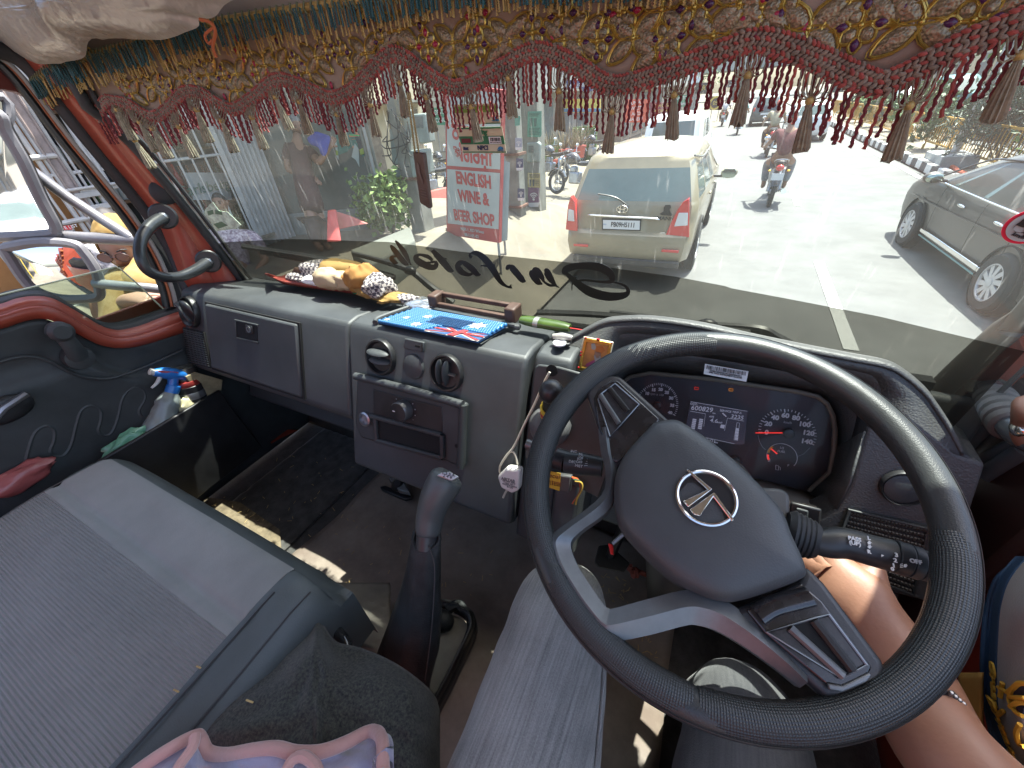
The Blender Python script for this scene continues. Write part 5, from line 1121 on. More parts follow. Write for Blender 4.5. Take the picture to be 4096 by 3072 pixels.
BOT=[mat('bottle_amber',(.14,.04,.012),.12,var=.3),mat('bottle_green',(.03,.07,.03),.12,var=.3),mat('bottle_clear',(.35,.36,.33),.12,var=.3),mat('bottle_red',(.25,.03,.02),.25,var=.3)]
LBL=mat('bottle_label',(.5,.46,.38),.6)
b=MB();b.lathe((0,0,0),(0,0,1),[(.035,0),(.04,.02),(.04,.16),(.016,.21),(.014,.27),(.017,.275),(.017,.29)],10);bt=[]
for k,m_ in enumerate(BOT):
 o=b.build('bottle',m_,None);tag(o,'row','bottle');bt.append(o)
nb=0
for k,z in enumerate((1.15,1.62,2.08,2.54,3.0)):
 q=MB();q.box((-6.82,2.95,z-.015),(.32,2.0,.03));q.build('shelf',SHELF,sh)
 for i in range(22):
  if rnd.random() < .12:continue
  pr=bt[(k+(i // 5)) % 4]
  o=pr if pr.location.length == 0 else pr.copy()
  if o is not pr:COL.objects.link(o)
  o.location=(-6.78+rnd.uniform(-.03,.03),2.02+i*.087+rnd.uniform(-.01,.01),z+.001);o.scale=(1,1,rnd.uniform(.8,1.1))
  o['label']=('amber','green','clear','red')[bt.index(pr)]+' glass bottle standing in a row on a dark shop shelf';o['group']='bottles on the shop shelves';o['category']='bottle'
for o in bt:
 if o.location.length == 0:o.location=(-6.78,3.0,1.151)
# bars and columns of the front
def ybar(px,py,x=SXF):return wX(px,py,x).y
for (px,py,r) in ((44,400,.022),(92,400,.022),(126,553,.026),(150,640,.022),(275,580,.024),(415,730,.024),(480,810,.022),(-30,700,.024),(20,1030,.024),(60,1010,.024)):
 y=ybar(px,py);b=MB();b.tube([V((SXF,y,.88)),V((SXF,y,3.9))],r,8);b.build('bar',WHT,sh)
yc=ybar(210,640);b=MB();b.box((SXF,yc,2.4),(.05,.10,3.2));b.box((SXF+.03,yc+.04,2.4),(.04,.02,3.2));b.box((SXF+.03,yc-.04,2.4),(.04,.02,3.2));b.build('column',mat('column_pink',(.27,.22,.20),.7,var=.25,vscale=12),sh,bev=.01)
for (a_,e_) in (((85,636),(228,625)),((317,768),(470,748)),((150,912),(400,885)),((0,905),(240,880))):
 A,B=wX(*a_,SXF+.03),wX(*e_,SXF+.03);B.z=A.z;b=MB();b.tube([A,B],.022,8);b.build('cross_bar',WHT,sh)
A=wX(370,775,SXF+.04);b=MB();b.box(A,(.03,.28,.05));b.box(A-V((0,0,.12)),(.03,.2,.05));b.tube([A+V((.03,-.2,.06)),A+V((.03,.25,.06))],.014,8);b.build('latch',WHT,sh,bev=.006)
for k in range(15):
 y=1.15+k*.155;b=MB();b.tube([V((SXF,y,.9)),V((SXF,y,3.6))],.012,6);b.build('bar',WHT,sh)
for z in (1.0,2.0,3.3):b=MB();b.tube([V((SXF,1.0,z)),V((SXF,3.4,z))],.016,6);b.build('cross_bar',WHT,sh)
# rate list and brand boards inside
q=thing('rate_board','small white and red rate list board hanging on the shop bars','board',wX(265,925,SXF+.05))
b=MB();b.prism([wX(x,y,SXF+.05) for x,y in [(240,905),(285,900),(300,945),(258,950)]],(.01,0,0));b.build('board',WHT,q);b=MB();b.prism([wX(x,y,SXF+.062) for x,y in [(240,905),(285,900),(289,918),(247,921)]],(.004,0,0));b.build('red_band',mat('board_red',(.55,.03,.04),.5),q,smooth=False)
text('lettering','0|130',wX(275,935,SXF+.064),wX(300,932,SXF+.06)-wX(260,938,SXF+.06),(0,0,1),.055,INK,q);text('lettering','RATE LIST',wX(265,911,SXF+.07),wX(300,905,SXF+.06)-wX(260,913,SXF+.06),(0,0,1),.04,WHITE,q)
q=thing('beer_sign','pale brand sign board standing inside the barred shop front','sign',wX(800,755,-6.1))
b=MB();b.prism([wX(x,y,-6.1) for x,y in [(740,690),(905,690),(930,800),(775,800)]],(-.03,0,0));b.build('board',mat('sign_grey',(.32,.34,.34),.6,var=.15),q);text('lettering','Carlsberg',wX(815,752,-6.08),(0,1,0),(0,0,1),.17,mat('sign_green',(.06,.14,.10),.5),q,shear=.2)
# white folded gate
gt=thing('folding_gate','white corrugated folding gate stacked at the end of the shop front','gate',(SXF,3.6,.9))
yA,yB=ybar(1000,760),ybar(1095,760)
for k in range(9):
 y=lerp(ybar(948,760),ybar(1098,760),k/8);b=MB();b.prism([V((SXF+.02,y-.035,.86)),V((SXF+.08,y,.86)),V((SXF+.02,y+.035,.86))],(0,0,2.9));b.build('slat',WHT,gt,smooth=False)
b=MB();b.box((SXF+.1,ybar(1050,930),1.0),(.05,.2,.04));b.build('bolt',CHROME,gt)
# ---- poles with meter boxes
def pole(label,px,d,wbase,ztop,zb,group):
 p=wD(px,800,d);t=thing('utility_pole',label,'pole',(p.x,p.y,zb),group);b=MB();w_=wbase/2
 b.lathe((p.x,p.y,zb-.1),(0,0,1),[(w_*1.41,0),(w_*1.15,ztop-zb)],4,up=(1,1,0));b.build('shaft',CON,t,bev=.015);return t,V((p.x,p.y-w_*1.05,0)),w_
p1,f1,w1=pole('weathered concrete pole carrying a cluster of grey meter boxes',1672,5.35,.24,6.5,.72,'concrete poles')
p2,f2_,w2=pole('concrete pole with wifi stickers just right of the wine shop board',2068,6.5,.23,6.5,.15,'concrete poles')
p3,f3,w3=pole('wide concrete pole with a green poster and one meter box',2140,7.1,.33,7,.05,'concrete poles')
def meter(pts,y,dep,t,label,window=None,group='meter boxes on the poles'):
 q=thing('meter_box',label,'meter box',wY(*pts[0],y),group);b=MB();b.prism([wY(*c15(*p),y) for p in pts],(0,dep,0));b.build('case',METER,q,bev=.02,segs=3)
 if window:b=MB();b.prism([wY(*c15(*p),y-.004) for p in window],(0,.004,0));b.build('window',mat('meter_glass',(.12,.14,.14),.2,var=.3),q)
 return q
yp=f1.y
meter([(335,120),(425,120),(445,470),(370,470)],yp,.10,p1,'tall narrow meter box on the pole, left of the windowed one')
meter([(465,180),(630,165),(690,540),(560,560)],yp-.03,.14,p1,'large cream meter box with a small window, highest on the pole',[(500,210),(600,205),(612,350),(515,355)])
meter([(415,640),(640,620),(690,930),(470,990)],yp-.03,.13,p1,'pale meter box behind the hanging wooden pendant',[(600,660),(645,655),(655,780),(612,785)])
meter([(170,370),(290,340),(330,620),(310,820),(215,820)],yp+.02,.12,p1,'long old meter box on the left flank of the pole')
meter([(235,870),(330,860),(400,1190),(310,1205),(255,1140)],yp+.02,.12,p1,'lowest meter box on the left flank of the pole')
meter([(1915,540),(2060,530),(2085,560),(2070,785),(1915,790)],f3.y,.09,p3,'single grey green meter box on the wide right pole',[(1940,580),(2003,578),(2003,665),(1940,665)])
bx=bpy.data.objects
b=MB();r_=random.Random(11)
for k in range(9):
 a=wY(*c15(r_.uniform(120,420),r_.uniform(100,300)),yp-.05);e=wY(*c15(r_.uniform(80,500),r_.uniform(450,1000)),yp-.06);b.tube(polyline([a,a.lerp(e,.4)+V((r_.uniform(-.2,.2),0,-.12)),a.lerp(e,.75)+V((r_.uniform(-.15,.15),-.02,-.1)),e],14),.007,5)
b.build('loose_cable',RUB,p1)
def onpole(name,pts,m,y,par_,off=.004):
 b=MB();b.prism([wY(*c15(*p),y-off) for p in pts],(0,.003,0));return b.build(name,m,par_,smooth=False)
PGRN=mat('poster_sea_green',(.08,.27,.2),.7,var=.2,vscale=20);PYEL=mat('poster_straw',(.36,.31,.14),.8,var=.25,vscale=20);PPUR=mat('poster_purple',(.13,.05,.12),.6,var=.3);PWHT=mat('poster_white',(.6,.6,.6),.7)
def wifi(cx_,cy_,s,y,par_,base,tall=1.0):
 onpole('wifi_poster',[(cx_-70*s,cy_-100*s),(cx_+70*s,cy_-95*s),(cx_+72*s,cy_+90*s),(cx_-70*s,cy_+95*s)],base,y,par_)
 onpole('poster_foot',[(cx_-70*s,cy_+95*s),(cx_+72*s,cy_+90*s),(cx_+60*s,cy_+145*s),(cx_-60*s,cy_+150*s)],PWHT,y,par_)
 for r in (18,36,54):
  b=MB();A=[wY(*c15(cx_+r*s*math.sin(a),cy_+50*s-r*1.35*s*math.cos(a)),y-.009) for a in [x*.2-.9 for x in range(10)]];B=[wY(*c15(cx_+(r+8)*s*math.sin(a),cy_+50*s-(r+8)*1.35*s*math.cos(a)),y-.009) for a in [x*.2-.9 for x in range(10)]];b.strip(A,B,(0,.002,0));b.build('wifi_arc',PWHT,par_,smooth=False)
 b=MB();b.ell(wY(*c15(cx_,cy_+52*s),y-.009),(.018*s*1.2,.003,.018*s*1.2),10,6);b.build('wifi_dot',PWHT,par_)
onpole('poster',[(1930,145),(2105,140),(2105,440),(2090,470),(1925,465)],PGRN,f3.y,p3)
for cx_ in (1975,2025):onpole('figure_print',[(cx_-18,230),(cx_+18,230),(cx_+14,330),(cx_-14,335)],mat('poster_green_dark',(.03,.11,.09),.7),f3.y,p3,.009)
for k,yy in enumerate((165,182,200,355,375,395,412,430)):onpole('text_line',[(1945,yy),(2090-(k % 3)*15,yy-2),(2090-(k % 3)*15,yy+5),(1945,yy+7)],MATS['poster_green_dark'],f3.y,p3,.009)
onpole('poster',[(1930,920),(2085,925),(2090,1110),(1930,1100)],PYEL,f3.y,p3)
for cx_ in (1962,2003):onpole('figure_print',[(cx_-14,1005),(cx_+14,1005),(cx_+10,1090),(cx_-10,1090)],PDARK,f3.y,p3,.009)
for k,yy in enumerate((940,956,972,1010,1030,1050,1072)):onpole('text_line',[(1945 if yy < 1000 else 2025,yy),(2075,yy),(2075,yy+6),(1945 if yy < 1000 else 2025,yy+6)],PDARK,f3.y,p3,.009)
wifi(2005,1205,1.0,f3.y-.004,p3,PPUR)
for cx_,cy_ in ((1815,540),(1828,800),(1845,1180)):wifi(cx_,cy_,.62,f2_.y,p2,mat('wifi_blue',(.06,.07,.13),.6,var=.3) if cy_ != 540 else mat('wifi_pale',(.3,.33,.4),.6))
onpole('poster',[(1765,205),(1835,200),(1830,320),(1770,330)],PGRN,f2_.y,p2)
for t,f_,w_,zz in ((p2,f2_,w2,(1.62,.86)),(p1,f1,w1,(1.55,))):
 for z in zz:b=MB();b.box((f_.x,f_.y+w_*1.05,z),(w_*2.5,w_*2.5,.035));b.build('strap',mat('rusty_strap',(.13,.06,.04),.8,var=.4),t)
# ---- the wine shop board
BW=V((.974,-.228,0));BN=V((-.228,-.974,0));BC=wD(1895,960,5.2)
def SB(px,py,o=0):return wP(px,py,BC+BN*o,BN)
bd=thing('shop_board','standing red and white ENGLISH WINE & BEER SHOP board','sign',(BC.x,BC.y,.5))
SRED=mat('sign_red',(.42,.06,.06),.5,var=.1);SWH=mat('sign_white',(.42,.45,.44),.5,var=.06)
b=MB();b.prism([SB(1780,330),SB(2012,360),SB(1996,972),SB(1787,938)],-BN*.05);b.build('panel',SRED,bd)
def spoly(name,pts,m,o):b=MB();b.prism([SB(x,y,o-.003) for x,y in pts],BN*.003);return b.build(name,m,bd,smooth=False)
spoly('upper_face',[c2(766,540),c2(1112,600),c2(1106,1050),c2(772,1045)],SWH,.006) if False else spoly('upper_face',[(1788,345),(2002,375),(2001,678),(1789,662)],SWH,.006)
spoly('lower_face',[(1789,676),(2000,692),(1994,917),(1791,893)],SWH,.006)
def btext(s_,x,y,sz,m,sx=1,off=.0):text('lettering',s_,SB(x,y,.009),SB(x+50,y+7.5,.009)-SB(x,y,.009),(0,0,1),sz,m,bd,sx=sx,off=off,ext=.002)
btext('ENGLISH',1892,722,.19,SRED,.80,.007);btext('WINE &',1892,792,.19,SRED,.80,.007);btext('BEER SHOP',1893,872,.19,SRED,.78,.007)
btext('ਅੰਗਰੇਜ਼ੀ',1890,625,.22,SRED,.95,.007);btext('ਠੇਕਾ ਸ਼ਰਾਬ',1890,540,.22,SRED,.8,.007)
btext('NSR-1, KD Wines',1888,922,.058,SWH,1);btext('08-U-01-02',1886,943,.058,SWH,1)
for (x,y) in ((1791,940),(1820,945),(1993,970),(2018,966)):
 p=SB(x,y,-.03 if x not in (1820,2018) else -.45);zg=shz(p.x,p.y);b=MB();b.tube([V((p.x,p.y,zg)),V((p.x,p.y,p.z+.1))],.018,6);b.build('leg',mat('leg_grey',(.2,.2,.2),.5,metal=.5),bd)
b=MB();q=[SB(2012,640,-.06),SB(2040,650,-.5),SB(2030,960,-.5),SB(1998,968,-.06)];b.prism(q,BN*.02);b.build('side_panel',mat('board_back',(.10,.13,.15),.6,var=.2),bd)
# red block wall behind, left of the board
b=MB();b.prism([wD(1700,770,9),wD(1790,750,9),wD(1790,795,9),wD(1700,795,9)],(0,.4,0));o=b.build('planter_wall',mat('brick_red_paint',(.38,.10,.08),.8,var=.2),None,bev=.02);tag(o,'low red painted block wall seen left of the wine shop board','wall')
# ---- far left frontages
def frontage(label,x,y0,y1,h,m,seed):
 r=random.Random(seed);t=thing('building',label,'building',(x-3,(y0+y1)/2,0),None);b=MB();b.box((x-3,(y0+y1)/2,h/2),(6,y1-y0-.1,h));b.build('wall',m,t)
 n=max(1,int((y1-y0)/2.6))
 for k in range(n):
  yc=lerp(y0,y1,(k+.5)/n)
  b=MB();b.box((x+.02,yc,1.35),(.08,(y1-y0)/n*.72,2.3));b.build('shutter',mat('shutter_%d' % (seed % 3),((.10,.10,.11),(.16,.13,.10),(.07,.10,.12))[seed % 3],.5,var=.4),t)
  for z in range(1,int(h/3)):
   b=MB();b.box((x+.03,yc,1.6+3*z),(.1,1.2,1.3));f=b.build('window',WHT,t);b=MB();b.box((x+.07,yc,1.6+3*z),(.05,1.0,1.1));b.build('pane',CARGL,f)
 b=MB();b.box((x+.5,(y0+y1)/2,2.75),(1.1,y1-y0-.3,.1));b.build('canopy',CON,t)
 return t
WALLS=[mat('wall_cream',(.46,.40,.28),.9,var=.15,vscale=1),mat('wall_grey',(.28,.28,.27),.9,var=.2,vscale=1),mat('wall_blue',(.22,.28,.34),.9,var=.15,vscale=1),mat('wall_buff',(.40,.32,.24),.9,var=.2,vscale=1)]
frontage('cream two storey shop row far behind the pendant',-13,9,17,6.5,WALLS[0],1);frontage('grey shop row with yellow boards behind the potted plants',-9,20,29,7,WALLS[1],2)
frontage('buff shop row with red and maroon boards beyond the hedge wall',-7.0,29.5,40,6,WALLS[3],3);frontage('grey building further along the left of the road',-6.5,41,56,8,WALLS[1],4);frontage('pale blue building at the far end of the left roadside',-7.5,57,80,9,WALLS[2],5)
frontage('cream house behind us, seen only in the truck mirrors',-7.0,-18,-8,5,WALLS[0],6);frontage('grey shop row behind us, seen only in the truck mirrors',-7.5,-40,-19,6,WALLS[2],7)
def board(label,px0,py0,px1,py1,d,m,lines=(),tm=None,cat='sign'):
 c=wD((px0+px1)/2,(py0+py1)/2,d);t=thing('shop_sign',label,cat,c,'roadside shop signs');Y=c.y
 b=MB();b.prism([wY(px0,py0,Y),wY(px1,py0,Y),wY(px1,py1,Y),wY(px0,py1,Y)],(0,.08,0));b.build('panel',m,t)
 n=len(lines)
 for k,s_ in enumerate(lines):
  py=lerp(py0,py1,(k+.6)/(n+.2));p=wY((px0+px1)/2,py,Y-.01);h_=(wY(px0,py0,Y)-wY(px0,py1,Y)).length/(n+.6);tw=(wY(px1,py0,Y)-wY(px0,py0,Y)).length
  text('lettering',s_,p,(1,0,0),(0,0,1),h_*.95,tm or WHITE,t,sx=min(1,tw*.85/(h_*.58*max(1,len(s_)))))
 for sx_ in (px0+(px1-px0)*.2,px0+(px1-px0)*.8):
  p=wY(sx_,py1,Y+.04);b=MB();b.tube([V((p.x,p.y,0)),V((p.x,p.y,p.z+.1))],.03,6);b.build('post',STEEL,t)
 return t
SGY=mat('signboard_yellow',(.62,.46,.08),.5,var=.08);SGB=mat('signboard_navy',(.04,.07,.2),.5);SGO=mat('signboard_red',(.62,.10,.06),.5);SGM=mat('signboard_maroon',(.2,.03,.06),.5);SGG=mat('signboard_green',(.03,.22,.13),.5);SGK=mat('signboard_black',(.025,.025,.03),.5,var=.3)
board('navy and white sign board high behind the plants',2265,320,2385,365,20,SGB,('MOBILE WORLD',))
board('broad yellow shop sign with a blue lower band behind the plants',2250,396,2400,450,19,SGY,('',''))
board('blue strip sign under the yellow board',2250,434,2400,448,18.8,mat('signboard_blue',(.05,.2,.35),.5))
board('bright red orange shop sign behind the white jeep',2500,398,2588,490,22,SGO,('PUNJAB','SWEETS','AND','BAKERS'))
board('maroon sign with yellow heading left of the green one',2600,410,2690,478,24,SGM,('TECH DESK','MEDICAL','INDUSTRY'),SGY)
board('green road sign above the white jeep',2692,380,2762,428,25,SGG,('BUS STOP','2 km'))
board('dark sign with a white word left of the pale pole',2080,410,2112,460,14,SGK,('World',))
rb_=board('round yellow emblem sign on dark boards far left of the road',2838,385,2885,440,34,SGK)
c_=wD(2862,412,33.8);b=MB();b.lathe(c_,(0,-1,0),[(.5,0),(.5,.03)],24);b.build('disc',SGY,rb_);b=MB();b.lathe(c_-V((0,.04,0)),(0,-1,0),[(.36,0),(.36,.02)],24);b.build('disc_centre',SGK,rb_);text('lettering','05',c_-V((0,.08,0)),(1,0,0),(0,0,1),.42,SGY,rb_)
board('dark shop sign under the flyover, furthest left',2780,330,2850,375,40,SGK,('ART',),SGY);board('dark shop sign with white letters under the flyover',2900,320,2960,350,42,SGK,('GT','MART'))
board('green hoarding on the left behind the small meter window',1735,430,1790,500,16,SGG,('DENTAL','CLINIC'))
# potted plants and hedge wall
for k,(px,py) in enumerate(((2200,560),(2215,600),(2255,560),(2290,560),(2190,610),(2320,545))):
 c=wD(px,py+45,15.5);zb=c.z-.35;t=thing('potted_plant',('spiky brown plant in a red pot, far left of the row','green leafy plant in a red pot at the front','dry bushy plant in a red pot behind the black motorcycle','tall dry plant in a red pot beside the hedge','small plant in a red pot next to the pole','purple leaved plant in a red pot touching the hedge')[k],'potted plant',(c.x,c.y,zb),'potted plants in the row')
 b=MB();b.lathe((c.x,c.y,zb),(0,0,1),[(.16,0),(.22,.35),(.25,.36),(.25,.42),(.2,.42)],14);b.build('pot',mat('pot_red',(.38,.07,.05),.6,var=.2),t)
 b=MB();r_=random.Random(k)
 for q in range(46):
  a=r_.uniform(0,6.3);s_=r_.uniform(.2,.55);b.prism([V((c.x,c.y,zb+.4)),V((c.x+.02,c.y+.02,zb+.4)),V((c.x+s_*math.cos(a),c.y+s_*math.sin(a),zb+.4+r_.uniform(.35,.9)))],(0,.012,0))
 b.build('leaves',(LEAF[1] if k in (1,4) else mat('dry_leaf',(.16,.13,.08),.8,var=.5)),t,smooth=False)
b=MB();b.prism([wD(2150,700,15.2),wD(2320,655,15.2),wD(2320,700,15.2),wD(2150,750,15.2)],(0,1.2,0));o=b.build('planter_ledge',WALLS[0],None,bev=.03);tag(o,'cream planter ledge carrying the row of red pots','planter')
c=wD(2335,585,17.5);t=thing('hedge_wall','trimmed artificial green hedge screen beside the potted plants','hedge',(c.x,c.y,c.z-.8))
b=MB();b.box((c.x,c.y+.1,c.z),(1.1,.16,1.5));b.build('panel',mat('hedge_green',(.05,.12,.03),.9,bump=1,bscale=30,var=.6,vscale=12),t)
r_=random.Random(3);leafmesh('leaves',[V((c.x+r_.uniform(-.55,.55),c.y+r_.uniform(-.02,.05),c.z+r_.uniform(-.75,.75))) for _ in range(1400)],.07,LEAF[1],t,8)
# roadside cloth line of white and red sheets
# flyover and distant trees
fy=thing('flyover','grey concrete flyover crossing far ahead above the traffic','flyover',(10,135,0));b=MB();b.box((10,140,7.6),(260,14,3.2));b.build('deck',mat('flyover_grey',(.24,.27,.27),.9,var=.15,vscale=.2),fy)
for k in range(9):b=MB();b.tube([V((-70+k*22,140,0)),V((-70+k*22,140,6.2))],1.3,10);b.build('pier',CON,fy)
def tree(name,label,c,h,rad,n,m,seed,group=None):
 r=random.Random(seed);t=thing(name,label,'tree',c,group);c=V(c);b=MB();b.tube(polyline([c,c+V((.1,0,h*.3)),c+V((0,.1,h*.6))],6),[.2,.18,.15,.13,.1,.06],8);pts=[]
 for i in range(18):
  q=c+V((r.uniform(-1,1)*rad,r.uniform(-1,1)*rad,h*r.uniform(.4,1.0)));b.tube([c+V((0,0,h*r.uniform(.3,.6))),q],[.06,.02],5)
  for k in range(n // 18):pts.append(q+V((r.gauss(0,1),r.gauss(0,1),r.gauss(0,.8)))*rad*.28)
 b.build('trunk',BARK,t);leafmesh('crown',pts,.32,m,t,seed);return t
for k,(x,y,h,rad) in enumerate(((16,42,8,3),(17,55,9,3.5),(15.5,68,8,3),(18,30,7,2.6),(-10,88,9,4),(20,90,10,4))):
 tree('street_tree',('leafy tree behind the far carriageway traffic','taller tree beyond the far carriageway','far tree on the right before the flyover','nearest tree at the top right across the road','tree at the far end of the left shops','furthest tree on the right below the flyover')[k],(x,y,0),h,rad,1800,LEAF[k % 3],40+k,'distant street trees')
frontage_r=thing('building','long pale building across the far carriageway','building',(24,50,0));b=MB();b.box((27,60,3.5),(8,110,7));b.build('wall',WALLS[0],frontage_r)
for k in range(14):
 b=MB();b.box((22.9,12+k*7,2.2),(.2,3.4,2.6));b.build('shutter',MATS['shutter_0'],frontage_r)
# distant silhouettes of cloth seen over the jeep are left plain
# ================================================================ mirrors on the left door and what they show
ARM=mat('mirror_arm_grey',(.22,.22,.23),.45,metal=.5,var=.3)
MIR=mat('mirror_silver',(.88,.88,.88),.03,metal=1)
def mirror(label,C,r,frame,bulge,name='truck_mirror'):
 d=(C-CAM).normalized();n=(V(r).normalized()-d).normalized();t=thing(name,label,'mirror',C,'mirrors on the left door arms')
 P=[wP(x,y,C,n) for x,y in frame];cen=sum(P,V())/len(P)
 b=MB();b.tube(polyline(P+P[:1],len(P)*5)[:-1],.014,8,closed=True);b.build('frame',mat('mirror_frame',(.20,.20,.21),.45,var=.2),t)
 b=MB();b.prism([p-n*.008 for p in P],-n*.02);b.build('housing',BLK,t)
 b=MB();m=10;vs=[]
 for k in range(m+1):vs += [cen+(p-cen)*(k/m)*.985+n*(bulge*(1-(k/m) ** 2)) for p in polyline(P+P[:1],41)[:-1]]
 b.add(vs,[(k*40+i,k*40+(i+1) % 40,(k+1)*40+(i+1) % 40,(k+1)*40+i) for k in range(m) for i in range(40)]);b.build('mirror_glass',MIR,t);return t
mirror('large flat truck mirror at the left edge, showing the road behind',wX(70,800,-1.80),(-.17,-1,-.05),[(-160,420),(-10,455),(20,520),(90,640),(160,790),(215,890),(222,920),(200,936),(0,948),(-200,955),(-300,700)],.001)
mirror('lower convex truck mirror showing a red truck side and the street',wX(200,1070,-1.80),(-.02,-1,-.10),[(15,992),(150,970),(290,976),(335,1010),(385,1085),(398,1150),(385,1190),(250,1195),(150,1165),(90,1110)],.012)
sm=thing('round_mirror','small rounded mirror cut off at the left edge above the large one','mirror',wX(10,450,-1.8),'mirrors on the left door arms')
b=MB();b.tube([wX(x,y,-1.8) for x,y in [(-40,385),(10,388),(35,415),(40,460),(28,495),(5,515),(-40,520)]],.011,8);b.build('frame',MATS['mirror_frame'],sm);b=MB();b.prism([wX(x,y,-1.803) for x,y in [(-40,388),(10,392),(32,418),(36,460),(24,492),(0,510),(-40,515)]],(-.01,0,0));b.build('mirror_glass',MIR,sm)
ma=thing('mirror_bracket','grey tubular bracket holding the truck mirrors outside the door','bracket',wX(420,880,-1.75))
for pts,r in (([(100,665),(272,790),(420,885),(530,955)],.015),([(230,935),(250,947),(420,955),(560,963),(640,975)],.017),([(380,1133),(480,1143),(600,1152),(720,1167)],.015),([(225,900),(245,950),(320,990)],.013)):
 b=MB();b.tube([wX(x,y,lerp(-1.79,-1.58,smooth((x-200)/500))) for x,y in pts],r,10);b.build('tube',ARM,ma)
cb=thing('cargo_body','red truck load body behind the cab, visible in the door mirrors','truck body',(-.5,-3.8,1.1));b=MB();b.box((-.5,-4.3,1.9),(2.1,5.2,1.5));b.build('box',RED,cb)
for k in range(7):b=MB();b.box((-1.57,-4.3,1.3+k*.2),(.05,5.2,.05));b.build('side_rail',mat('rail_orange',(.5,.14,.04),.5),cb)
for k in range(5):b=MB();b.box((-1.58,-1.9-k*1.2,1.9),(.07,.1,1.5));b.build('side_post',RED,cb)
simplecar('hatchback','white car on the road behind, seen in the large truck mirror',(-3.6,-13,0),0,WPT,1.05)
aw=thing('awning','blue awning on yellow posts seen in the lower truck mirror','awning',(-5.4,-7,0));b=MB();b.box((-5.4,-7,3.0),(1.6,6,.1));b.build('canopy',mat('awning_blue',(.10,.3,.5),.6),aw)
for k in range(3):b=MB();b.tube([V((-4.7,-9.5+k*2.5,.3)),V((-4.7,-9.5+k*2.5,3))],.06,8);b.build('post',SGY,aw)
# ================================================================ fringed valance over the windscreen
def Yv(x):return Yw(x,2.25)-.058
def vV(px,py,off=0):
 y=.62
 for _ in range(25):p=wY(px,py,y);y=Yv(p.x)-off
 return wY(px,py,y)
val=thing('windscreen_valance','embroidered brown valance with red twisted fringe and tassels across the windscreen top','valance',(-.5,.66,2.3))
TR_=[(400,470),(437,405),(480,405),(538,418),(620,466),(684,437),(747,372),(823,373),(890,415),(950,437),(1025,392),(1114,322),(1203,335),(1290,375),(1348,392),(1430,355),(1520,262),(1580,218),(1640,238),(1720,300),(1800,345),(1850,352),(1930,320),(2020,270),(2120,215),(2200,215),(2313,266),(2400,322),(2458,342),(2540,330),(2640,298),(2760,255),(2900,203),(2990,170),(3070,170),(3180,203),(3300,255),(3410,305),(3500,338),(3570,320),(3680,265),(3835,184),(3960,135),(4096,78),(4250,10),(4420,-20)]
TRW=polyline([vV(x,y) for x,y in TR_],300);TRW.sort(key=lambda p:p.x)
def trz(x):
 for a,b_ in zip(TRW,TRW[1:]):
  if a.x <= x <= b_.x:return lerp(a.z,b_.z,(x-a.x)/max(1e-9,b_.x-a.x))
 return TRW[0].z if x < TRW[0].x else TRW[-1].z
XL,XR=TRW[0].x,TRW[-1].x
CLO=mat('valance_satin',(.24,.17,.12),.5,bump=.3,bscale=40,var=.22,vscale=9,sheen=.3)
N,L,B_=nodes(CLO)
def vcl(u,v):
 x=lerp(XL-.03,XR,u);zb=trz(x);z=lerp(zb,2.62,v)
 return V((x,Yv(x)+.010*noise.noise((x*6,z*5,2))*v+.006*math.sin(x*26)*(1-v)*v*3+.004+.05*smooth((z-2.42)/.2),z))
b=MB();b.grid(vcl,170,22);b.build('cloth',CLO,val,solid=.003)
# braided trim: three rows of looped yarn
RY=mat('yarn_red',(.28,.045,.032),.85,bump=.5,bscale=400,var=.35,vscale=60,sheen=.3);BY=mat('yarn_brown',(.20,.14,.10),.85,bump=.5,bscale=400,var=.4,vscale=60,sheen=.3);DY=mat('yarn_dark_red',(.13,.014,.018),.8,bump=.5,bscale=500,var=.5,vscale=90)
TY=mat('tassel_brown',(.20,.155,.095),.6,var=.4,vscale=150,bump=.4,bscale=300,sheen=.3);GOLDT=mat('gold_thread',(.45,.30,.07),.35,metal=.7,var=.3,vscale=200);TEALT=mat('teal_thread',(.015,.075,.085),.6,var=.5,vscale=80);GOLDR=mat('gold_rope',(.40,.27,.09),.5,metal=.3,var=.4,vscale=100)
def trimpts(off,step):
 out=[];acc=0;x=XL
 prev=None
 while x < XR:
  p=V((x,Yv(x)-.008,trz(x)));
  if prev is None or (p-prev).length >= step:
   x2=x+.004;t=V((x2,Yv(x2)-.008,trz(x2)))-p;t.normalize();n_=V((-t.z,0,t.x));out.append((p+n_*off,t,n_));prev=p
  x += .0006
 return out
rb_,bb_=MB(),MB()
for row,(off,r1) in enumerate(((.0095,'r'),(.0058,'b'),(.002,'r'),(-.0018,'b'),(-.0056,'r'),(-.0092,'b'))):
 for k,(p,t,n_) in enumerate(trimpts(off,.0046)):
  tgt=rb_ if r1 == 'r' and (k+row) % 2 == 0 or (row in (0,5) and k % 3) else bb_
  s_=.0021*rnd.uniform(.85,1.2);d=(t*rnd.uniform(.6,1)+n_*(.8 if row % 2 else -.5)).normalized()
  R=Matrix((d,d.cross(V((0,1,0))).normalized(),V((0,1,0)))).transposed();tgt.ell(p+V((0,rnd.uniform(-.001,.001),0)),(s_*1.75,s_*.95,s_*.95),6,5,R)
rb_.build('red_braid',RY,val,kind='stuff');bb_.build('brown_braid',BY,val,kind='stuff')
bd_=MB();A=[p+n_*.011+V((0,.003,0)) for p,t,n_ in trimpts(0,.01)];B2=[p-n_*.0105+V((0,.003,0)) for p,t,n_ in trimpts(0,.01)];bd_.strip(A,B2,(0,.002,0));bd_.build('trim_tape',BY,val)
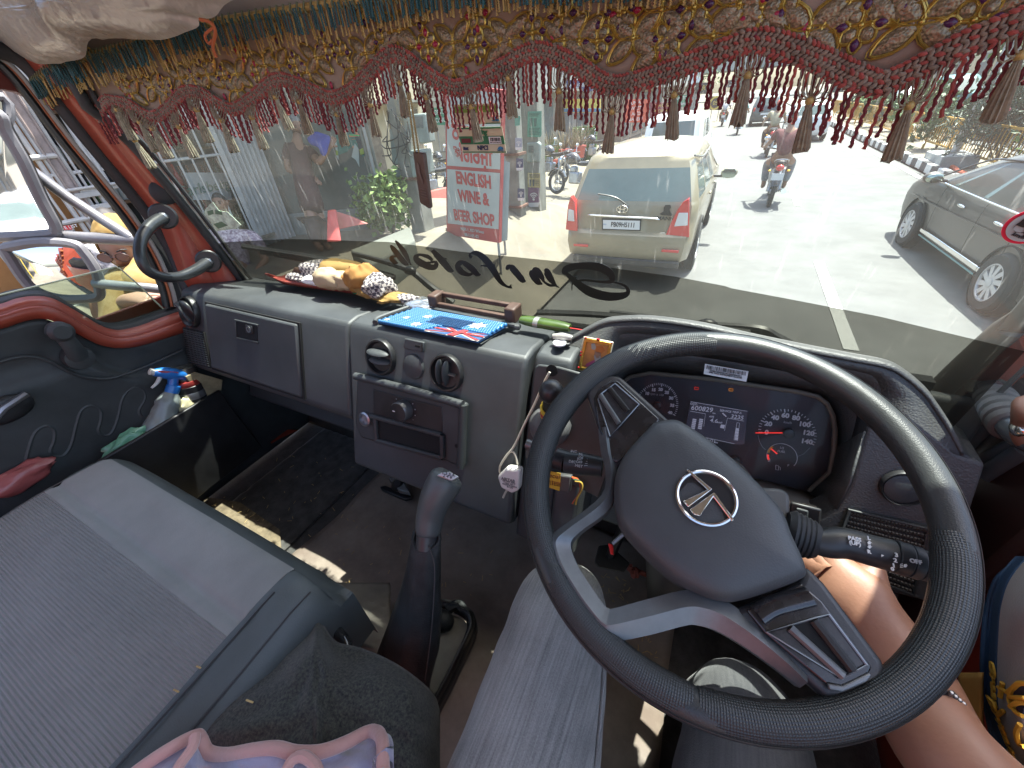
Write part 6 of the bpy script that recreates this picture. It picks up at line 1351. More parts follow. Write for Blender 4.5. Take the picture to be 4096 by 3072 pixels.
# twisted red strands
def rope(L_,r,turns,n=6,m=22,lobes=True):
 b=MB();P=[];R=[]
 for k in range(m+1):
  t=k/m;a=t*turns*6.283;P.append(V((math.cos(a)*r*.35,math.sin(a)*r*.35,-t*L_)));R.append(r*(.72+.42*abs(math.sin(a*1.0)))*(1 if k < m-1 else 1.2))
 b.tube(P,R,n);return b
protos=[rope(.052,.0022,4.2+q*.3).build('fringe_strand',DY if q else RY,val) for q in range(3)]
first=[True]*3;ns=0;used_x=[]
for k,(p,t,n_) in enumerate(trimpts(-.0105,.0064)):
 q=rnd.choice((0,1,1,2,2));o=protos[q] if first[q] else protos[q].copy()
 if not first[q]:COL.objects.link(o)
 first[q]=False;s_=.80+.10*smooth((-.55-p.x)/.7)
 tl_=rnd.gauss(0,.03)
 o.location=(p.x+rnd.uniform(-.001,.001),p.y+rnd.uniform(-.003,.004),p.z);o.scale=(s_,s_,s_*rnd.uniform(.9,1.1));o.rotation_euler=(rnd.gauss(0,.04),tl_,rnd.uniform(0,6.28));ns += 1
# tassels
TK=[(468,437),(538,560),(557,487),(608,513),(715,506),(785,437),(886,481),(1006,468),(1101,386),(1196,405),(1347,456),(1480,418),(1600,330),(1705,386),(1885,424),(2034,310),(2237,361),(2449,443),(2698,376),(2993,297),(3240,399),(3639,418),(4085,215)]
TSH=[mat('tassel_grey',(.30,.27,.19),.6,var=.4,vscale=150,bump=.4,bscale=300),TY]
for k,(x,y) in enumerate(TK):
 p=vV(x,y,.012);s_=.92+.25*smooth((-.5-p.x)/.6);R_=random.Random(k)
 tl_=V((R_.gauss(.05,.06),R_.gauss(0,.03),-1)).normalized();u=tl_.orthogonal().normalized();w_=tl_.cross(u)
 b=MB();n=26;vs=[];prof_=[(.0035,0),(.0030,.006),(.0042,.014),(.0062,.028),(.0075,.042),(.0080,.050)]
 for j,(r,h_) in enumerate(prof_):
  for i in range(n):
   a=6.283*i/n;rr_=r*s_*(1+(.16 if i % 2 else -.10)*min(1,j/2));vs.append(p+tl_*(h_*s_+(R_.uniform(-.004,.003) if j == 5 else 0))+(u*math.cos(a)+w_*math.sin(a))*rr_)
 b.add(vs,[(j*n+i,j*n+(i+1) % n,(j+1)*n+(i+1) % n,(j+1)*n+i) for j in range(5) for i in range(n)]+[tuple(range(5*n,6*n))])
 ta=b.build('tassel',TSH[0] if p.x <-.75 else TY,val,angle=25)
 b=MB();b.ell(p+tl_*.001,.0048*s_,10,8);b.build('knot',GOLDR,ta)
 b=MB()
 for i in range(9):
  xx=p.x+(i-4)*.0042*s_;e=V((xx,Yv(xx)-.008,trz(xx)-.008));mid_=p.lerp(e,.45)+V(((i-4)*.0012,-.006,-.003*(abs(i-4)-1)));b.tube(polyline([p,mid_,e],8),.0009*s_,5)
 b.build('gathering_threads',TY,ta)
# embroidered flowers: raised sequined petals in gold outline
SEQ=mat('sequin_brown',(.20,.15,.09),.32,metal=.45,bump=1.0,bscale=420,kind='leather',var=.5,vscale=260);PLUM=mat('sequin_plum',(.055,.008,.05),.25,var=.3);ROSE=mat('sequin_rose',(.30,.01,.045),.3)
def petal(c,ang,L_,W_,m,par_,outline):
 # c: base point on the cloth; ang measured in the cloth plane
 def P(a,r,o):
  x=c.x+a;z=c.z+r;return V((x,vcl_y(x,z)-o,z))
 ca,sa=math.cos(ang),math.sin(ang);vs=[];n=14
 ring_=[]
 for i in range(n):
  q=6.283*i/n;l_=L_*.5*(1+math.cos(q));w_=W_*.5*math.sin(q)*(.75+.35*(1-abs(math.cos(q))));ring_.append((l_*ca-w_*sa,l_*sa+w_*ca))
 b=MB();vs=[P(a,r,.004) for a,r in ring_]+[P(L_*.5*ca+(a-L_*.5*ca)*.55,L_*.5*sa+(r-L_*.5*sa)*.55,.0068) for a,r in ring_]+[P(L_*.5*ca,L_*.5*sa,.0075)]
 b.add(vs,[(i,(i+1) % n,n+(i+1) % n,n+i) for i in range(n)]+[(n+i,n+(i+1) % n,2*n) for i in range(n)]);b.build('petal',m,par_)
 outline.tube([P(L_*.5*ca+(a-L_*.5*ca)*1.06,L_*.5*sa+(r-L_*.5*sa)*1.06,.005) for a,r in ring_],.0011,4,closed=True)
 outline.tube([P(L_*.5*ca+(a-L_*.5*ca)*1.26,L_*.5*sa+(r-L_*.5*sa)*1.20,.0045) for a,r in ring_],.0007,4,closed=True)
def vcl_y(x,z):
 u=(x-XL+.03)/(XR-XL+.03);v=(z-trz(x))/(2.62-trz(x));return vcl(u,v).y-.002
XM=[(1813,171),(2009,183),(2259,183),(2534,152),(2854,145),(3234,114),(3683,89),(949,297),(835,300),(1266,234),(1120,265),(728,312),(614,350),(1470,215),(1600,120),(4150,40),(2960,15),(3470,-10),(2650,40)]
FM=[(1711,183),(1908,183),(2135,158),(2389,164),(2673,152),(3038,70),(3443,101),(3890,82),(1367,215),(1190,262),(1038,295),(899,310),(785,320),(664,345),(1540,165),(510,350),(2780,30),(3140,-20),(3650,-60),(2250,60),(2500,50)]
for k in range(26):
 x=-1.26+k*.05;z=trz(x)+(.026 if k % 2 else .07);(XM if k % 2 else FM).append((x,z))
for kind_,lst in (('x',XM),('f',FM)):
 for k,(px,py) in enumerate(lst):
  p=vV(px,py) if abs(px) > 4 or abs(py) > 4 else V((px,0,py));p=V((p.x,0,p.z))
  if p.z < trz(p.x)+.014:p.z=trz(p.x)+.02
  o_=MB();fm=MB();fm.ell(V((p.x,vcl_y(p.x,p.z)-.005,p.z)),(.0025,.0025,.0025),8,6);fo=fm.build('embroidered_flower',GOLDT,val)
  if kind_ == 'x':
   for a in (.62,2.52,3.76,5.66):petal(p,a,.034,.0165,SEQ,fo,o_)
  else:
   for i in range(4):petal(p+V((.003*math.cos(.78+i*1.571),0,.003*math.sin(.78+i*1.571))),.78+i*1.571,.0135,.012,SEQ,fo,o_)
   for i in range(4):petal(p+V((.0085*math.cos(i*1.571+1.57),0,.0085*math.sin(i*1.571+1.57))),i*1.571+1.57,.012,.0085,PLUM if k % 5 else ROSE,fo,o_)
  o_.build('gold_outline',GOLDT,fo)
# small rose drops near the trim
for k in range(11):
 x=lerp(XL+.12,XR-.05,k/10);z=trz(x)+.018;b=MB();b.ell(V((x,vcl_y(x,z)-.004,z)),(.0035,.002,.006),10,6);b.build('rose_drop',ROSE,val)
# teal and gold bullion fringe along the top left
FA=[(140,330),(221,262),(350,225),(500,185),(660,140),(823,95),(1100,50),(1400,6),(1700,-28),(2000,-48),(2300,-62),(2800,-80)]
FB=[(215,430),(290,385),(420,345),(560,315),(720,275),(880,240),(1140,190),(1420,152),(1700,95),(2000,60),(2320,55),(2800,15)]
A=polyline([vV(x,y,.022) for x,y in FA],240);B2=polyline([vV(x,y,.022) for x,y in FB],240)
tr_=MB();tr_.tube(A[::4],.006,8);tr_.build('fringe_heading',GOLDR,val)
tr_=MB()
for k in range(0,240,2):p=A[k];tr_.tube([p+V((.002,-.006,.007)),p+V((-.001,-.008,-.002)),p+V((.001,-.005,-.009))],.0016,5)
tr_.build('heading_loops',mat('heading_green',(.10,.11,.05),.6,var=.4),val,kind='stuff')
pg={}
for k in range(240):
 if A[k].x > .1:break
 for grp,on,ln,dy in (('gold',True,1.0,0),('teal',noise.noise((k*.13,3,0)) >-.18,.72,-.007),('teal',noise.noise((k*.13,3,0)) > .12,.6,-.011)):
  if not on:continue
  L_=(A[k]-B2[k]).length*ln*rnd.uniform(.8,1.06)
  if grp not in pg:o=pg[grp]=rope(1,.0019,9,5,18).build(grp+'_strand',TEALT if grp == 'teal' else GOLDR,val)
  else:o=pg[grp].copy();COL.objects.link(o)
  o.location=A[k]+V((rnd.uniform(-.003,.003),dy+rnd.uniform(-.003,.003),0));o.scale=(1,1,L_);o.rotation_euler=(rnd.gauss(0,.04),rnd.gauss(-.03,.07),rnd.uniform(0,6))
# ================================================================ sun visor wrapped in clear plastic, pendant
vs_=thing('sun_visor','sun visor wrapped in crinkled grey plastic, top left corner','sun visor',wY(400,90,.5))
PB=[(-300,-150),(-120,-150),(150,-150),(450,-150),(700,-140),(900,-100),(1000,-40),(905,15),(860,62),(800,78),(790,112),(700,150),(560,158),(440,160),(360,168),(330,222),(235,256),(110,240),(0,172),(-140,110),(-300,80)]
PLASB=mat('crinkled_plastic',(.36,.33,.28),.28,bump=.7,bscale=26,bdist=.012,var=.14,vscale=5,coat=.35)
P=polyline([wY(x,y,.50) for x,y in PB+PB[:1]],80)[:-1];cen=wY(330,20,.5)
b=MB();n=len(P);m=16;vs=[]
for k in range(m+1):
 for p in P:
  q=cen+(p-cen)*(k/m);t=k/m;bul=.045*(1-t ** 3);nz=noise.noise(q*11)*.012+abs(noise.noise(q*24+V((0,0,4))))*.010-abs(noise.noise(q*9+V((4,0,4))))*.012;vs.append(q+V((0,-bul-nz*(1-t ** 4),nz*.4)))
b.add(vs,[(k*n+i,k*n+(i+1) % n,(k+1)*n+(i+1) % n,(k+1)*n+i) for k in range(m) for i in range(n)]);b.build('plastic_wrap',PLASB,vs_,angle=70)
th=MB();th.tube(polyline([wY(x,y,.47) for x,y in [(800,78),(845,92),(862,130),(852,190),(866,230)]],16),.0022,5);th.tube(polyline([wY(x,y,.47) for x,y in [(855,110),(820,140),(835,175),(850,160)]],12),.0018,5);th.build('orange_thread',mat('thread_orange',(.4,.10,.03),.8),vs_)
pn=thing('pendant','dark wooden prayer tag hanging on a thin gold chain below the fringe','pendant',vV(1660,700,.03))
def hp_(x,y,o=0):return wY(x,y,.56-o)
Q=[hp_(*c15(x,y)) for x,y in [(473,652),(600,668),(612,700),(695,1360),(680,1378),(575,1310),(562,1290)]]
WOOD=mat('pendant_wood',(.085,.05,.038),.4,var=.3,vscale=40)
b=MB();b.prism(Q,(.002,.007,0));tg=b.build('tag',WOOD,pn,bev=.002)
b=MB();b.prism([hp_(*c15(x,y),.0012) for x,y in [(535,790),(560,830),(575,930),(610,1030),(600,1060),(560,960),(530,860)]],(0,-.0006,0));b.build('carved_figure',mat('carve_pale',(.15,.10,.08),.5),tg,smooth=False)
for k in range(4):b=MB();b.prism([hp_(*c15(x,y),.0012) for x,y in [(570+k*6,1115+k*34),(640+k*6,1135+k*34),(641+k*6,1142+k*34),(571+k*6,1122+k*34)]],(0,-.0005,0));b.build('carved_line',MATS['carve_pale'],tg,smooth=False)
b=MB();n_=0
for (x0,y0,x1,y1) in ((410,-80,505,655),(440,-80,552,655)):
 for k in range(46):
  t=k/45;p=hp_(*c15(lerp(x0,x1,t),lerp(y0,y1,t)));R=Matrix.Rotation(1.57*(k % 2),3,'Z');b.ell(p,(.0022,.0011,.0024),6,4,R)
b.build('chain',mat('chain_bronze',(.22,.15,.07),.35,metal=.8),pn,kind='stuff')
# ================================================================ passenger seat
seat=thing('passenger_seat','grey ribbed fabric passenger seat with vinyl bolsters','seat',(-.9,-.2,1.15))
FAB=mat('seat_fabric',(.20,.20,.185),.9,bump=.35,bscale=350,var=.14,vscale=7,sheen=.25)
RIB=mat('seat_ribbed',(.195,.195,.182),.9,var=.14,vscale=6,sheen=.25)
N,L,B_=nodes(RIB);tc=N.new('ShaderNodeTexCoord');mp=N.new('ShaderNodeMapping');d0=wZ(200,2500,1.55);d1=wZ(700,2590,1.55);ra=math.atan2((d1-d0).y,(d1-d0).x)
mp.inputs['Rotation'].default_value=(0,0,-ra);mp.inputs['Scale'].default_value=(14,200,1);L.new(tc.outputs['Object'],mp.inputs[0])
wv=N.new('ShaderNodeTexWave');wv.bands_direction='Y';wv.inputs['Scale'].default_value=.32;wv.inputs['Distortion'].default_value=.8;wv.inputs['Detail'].default_value=2;wv.inputs['Detail Scale'].default_value=3;L.new(mp.outputs[0],wv.inputs['Vector'])
bp_2=N.new('ShaderNodeBump');bp_2.inputs['Strength'].default_value=.9;bp_2.inputs['Distance'].default_value=.003;L.new(wv.outputs['Fac'],bp_2.inputs['Height']);L.new(bp_2.outputs[0],B_.inputs['Normal'])
VIN=mat('seat_vinyl',(.068,.080,.080),.5,bump=.25,bscale=500,kind='leather',var=.15)
X0,X1,YF,ZT=-1.345,-.475,.165,1.553
def st_(x,y):   # seat surface height
 ex=max(0,(X0+.10-x)/.10,(x-(X1-.075))/.075);ey=max(0,(y-(YF-.055))/.055)
 e=min(1,math.hypot(ex,ey));z=ZT-.07*(1-math.sqrt(max(0,1-e*e))) ;
 z += .010*noise.noise((x*5,y*6,1))+.012*math.sin((x-X0)/(X1-X0)*3.14)-.012*smooth((-.02-y)/.2)
 z -= .006*math.exp(-((y-(.035-.02*0))/.008) ** 2)
 return z
def piece(name,xa,xb,ya,yb,m,nx=40,ny=30):
 b=MB();b.grid(lambda u,v:(lambda x,y:V((x,y,st_(x,y))))(lerp(xa,xb,u),lerp(ya,yb,v)),nx,ny);return b.build(name,m,seat,angle=80)
SL,SRX=X0+.068,X1-.085
YS=.012
piece('ribbed_panel',SL,SRX,-.85,YS,RIB,50,60);piece('front_panel',SL,SRX,YS,YF-.03,FAB,50,20)
def side(name,xs,y0=-.85,y1=YF):
 b=MB();
 def fn(u,v):
  y=lerp(y0,y1,v);x=lerp(xs[0],xs[1],min(1,u*1.5));z=st_(x,min(y,YF-.001))-max(0,(u-.667))*.45
  return V((x,y,z))
 b.grid(fn,16,50);return b.build(name,VIN,seat,angle=70)
side('side_bolster',(SRX,X1));side('side_bolster',(SL,X0))
b=MB();b.grid(lambda u,v:(lambda x,y:V((x,y,st_(x,min(y,YF-.0005))-max(0,(v-.5))*.35)))(lerp(X0,X1,u),lerp(YF-.03,YF,min(1,v*2))),40,14);b.build('front_roll',VIN,seat,angle=70)
for pts in ([(SRX+.012,y) for y in [-.85,-.5,-.2,0,.06,.09]],[(SRX+.055,y) for y in [-.85,-.5,-.2,0,.08,.12]]):
 b=MB();b.tube([V((x,y,st_(x,y)+.0005)) for x,y in pts],.0018,5);b.build('seam',BLK,seat)
b=MB();b.box((-.93,-.36,1.30),(.68,.80,.30));b.build('seat_base',BLK,seat,bev=.02)
b=MB();c=wZ(75,2352,1.556);b.prism([wZ(x,y,1.557) for x,y in [(98,2362),(118,2338),(148,2334),(140,2352),(115,2372)]],(0,0,.0015));b.build('tear',HOLE,seat,smooth=False)
b=MB();b.tube(polyline([wZ(x,y,1.44) for x,y in [(1262,2450),(1300,2488),(1330,2510),(1360,2540),(1385,2572),(1388,2610)]],20),[.013]*6+[.010]*14,10);b.build('recline_lever',mat('lever_gloss',(.02,.022,.024),.15,coat=.6),seat)
# seat of the driver, seen between the legs
ds=thing('driver_seat','dark dimpled fabric driver seat showing beside the thigh','seat',(.05,-.1,1.15))
b=MB();b.grid(lambda u,v:V((lerp(-.10,.42,u),lerp(-.5,.10,v),1.40-.05*(abs(v-.0) > .9)+.01*math.sin(u*9)-.06*smooth((v-.8)/.2))),30,30)
SD=mat('driver_seat_fabric',(.045,.045,.048),.9,bump=1,bscale=110,kind='leather',var=.2);b.build('cushion',SD,ds,solid=.1,offs=-1)
b=MB();b.tube([V((-.10,.115,1.40)),V((.1,.125,1.40)),V((.42,.12,1.40))],.03,12);b.build('front_roll',VIN,ds)
# ================================================================ floor coverings
fm=MB();FML=[(1165,2215),(1250,2135),(1400,1998),(1520,1890),(1640,1782),(1720,1712)]
lw=[wZ(x,y,1.158) for x,y in FML]
def mf(u,v):
 a=polyline(lw,11)[min(10,int(v*10))];x=lerp(a.x,.1,u);y=lerp(lw[0].y-.6,.70,v);xe=lerp(lw[0].x,lw[-1].x,smooth(max(0,(y-lw[0].y)/(lw[-1].y-lw[0].y)))) if False else lerp(-1.0,-.92,v)
 x=lerp(xe+.02*noise.noise((0,y*4,0)),.10,u)
 hump=.085*smooth((x+.62)/.25)*smooth((.42-y)/.22)
 return V((x,y,1.156+.008*noise.noise((x*8,y*8,3))+hump))
b=MB();b.grid(mf,50,50);MATB=mat('brown_vinyl_mat',(.16,.12,.095),.6,bump=.5,bscale=60,var=.55,vscale=5,col2=(.32,.27,.22))
o=b.build('floor_mat',MATB,None,solid=.006);tag(o,'worn brown vinyl mat on the cab floor around the gear lever','floor mat')
cp=MB();cp.grid(lambda u,v:V((lerp(-1.33,-.985,u),lerp(-.1,.71,v),1.156+.006*noise.noise((u*20,v*30,0)))),30,40);o=cp.build('carpet',CARP,None,solid=.004);tag(o,'black pile carpet on the passenger footwell floor','carpet')
cd=MB();cd.prism([wZ(x,y,1.163) for x,y in [(800,1985),(960,2010),(1120,2120),(1130,2240),(900,2120)]],(0,0,.002));  # sunlight on the carpet, put into the pale colour of this patch
o=cd.build('sun_patch',mat('sun_patch_chaff',(.13,.10,.06),.95,bump=1,bscale=120,var=.6,vscale=30),None,smooth=False,kind='stuff');tag(o,'sun patch painted pale on the chaffy carpet edge beside the seat','dust',kind='stuff')
sb_=MB();r_=random.Random(21)
for (x0,y0,x1,y1,n,z) in ((1100,1820,1450,2150,34,1.168),(1350,2050,2000,2400,40,1.172),(2390,2300,2520,2420,30,1.166),(2500,2540,2640,2640,18,1.166),(850,1990,1080,2120,24,1.168)):
 for k in range(n):
  p=wZ(r_.uniform(x0,x1),r_.uniform(y0,y1),z);q=mf(max(0,min(1,(p.x+.96)/1.06)),max(0,min(1,(p.y-lw[0].y+.6)/(1.3-lw[0].y)))) if p.x >-.95 else p
  a=r_.uniform(0,3.14);l_=r_.uniform(.003,.016);z_=max(p.z,q.z+.008);sb_.tube([V((p.x,p.y,z_)),V((p.x+l_*math.cos(a),p.y+l_*math.sin(a),z_+.002))],.0008,4)
o=sb_.build('straw_bits',mat('straw',(.45,.32,.13),.8,var=.4),None,kind='stuff');tag(o,'bits of straw and chaff scattered over the cab floor','straw',kind='stuff')
st2=MB()
for (a_,e_) in (((985,2900-100),(1012,2870-60)),((787,2665),(803,2672)),((695,2758),(715,2768))):
 p,q=wZ(*a_,1.56),wZ(*e_,1.56);st2.tube([p,q],.0012,5)
o=st2.build('straw_bits',MATS['straw'],None,kind='stuff');tag(o,'three pale straw bits lying on the ribbed seat panel','straw',kind='stuff')
# broken phone holder and its cords
ph=thing('phone_holder','broken clear plastic phone holder lying on the floor under the radio slot','phone holder',wZ(1630,2000,1.17))
CLR=mat('clear_plastic',(.28,.28,.27),.15,trans=.5,var=.3)
b=MB();b.prism([wZ(x,y,1.175) for x,y in [(1522,1955),(1545,1950),(1640,1985),(1652,1998),(1625,2008),(1530,1968)]],(0,0,.012));b.build('base',BLK,ph,bev=.003)
b=MB();b.prism([wZ(x,y,1.20) for x,y in [(1560,1930),(1585,1905),(1615,1935),(1645,1985),(1600,1975)]],(0,0,.02));b.prism([wZ(x,y,1.22) for x,y in [(1575,1880),(1595,1870),(1610,1900),(1600,1930)]],(0,0,.015));b.build('clamp',CLR,ph,bev=.003)
b=MB();b.lathe(wZ(1598,1945,1.2),(.2,-.3,1),[(.02,0),(.024,.015),(.012,.03)],14);b.build('ball_joint',BLK,ph)
b=MB()
for pts in ([(1615,1795),(1650,1840),(1690,1870),(1695,1960)],[(1698,1800),(1697,1880),(1693,1950),(1697,1980)]):b.tube(polyline([wZ(x,y,1.22+.02*k) for k,(x,y) in enumerate(pts)],14),.0022,6)
b.build('cord',mat('cord_grey',(.2,.18,.16),.7),ph)
# ================================================================ gear lever
gl=thing('gear_lever','grey knobbed gear lever in a stitched black leather gaiter','gear lever',(-.30,.13,1.28))
KD,CD,BD=.66,.665,.76
kt_,kb_=wD(1792,1925,KD),wD(1712,2128,CD)
ax=(kt_-kb_)
b=MB();P_=polyline([wD(1712,2135,CD),wD(1722,2060,CD),wD(1745,1990,KD),wD(1775,1935,KD),wD(1792,1905,KD),wD(1800,1893,KD)],26)
rs=[.0205,.0215,.0225,.0232,.024,.0245,.025,.0256,.0264,.027,.0278,.0285,.0292,.0298,.0302,.0304,.0304,.030,.0294,.0282,.0265,.0240,.0205,.016,.010,.004]
KNB=mat('knob_grey_soft',(.075,.085,.085),.42,var=.12);b.tube(P_,rs,22);b.build('knob',KNB,gl,angle=80)
pl_=wD(1797,1908,KD-.028);b=MB();b.prism([wD(x,y,KD-.026) for x,y in [(1745,1902),(1765,1888),(1800,1885),(1825,1900),(1838,1905),(1805,1925)]],(0,.001,-.004));cap_=b.build('shift_plate',mat('plate_silver',(.35,.38,.38),.3,metal=.7),gl,bev=.002)
xd=wD(1830,1908,KD)-wD(1760,1892,KD);yd=wD(1795,1880,KD)-wD(1795,1912,KD)
text('lettering','1 3 5 R',wD(1793,1897,KD-.0275),xd,yd,.0075,INK,gl);text('lettering','2 4 6',wD(1790,1906,KD-.0275),xd,yd,.0075,INK,gl)
b=MB();b.tube([wD(1710,2118,CD),wD(1705,2190,CD)],.0185,18);b.build('stem',mat('stem_grey',(.04,.042,.044),.4),gl)
GA=mat('gaiter_leather',(.017,.019,.019),.55,spec=.3,bump=.4,bscale=350,kind='leather',var=.4,vscale=20)
def gfn(cl,rw):
 def fn(u,v):
  t=v*(len(cl)-1);i=min(int(t),len(cl)-2);q=t-i;c=cl[i].lerp(cl[i+1],q);r=lerp(rw[i],rw[i+1],q);a=u*6.2832
  ripple=1+.07*noise.noise((math.cos(a)*2,math.sin(a)*2,v*4))+.05*abs(math.cos(a*2)) ** 6
  return c+(V((1,0,0))*math.cos(a)+V((0,.9,.35))*math.sin(a))*r*ripple
 return fn
b=MB();b.grid(gfn([wD(1705,2150,CD),wD(1700,2185,.665),wD(1690,2300,.675),wD(1672,2430,.70),wD(1645,2560,.72),wD(1605,2680,.74),wD(1575,2790,.755)],[.0245,.026,.033,.043,.052,.060,.068]),40,36,closeu=True);b.build('gaiter',GA,gl,solid=.002,angle=80)
b=MB();b.tube([gfn([wD(1705,2150,CD)]*2,[.0245,.0245])(k/24,0) for k in range(24)],.0032,6,closed=True);b.build('gaiter_collar',GA,gl)
b=MB();b.tube(polyline([wD(1715,2185,.645),wD(1738,2260,.65),wD(1735,2400,.66),wD(1722,2560,.675),wD(1700,2720,.69)],30),.0014,5);b.build('stitched_seam',mat('stitch_dark',(.05,.05,.05),.6),gl)
FZ=1.29
fo_=[wZ(x,y,FZ) for x,y in [(1555,2800),(1620,2560),(1690,2415),(1770,2395),(1870,2430),(1900,2465),(1895,2520),(1840,2640),(1770,2780),(1700,2870)]]
cenf=sum(fo_,V())/len(fo_);fi_=[cenf+(p-cenf)*.74+V((0,0,.0)) for p in fo_];Fo,Fi=polyline(fo_+fo_[:1],60)[:-1],polyline(fi_+fi_[:1],60)[:-1];Ft=[a.lerp(c_,.45)+V((0,0,.014)) for a,c_ in zip(Fo,Fi)]
b=MB();b.strip([p-V((0,0,.04)) for p in Fo],Fo,closed=True);b.strip(Fo,Ft,closed=True);b.strip(Ft,Fi,closed=True);b.build('base_frame',mat('frame_black',(.022,.023,.024),.4,bump=.3,bscale=400,kind='leather'),gl,solid=.003)
b=MB();b.prism([p-V((0,0,.012)) for p in Fi],(0,0,-.004));b.build('frame_floor',mat('lever_floor',(.15,.14,.115),.8,var=.4),gl,smooth=False)
b=MB();b.ell(wZ(1770,2480,1.29),(.028,.022,.02),14,8);b.tube(polyline([wZ(1790,2440,1.29),wZ(1830,2420,1.295),wZ(1850,2440,1.29)],10),.012,8);b.build('gaiter_fold',GA,gl)
# worn hump left of the lever
hp2=MB();hp2.grid(lambda u,v:wZ(lerp(1275,1560,u),lerp(2330,2720,v),1.235+.04*math.sin(u*2.2)*math.sin(v*2.6)+.004*noise.noise((u*6,v*25,0))),24,40);o=hp2.build('tunnel_cover',mat('worn_grey_vinyl',(.15,.135,.11),.7,bump=.6,bscale=70,var=.35,vscale=9),None,solid=.006);tag(o,'worn grey brown vinyl over the engine tunnel left of the gear lever','tunnel cover')
# ================================================================ draped cloths between the seats
def drape(pxs,top,y_bot,zfn,nu=60,nv=40):
 T=polyline([V((x,y,0)) for x,y in top],nu+1)
 def fn(u,v):
  t=T[min(nu,int(round(u*nu)))];y=lerp(t.y,y_bot,v);return wZ(t.x,y,zfn(u,v))
 b=MB();b.grid(fn,nu,nv);return b
blk=drape(None,[(600,3000),(670,2895),(735,2815),(830,2745),(930,2690),(1080,2620),(1180,2545),(1240,2470),(1268,2440),(1300,2505),(1345,2565),(1440,2590),(1540,2630),(1640,2690),(1735,2775),(1760,2850)],3300,lambda u,v:1.475+.075*math.sin(min(1,u*1.4)*2.4)*smooth(v*3+.25)+.012*noise.noise((u*6,v*6,0))+.008*noise.noise((u*16,v*9,2))-.12*smooth((u-.86)/.14))
DEN=mat('black_denim',(.010,.011,.013),.95,bump=.6,bscale=500,var=.5,vscale=260,col2=(.075,.075,.058),sheen=.15);o=blk.build('jeans_garment',DEN,None,solid=.008,angle=80);tag(o,'bunched black denim cloth draped between the two seats','cloth')
BTOP=[(480,3130),(590,3045),(700,2975),(775,2938),(800,2945),(830,3000),(900,3012),(1000,2995),(1100,2985),(1180,3003),(1280,3000),(1380,2965),(1460,2925),(1505,2920),(1530,2960),(1532,3060),(1545,3160)]
BZ=lambda u,v:1.585+.012*math.sin(u*15)+.01*noise.noise((u*7,v*5,5))+.02*smooth(v)
blk=drape(None,BTOP,3330,BZ,64,26)
BLM=mat('blanket_fleece',(.34,.33,.38),.95,bump=.8,bscale=220,var=.2,vscale=9,sheen=.6)
N,L,B_=nodes(BLM);vn=N.new('ShaderNodeTexNoise');vn.inputs['Scale'].default_value=13;vn.inputs['Detail'].default_value=3;vn.inputs['Distortion'].default_value=1.2;tcn=N.new('ShaderNodeTexCoord');L.new(tcn.outputs['Object'],vn.inputs['Vector']);rp_=N.new('ShaderNodeValToRGB');L.new(vn.outputs['Fac'],rp_.inputs[0])
e=rp_.color_ramp.elements;e[0].position=.3;e[0].color=(.22,.20,.15,1);e[1].position=.75;e[1].color=(.36,.37,.36,1)
for pos,col_ in ((.42,(.28,.26,.33,1)),(.52,(.33,.31,.40,1)),(.6,(.42,.30,.32,1))):q=e.new(pos);q.color=col_
L.new(rp_.outputs[0],B_.inputs['Base Color'])
bl=thing('blanket','soft fleece blanket with pink bound edge at the bottom of the frame','blanket',(-.4,-.2,1.55));blk.build('fleece',BLM,bl,solid=.012,angle=80)
T=polyline([V((x,y,0)) for x,y in BTOP],65);b=MB();b.tube([wZ(t.x,t.y+8,BZ(k/64,0)+.002) for k,t in enumerate(T)],.0075,10);PKB=mat('blanket_pink',(.50,.27,.23),.9,bump=.8,bscale=200,sheen=.5,var=.15);b.build('bound_edge',PKB,bl)
b=MB();b.tube(polyline([wZ(x,y,1.612) for x,y in [(1140,3090),(1170,3040),(1215,3025),(1260,3060),(1280,3110)]],16),.006,8);b.tube(polyline([wZ(x,y,1.612) for x,y in [(780,2940),(770,2990),(720,3060),(690,3120)]],12),.006,8);b.build('pink_motif',PKB,bl,kind='stuff')
# ================================================================ door bin contents, pink bag
def upright(px0,py0,px1,py1,X):return wX(px0,py0,X),wX(px1,py1,X)
bt_=thing('spray_bottle','clear spray bottle with blue trigger head standing in the door pocket','bottle',wX(640,1735,-1.385))
a_,e_=upright(622,1760,690,1560,-1.385);axb=(e_-a_);Lb=axb.length
CLB=mat('bottle_pet',(.42,.48,.46),.18,trans=.55,var=.15,vscale=20)
b=MB();b.lathe(a_,axb,[(.03,-.02),(.040,0),(.041,Lb*.28),(.036,Lb*.42),(.033,Lb*.5),(.034,Lb*.58),(.030,Lb*.68),(.033,Lb*.74),(.026,Lb*.86),(.016,Lb*.97),(.0145,Lb)],24);b.build('body',CLB,bt_)
BLU=mat('trigger_blue',(.02,.16,.50),.35,coat=.3)
b=MB();b.lathe(e_,axb,[(.0175,-.012),(.0185,0),(.018,.014),(.012,.018)],20);b.build('collar',BLU,bt_)
h0=wX(692,1525,-1.385)
b=MB();b.tube(polyline([wX(x,y,-1.385) for x,y in [(612,1492),(640,1490),(680,1495),(720,1500),(752,1512)]],12),[.010,.0115,.013,.015,.017,.018,.018,.0175,.016,.014,.011,.006],12);b.tube([wX(695,1505,-1.385),wX(690,1545,-1.385)],[.014,.013],12);b.build('trigger_head',BLU,bt_)
b=MB();b.tube([wX(599,1486,-1.385),wX(621,1490,-1.385)],.0095,12);b.build('nozzle',mat('nozzle_clear',(.55,.55,.52),.3),bt_)
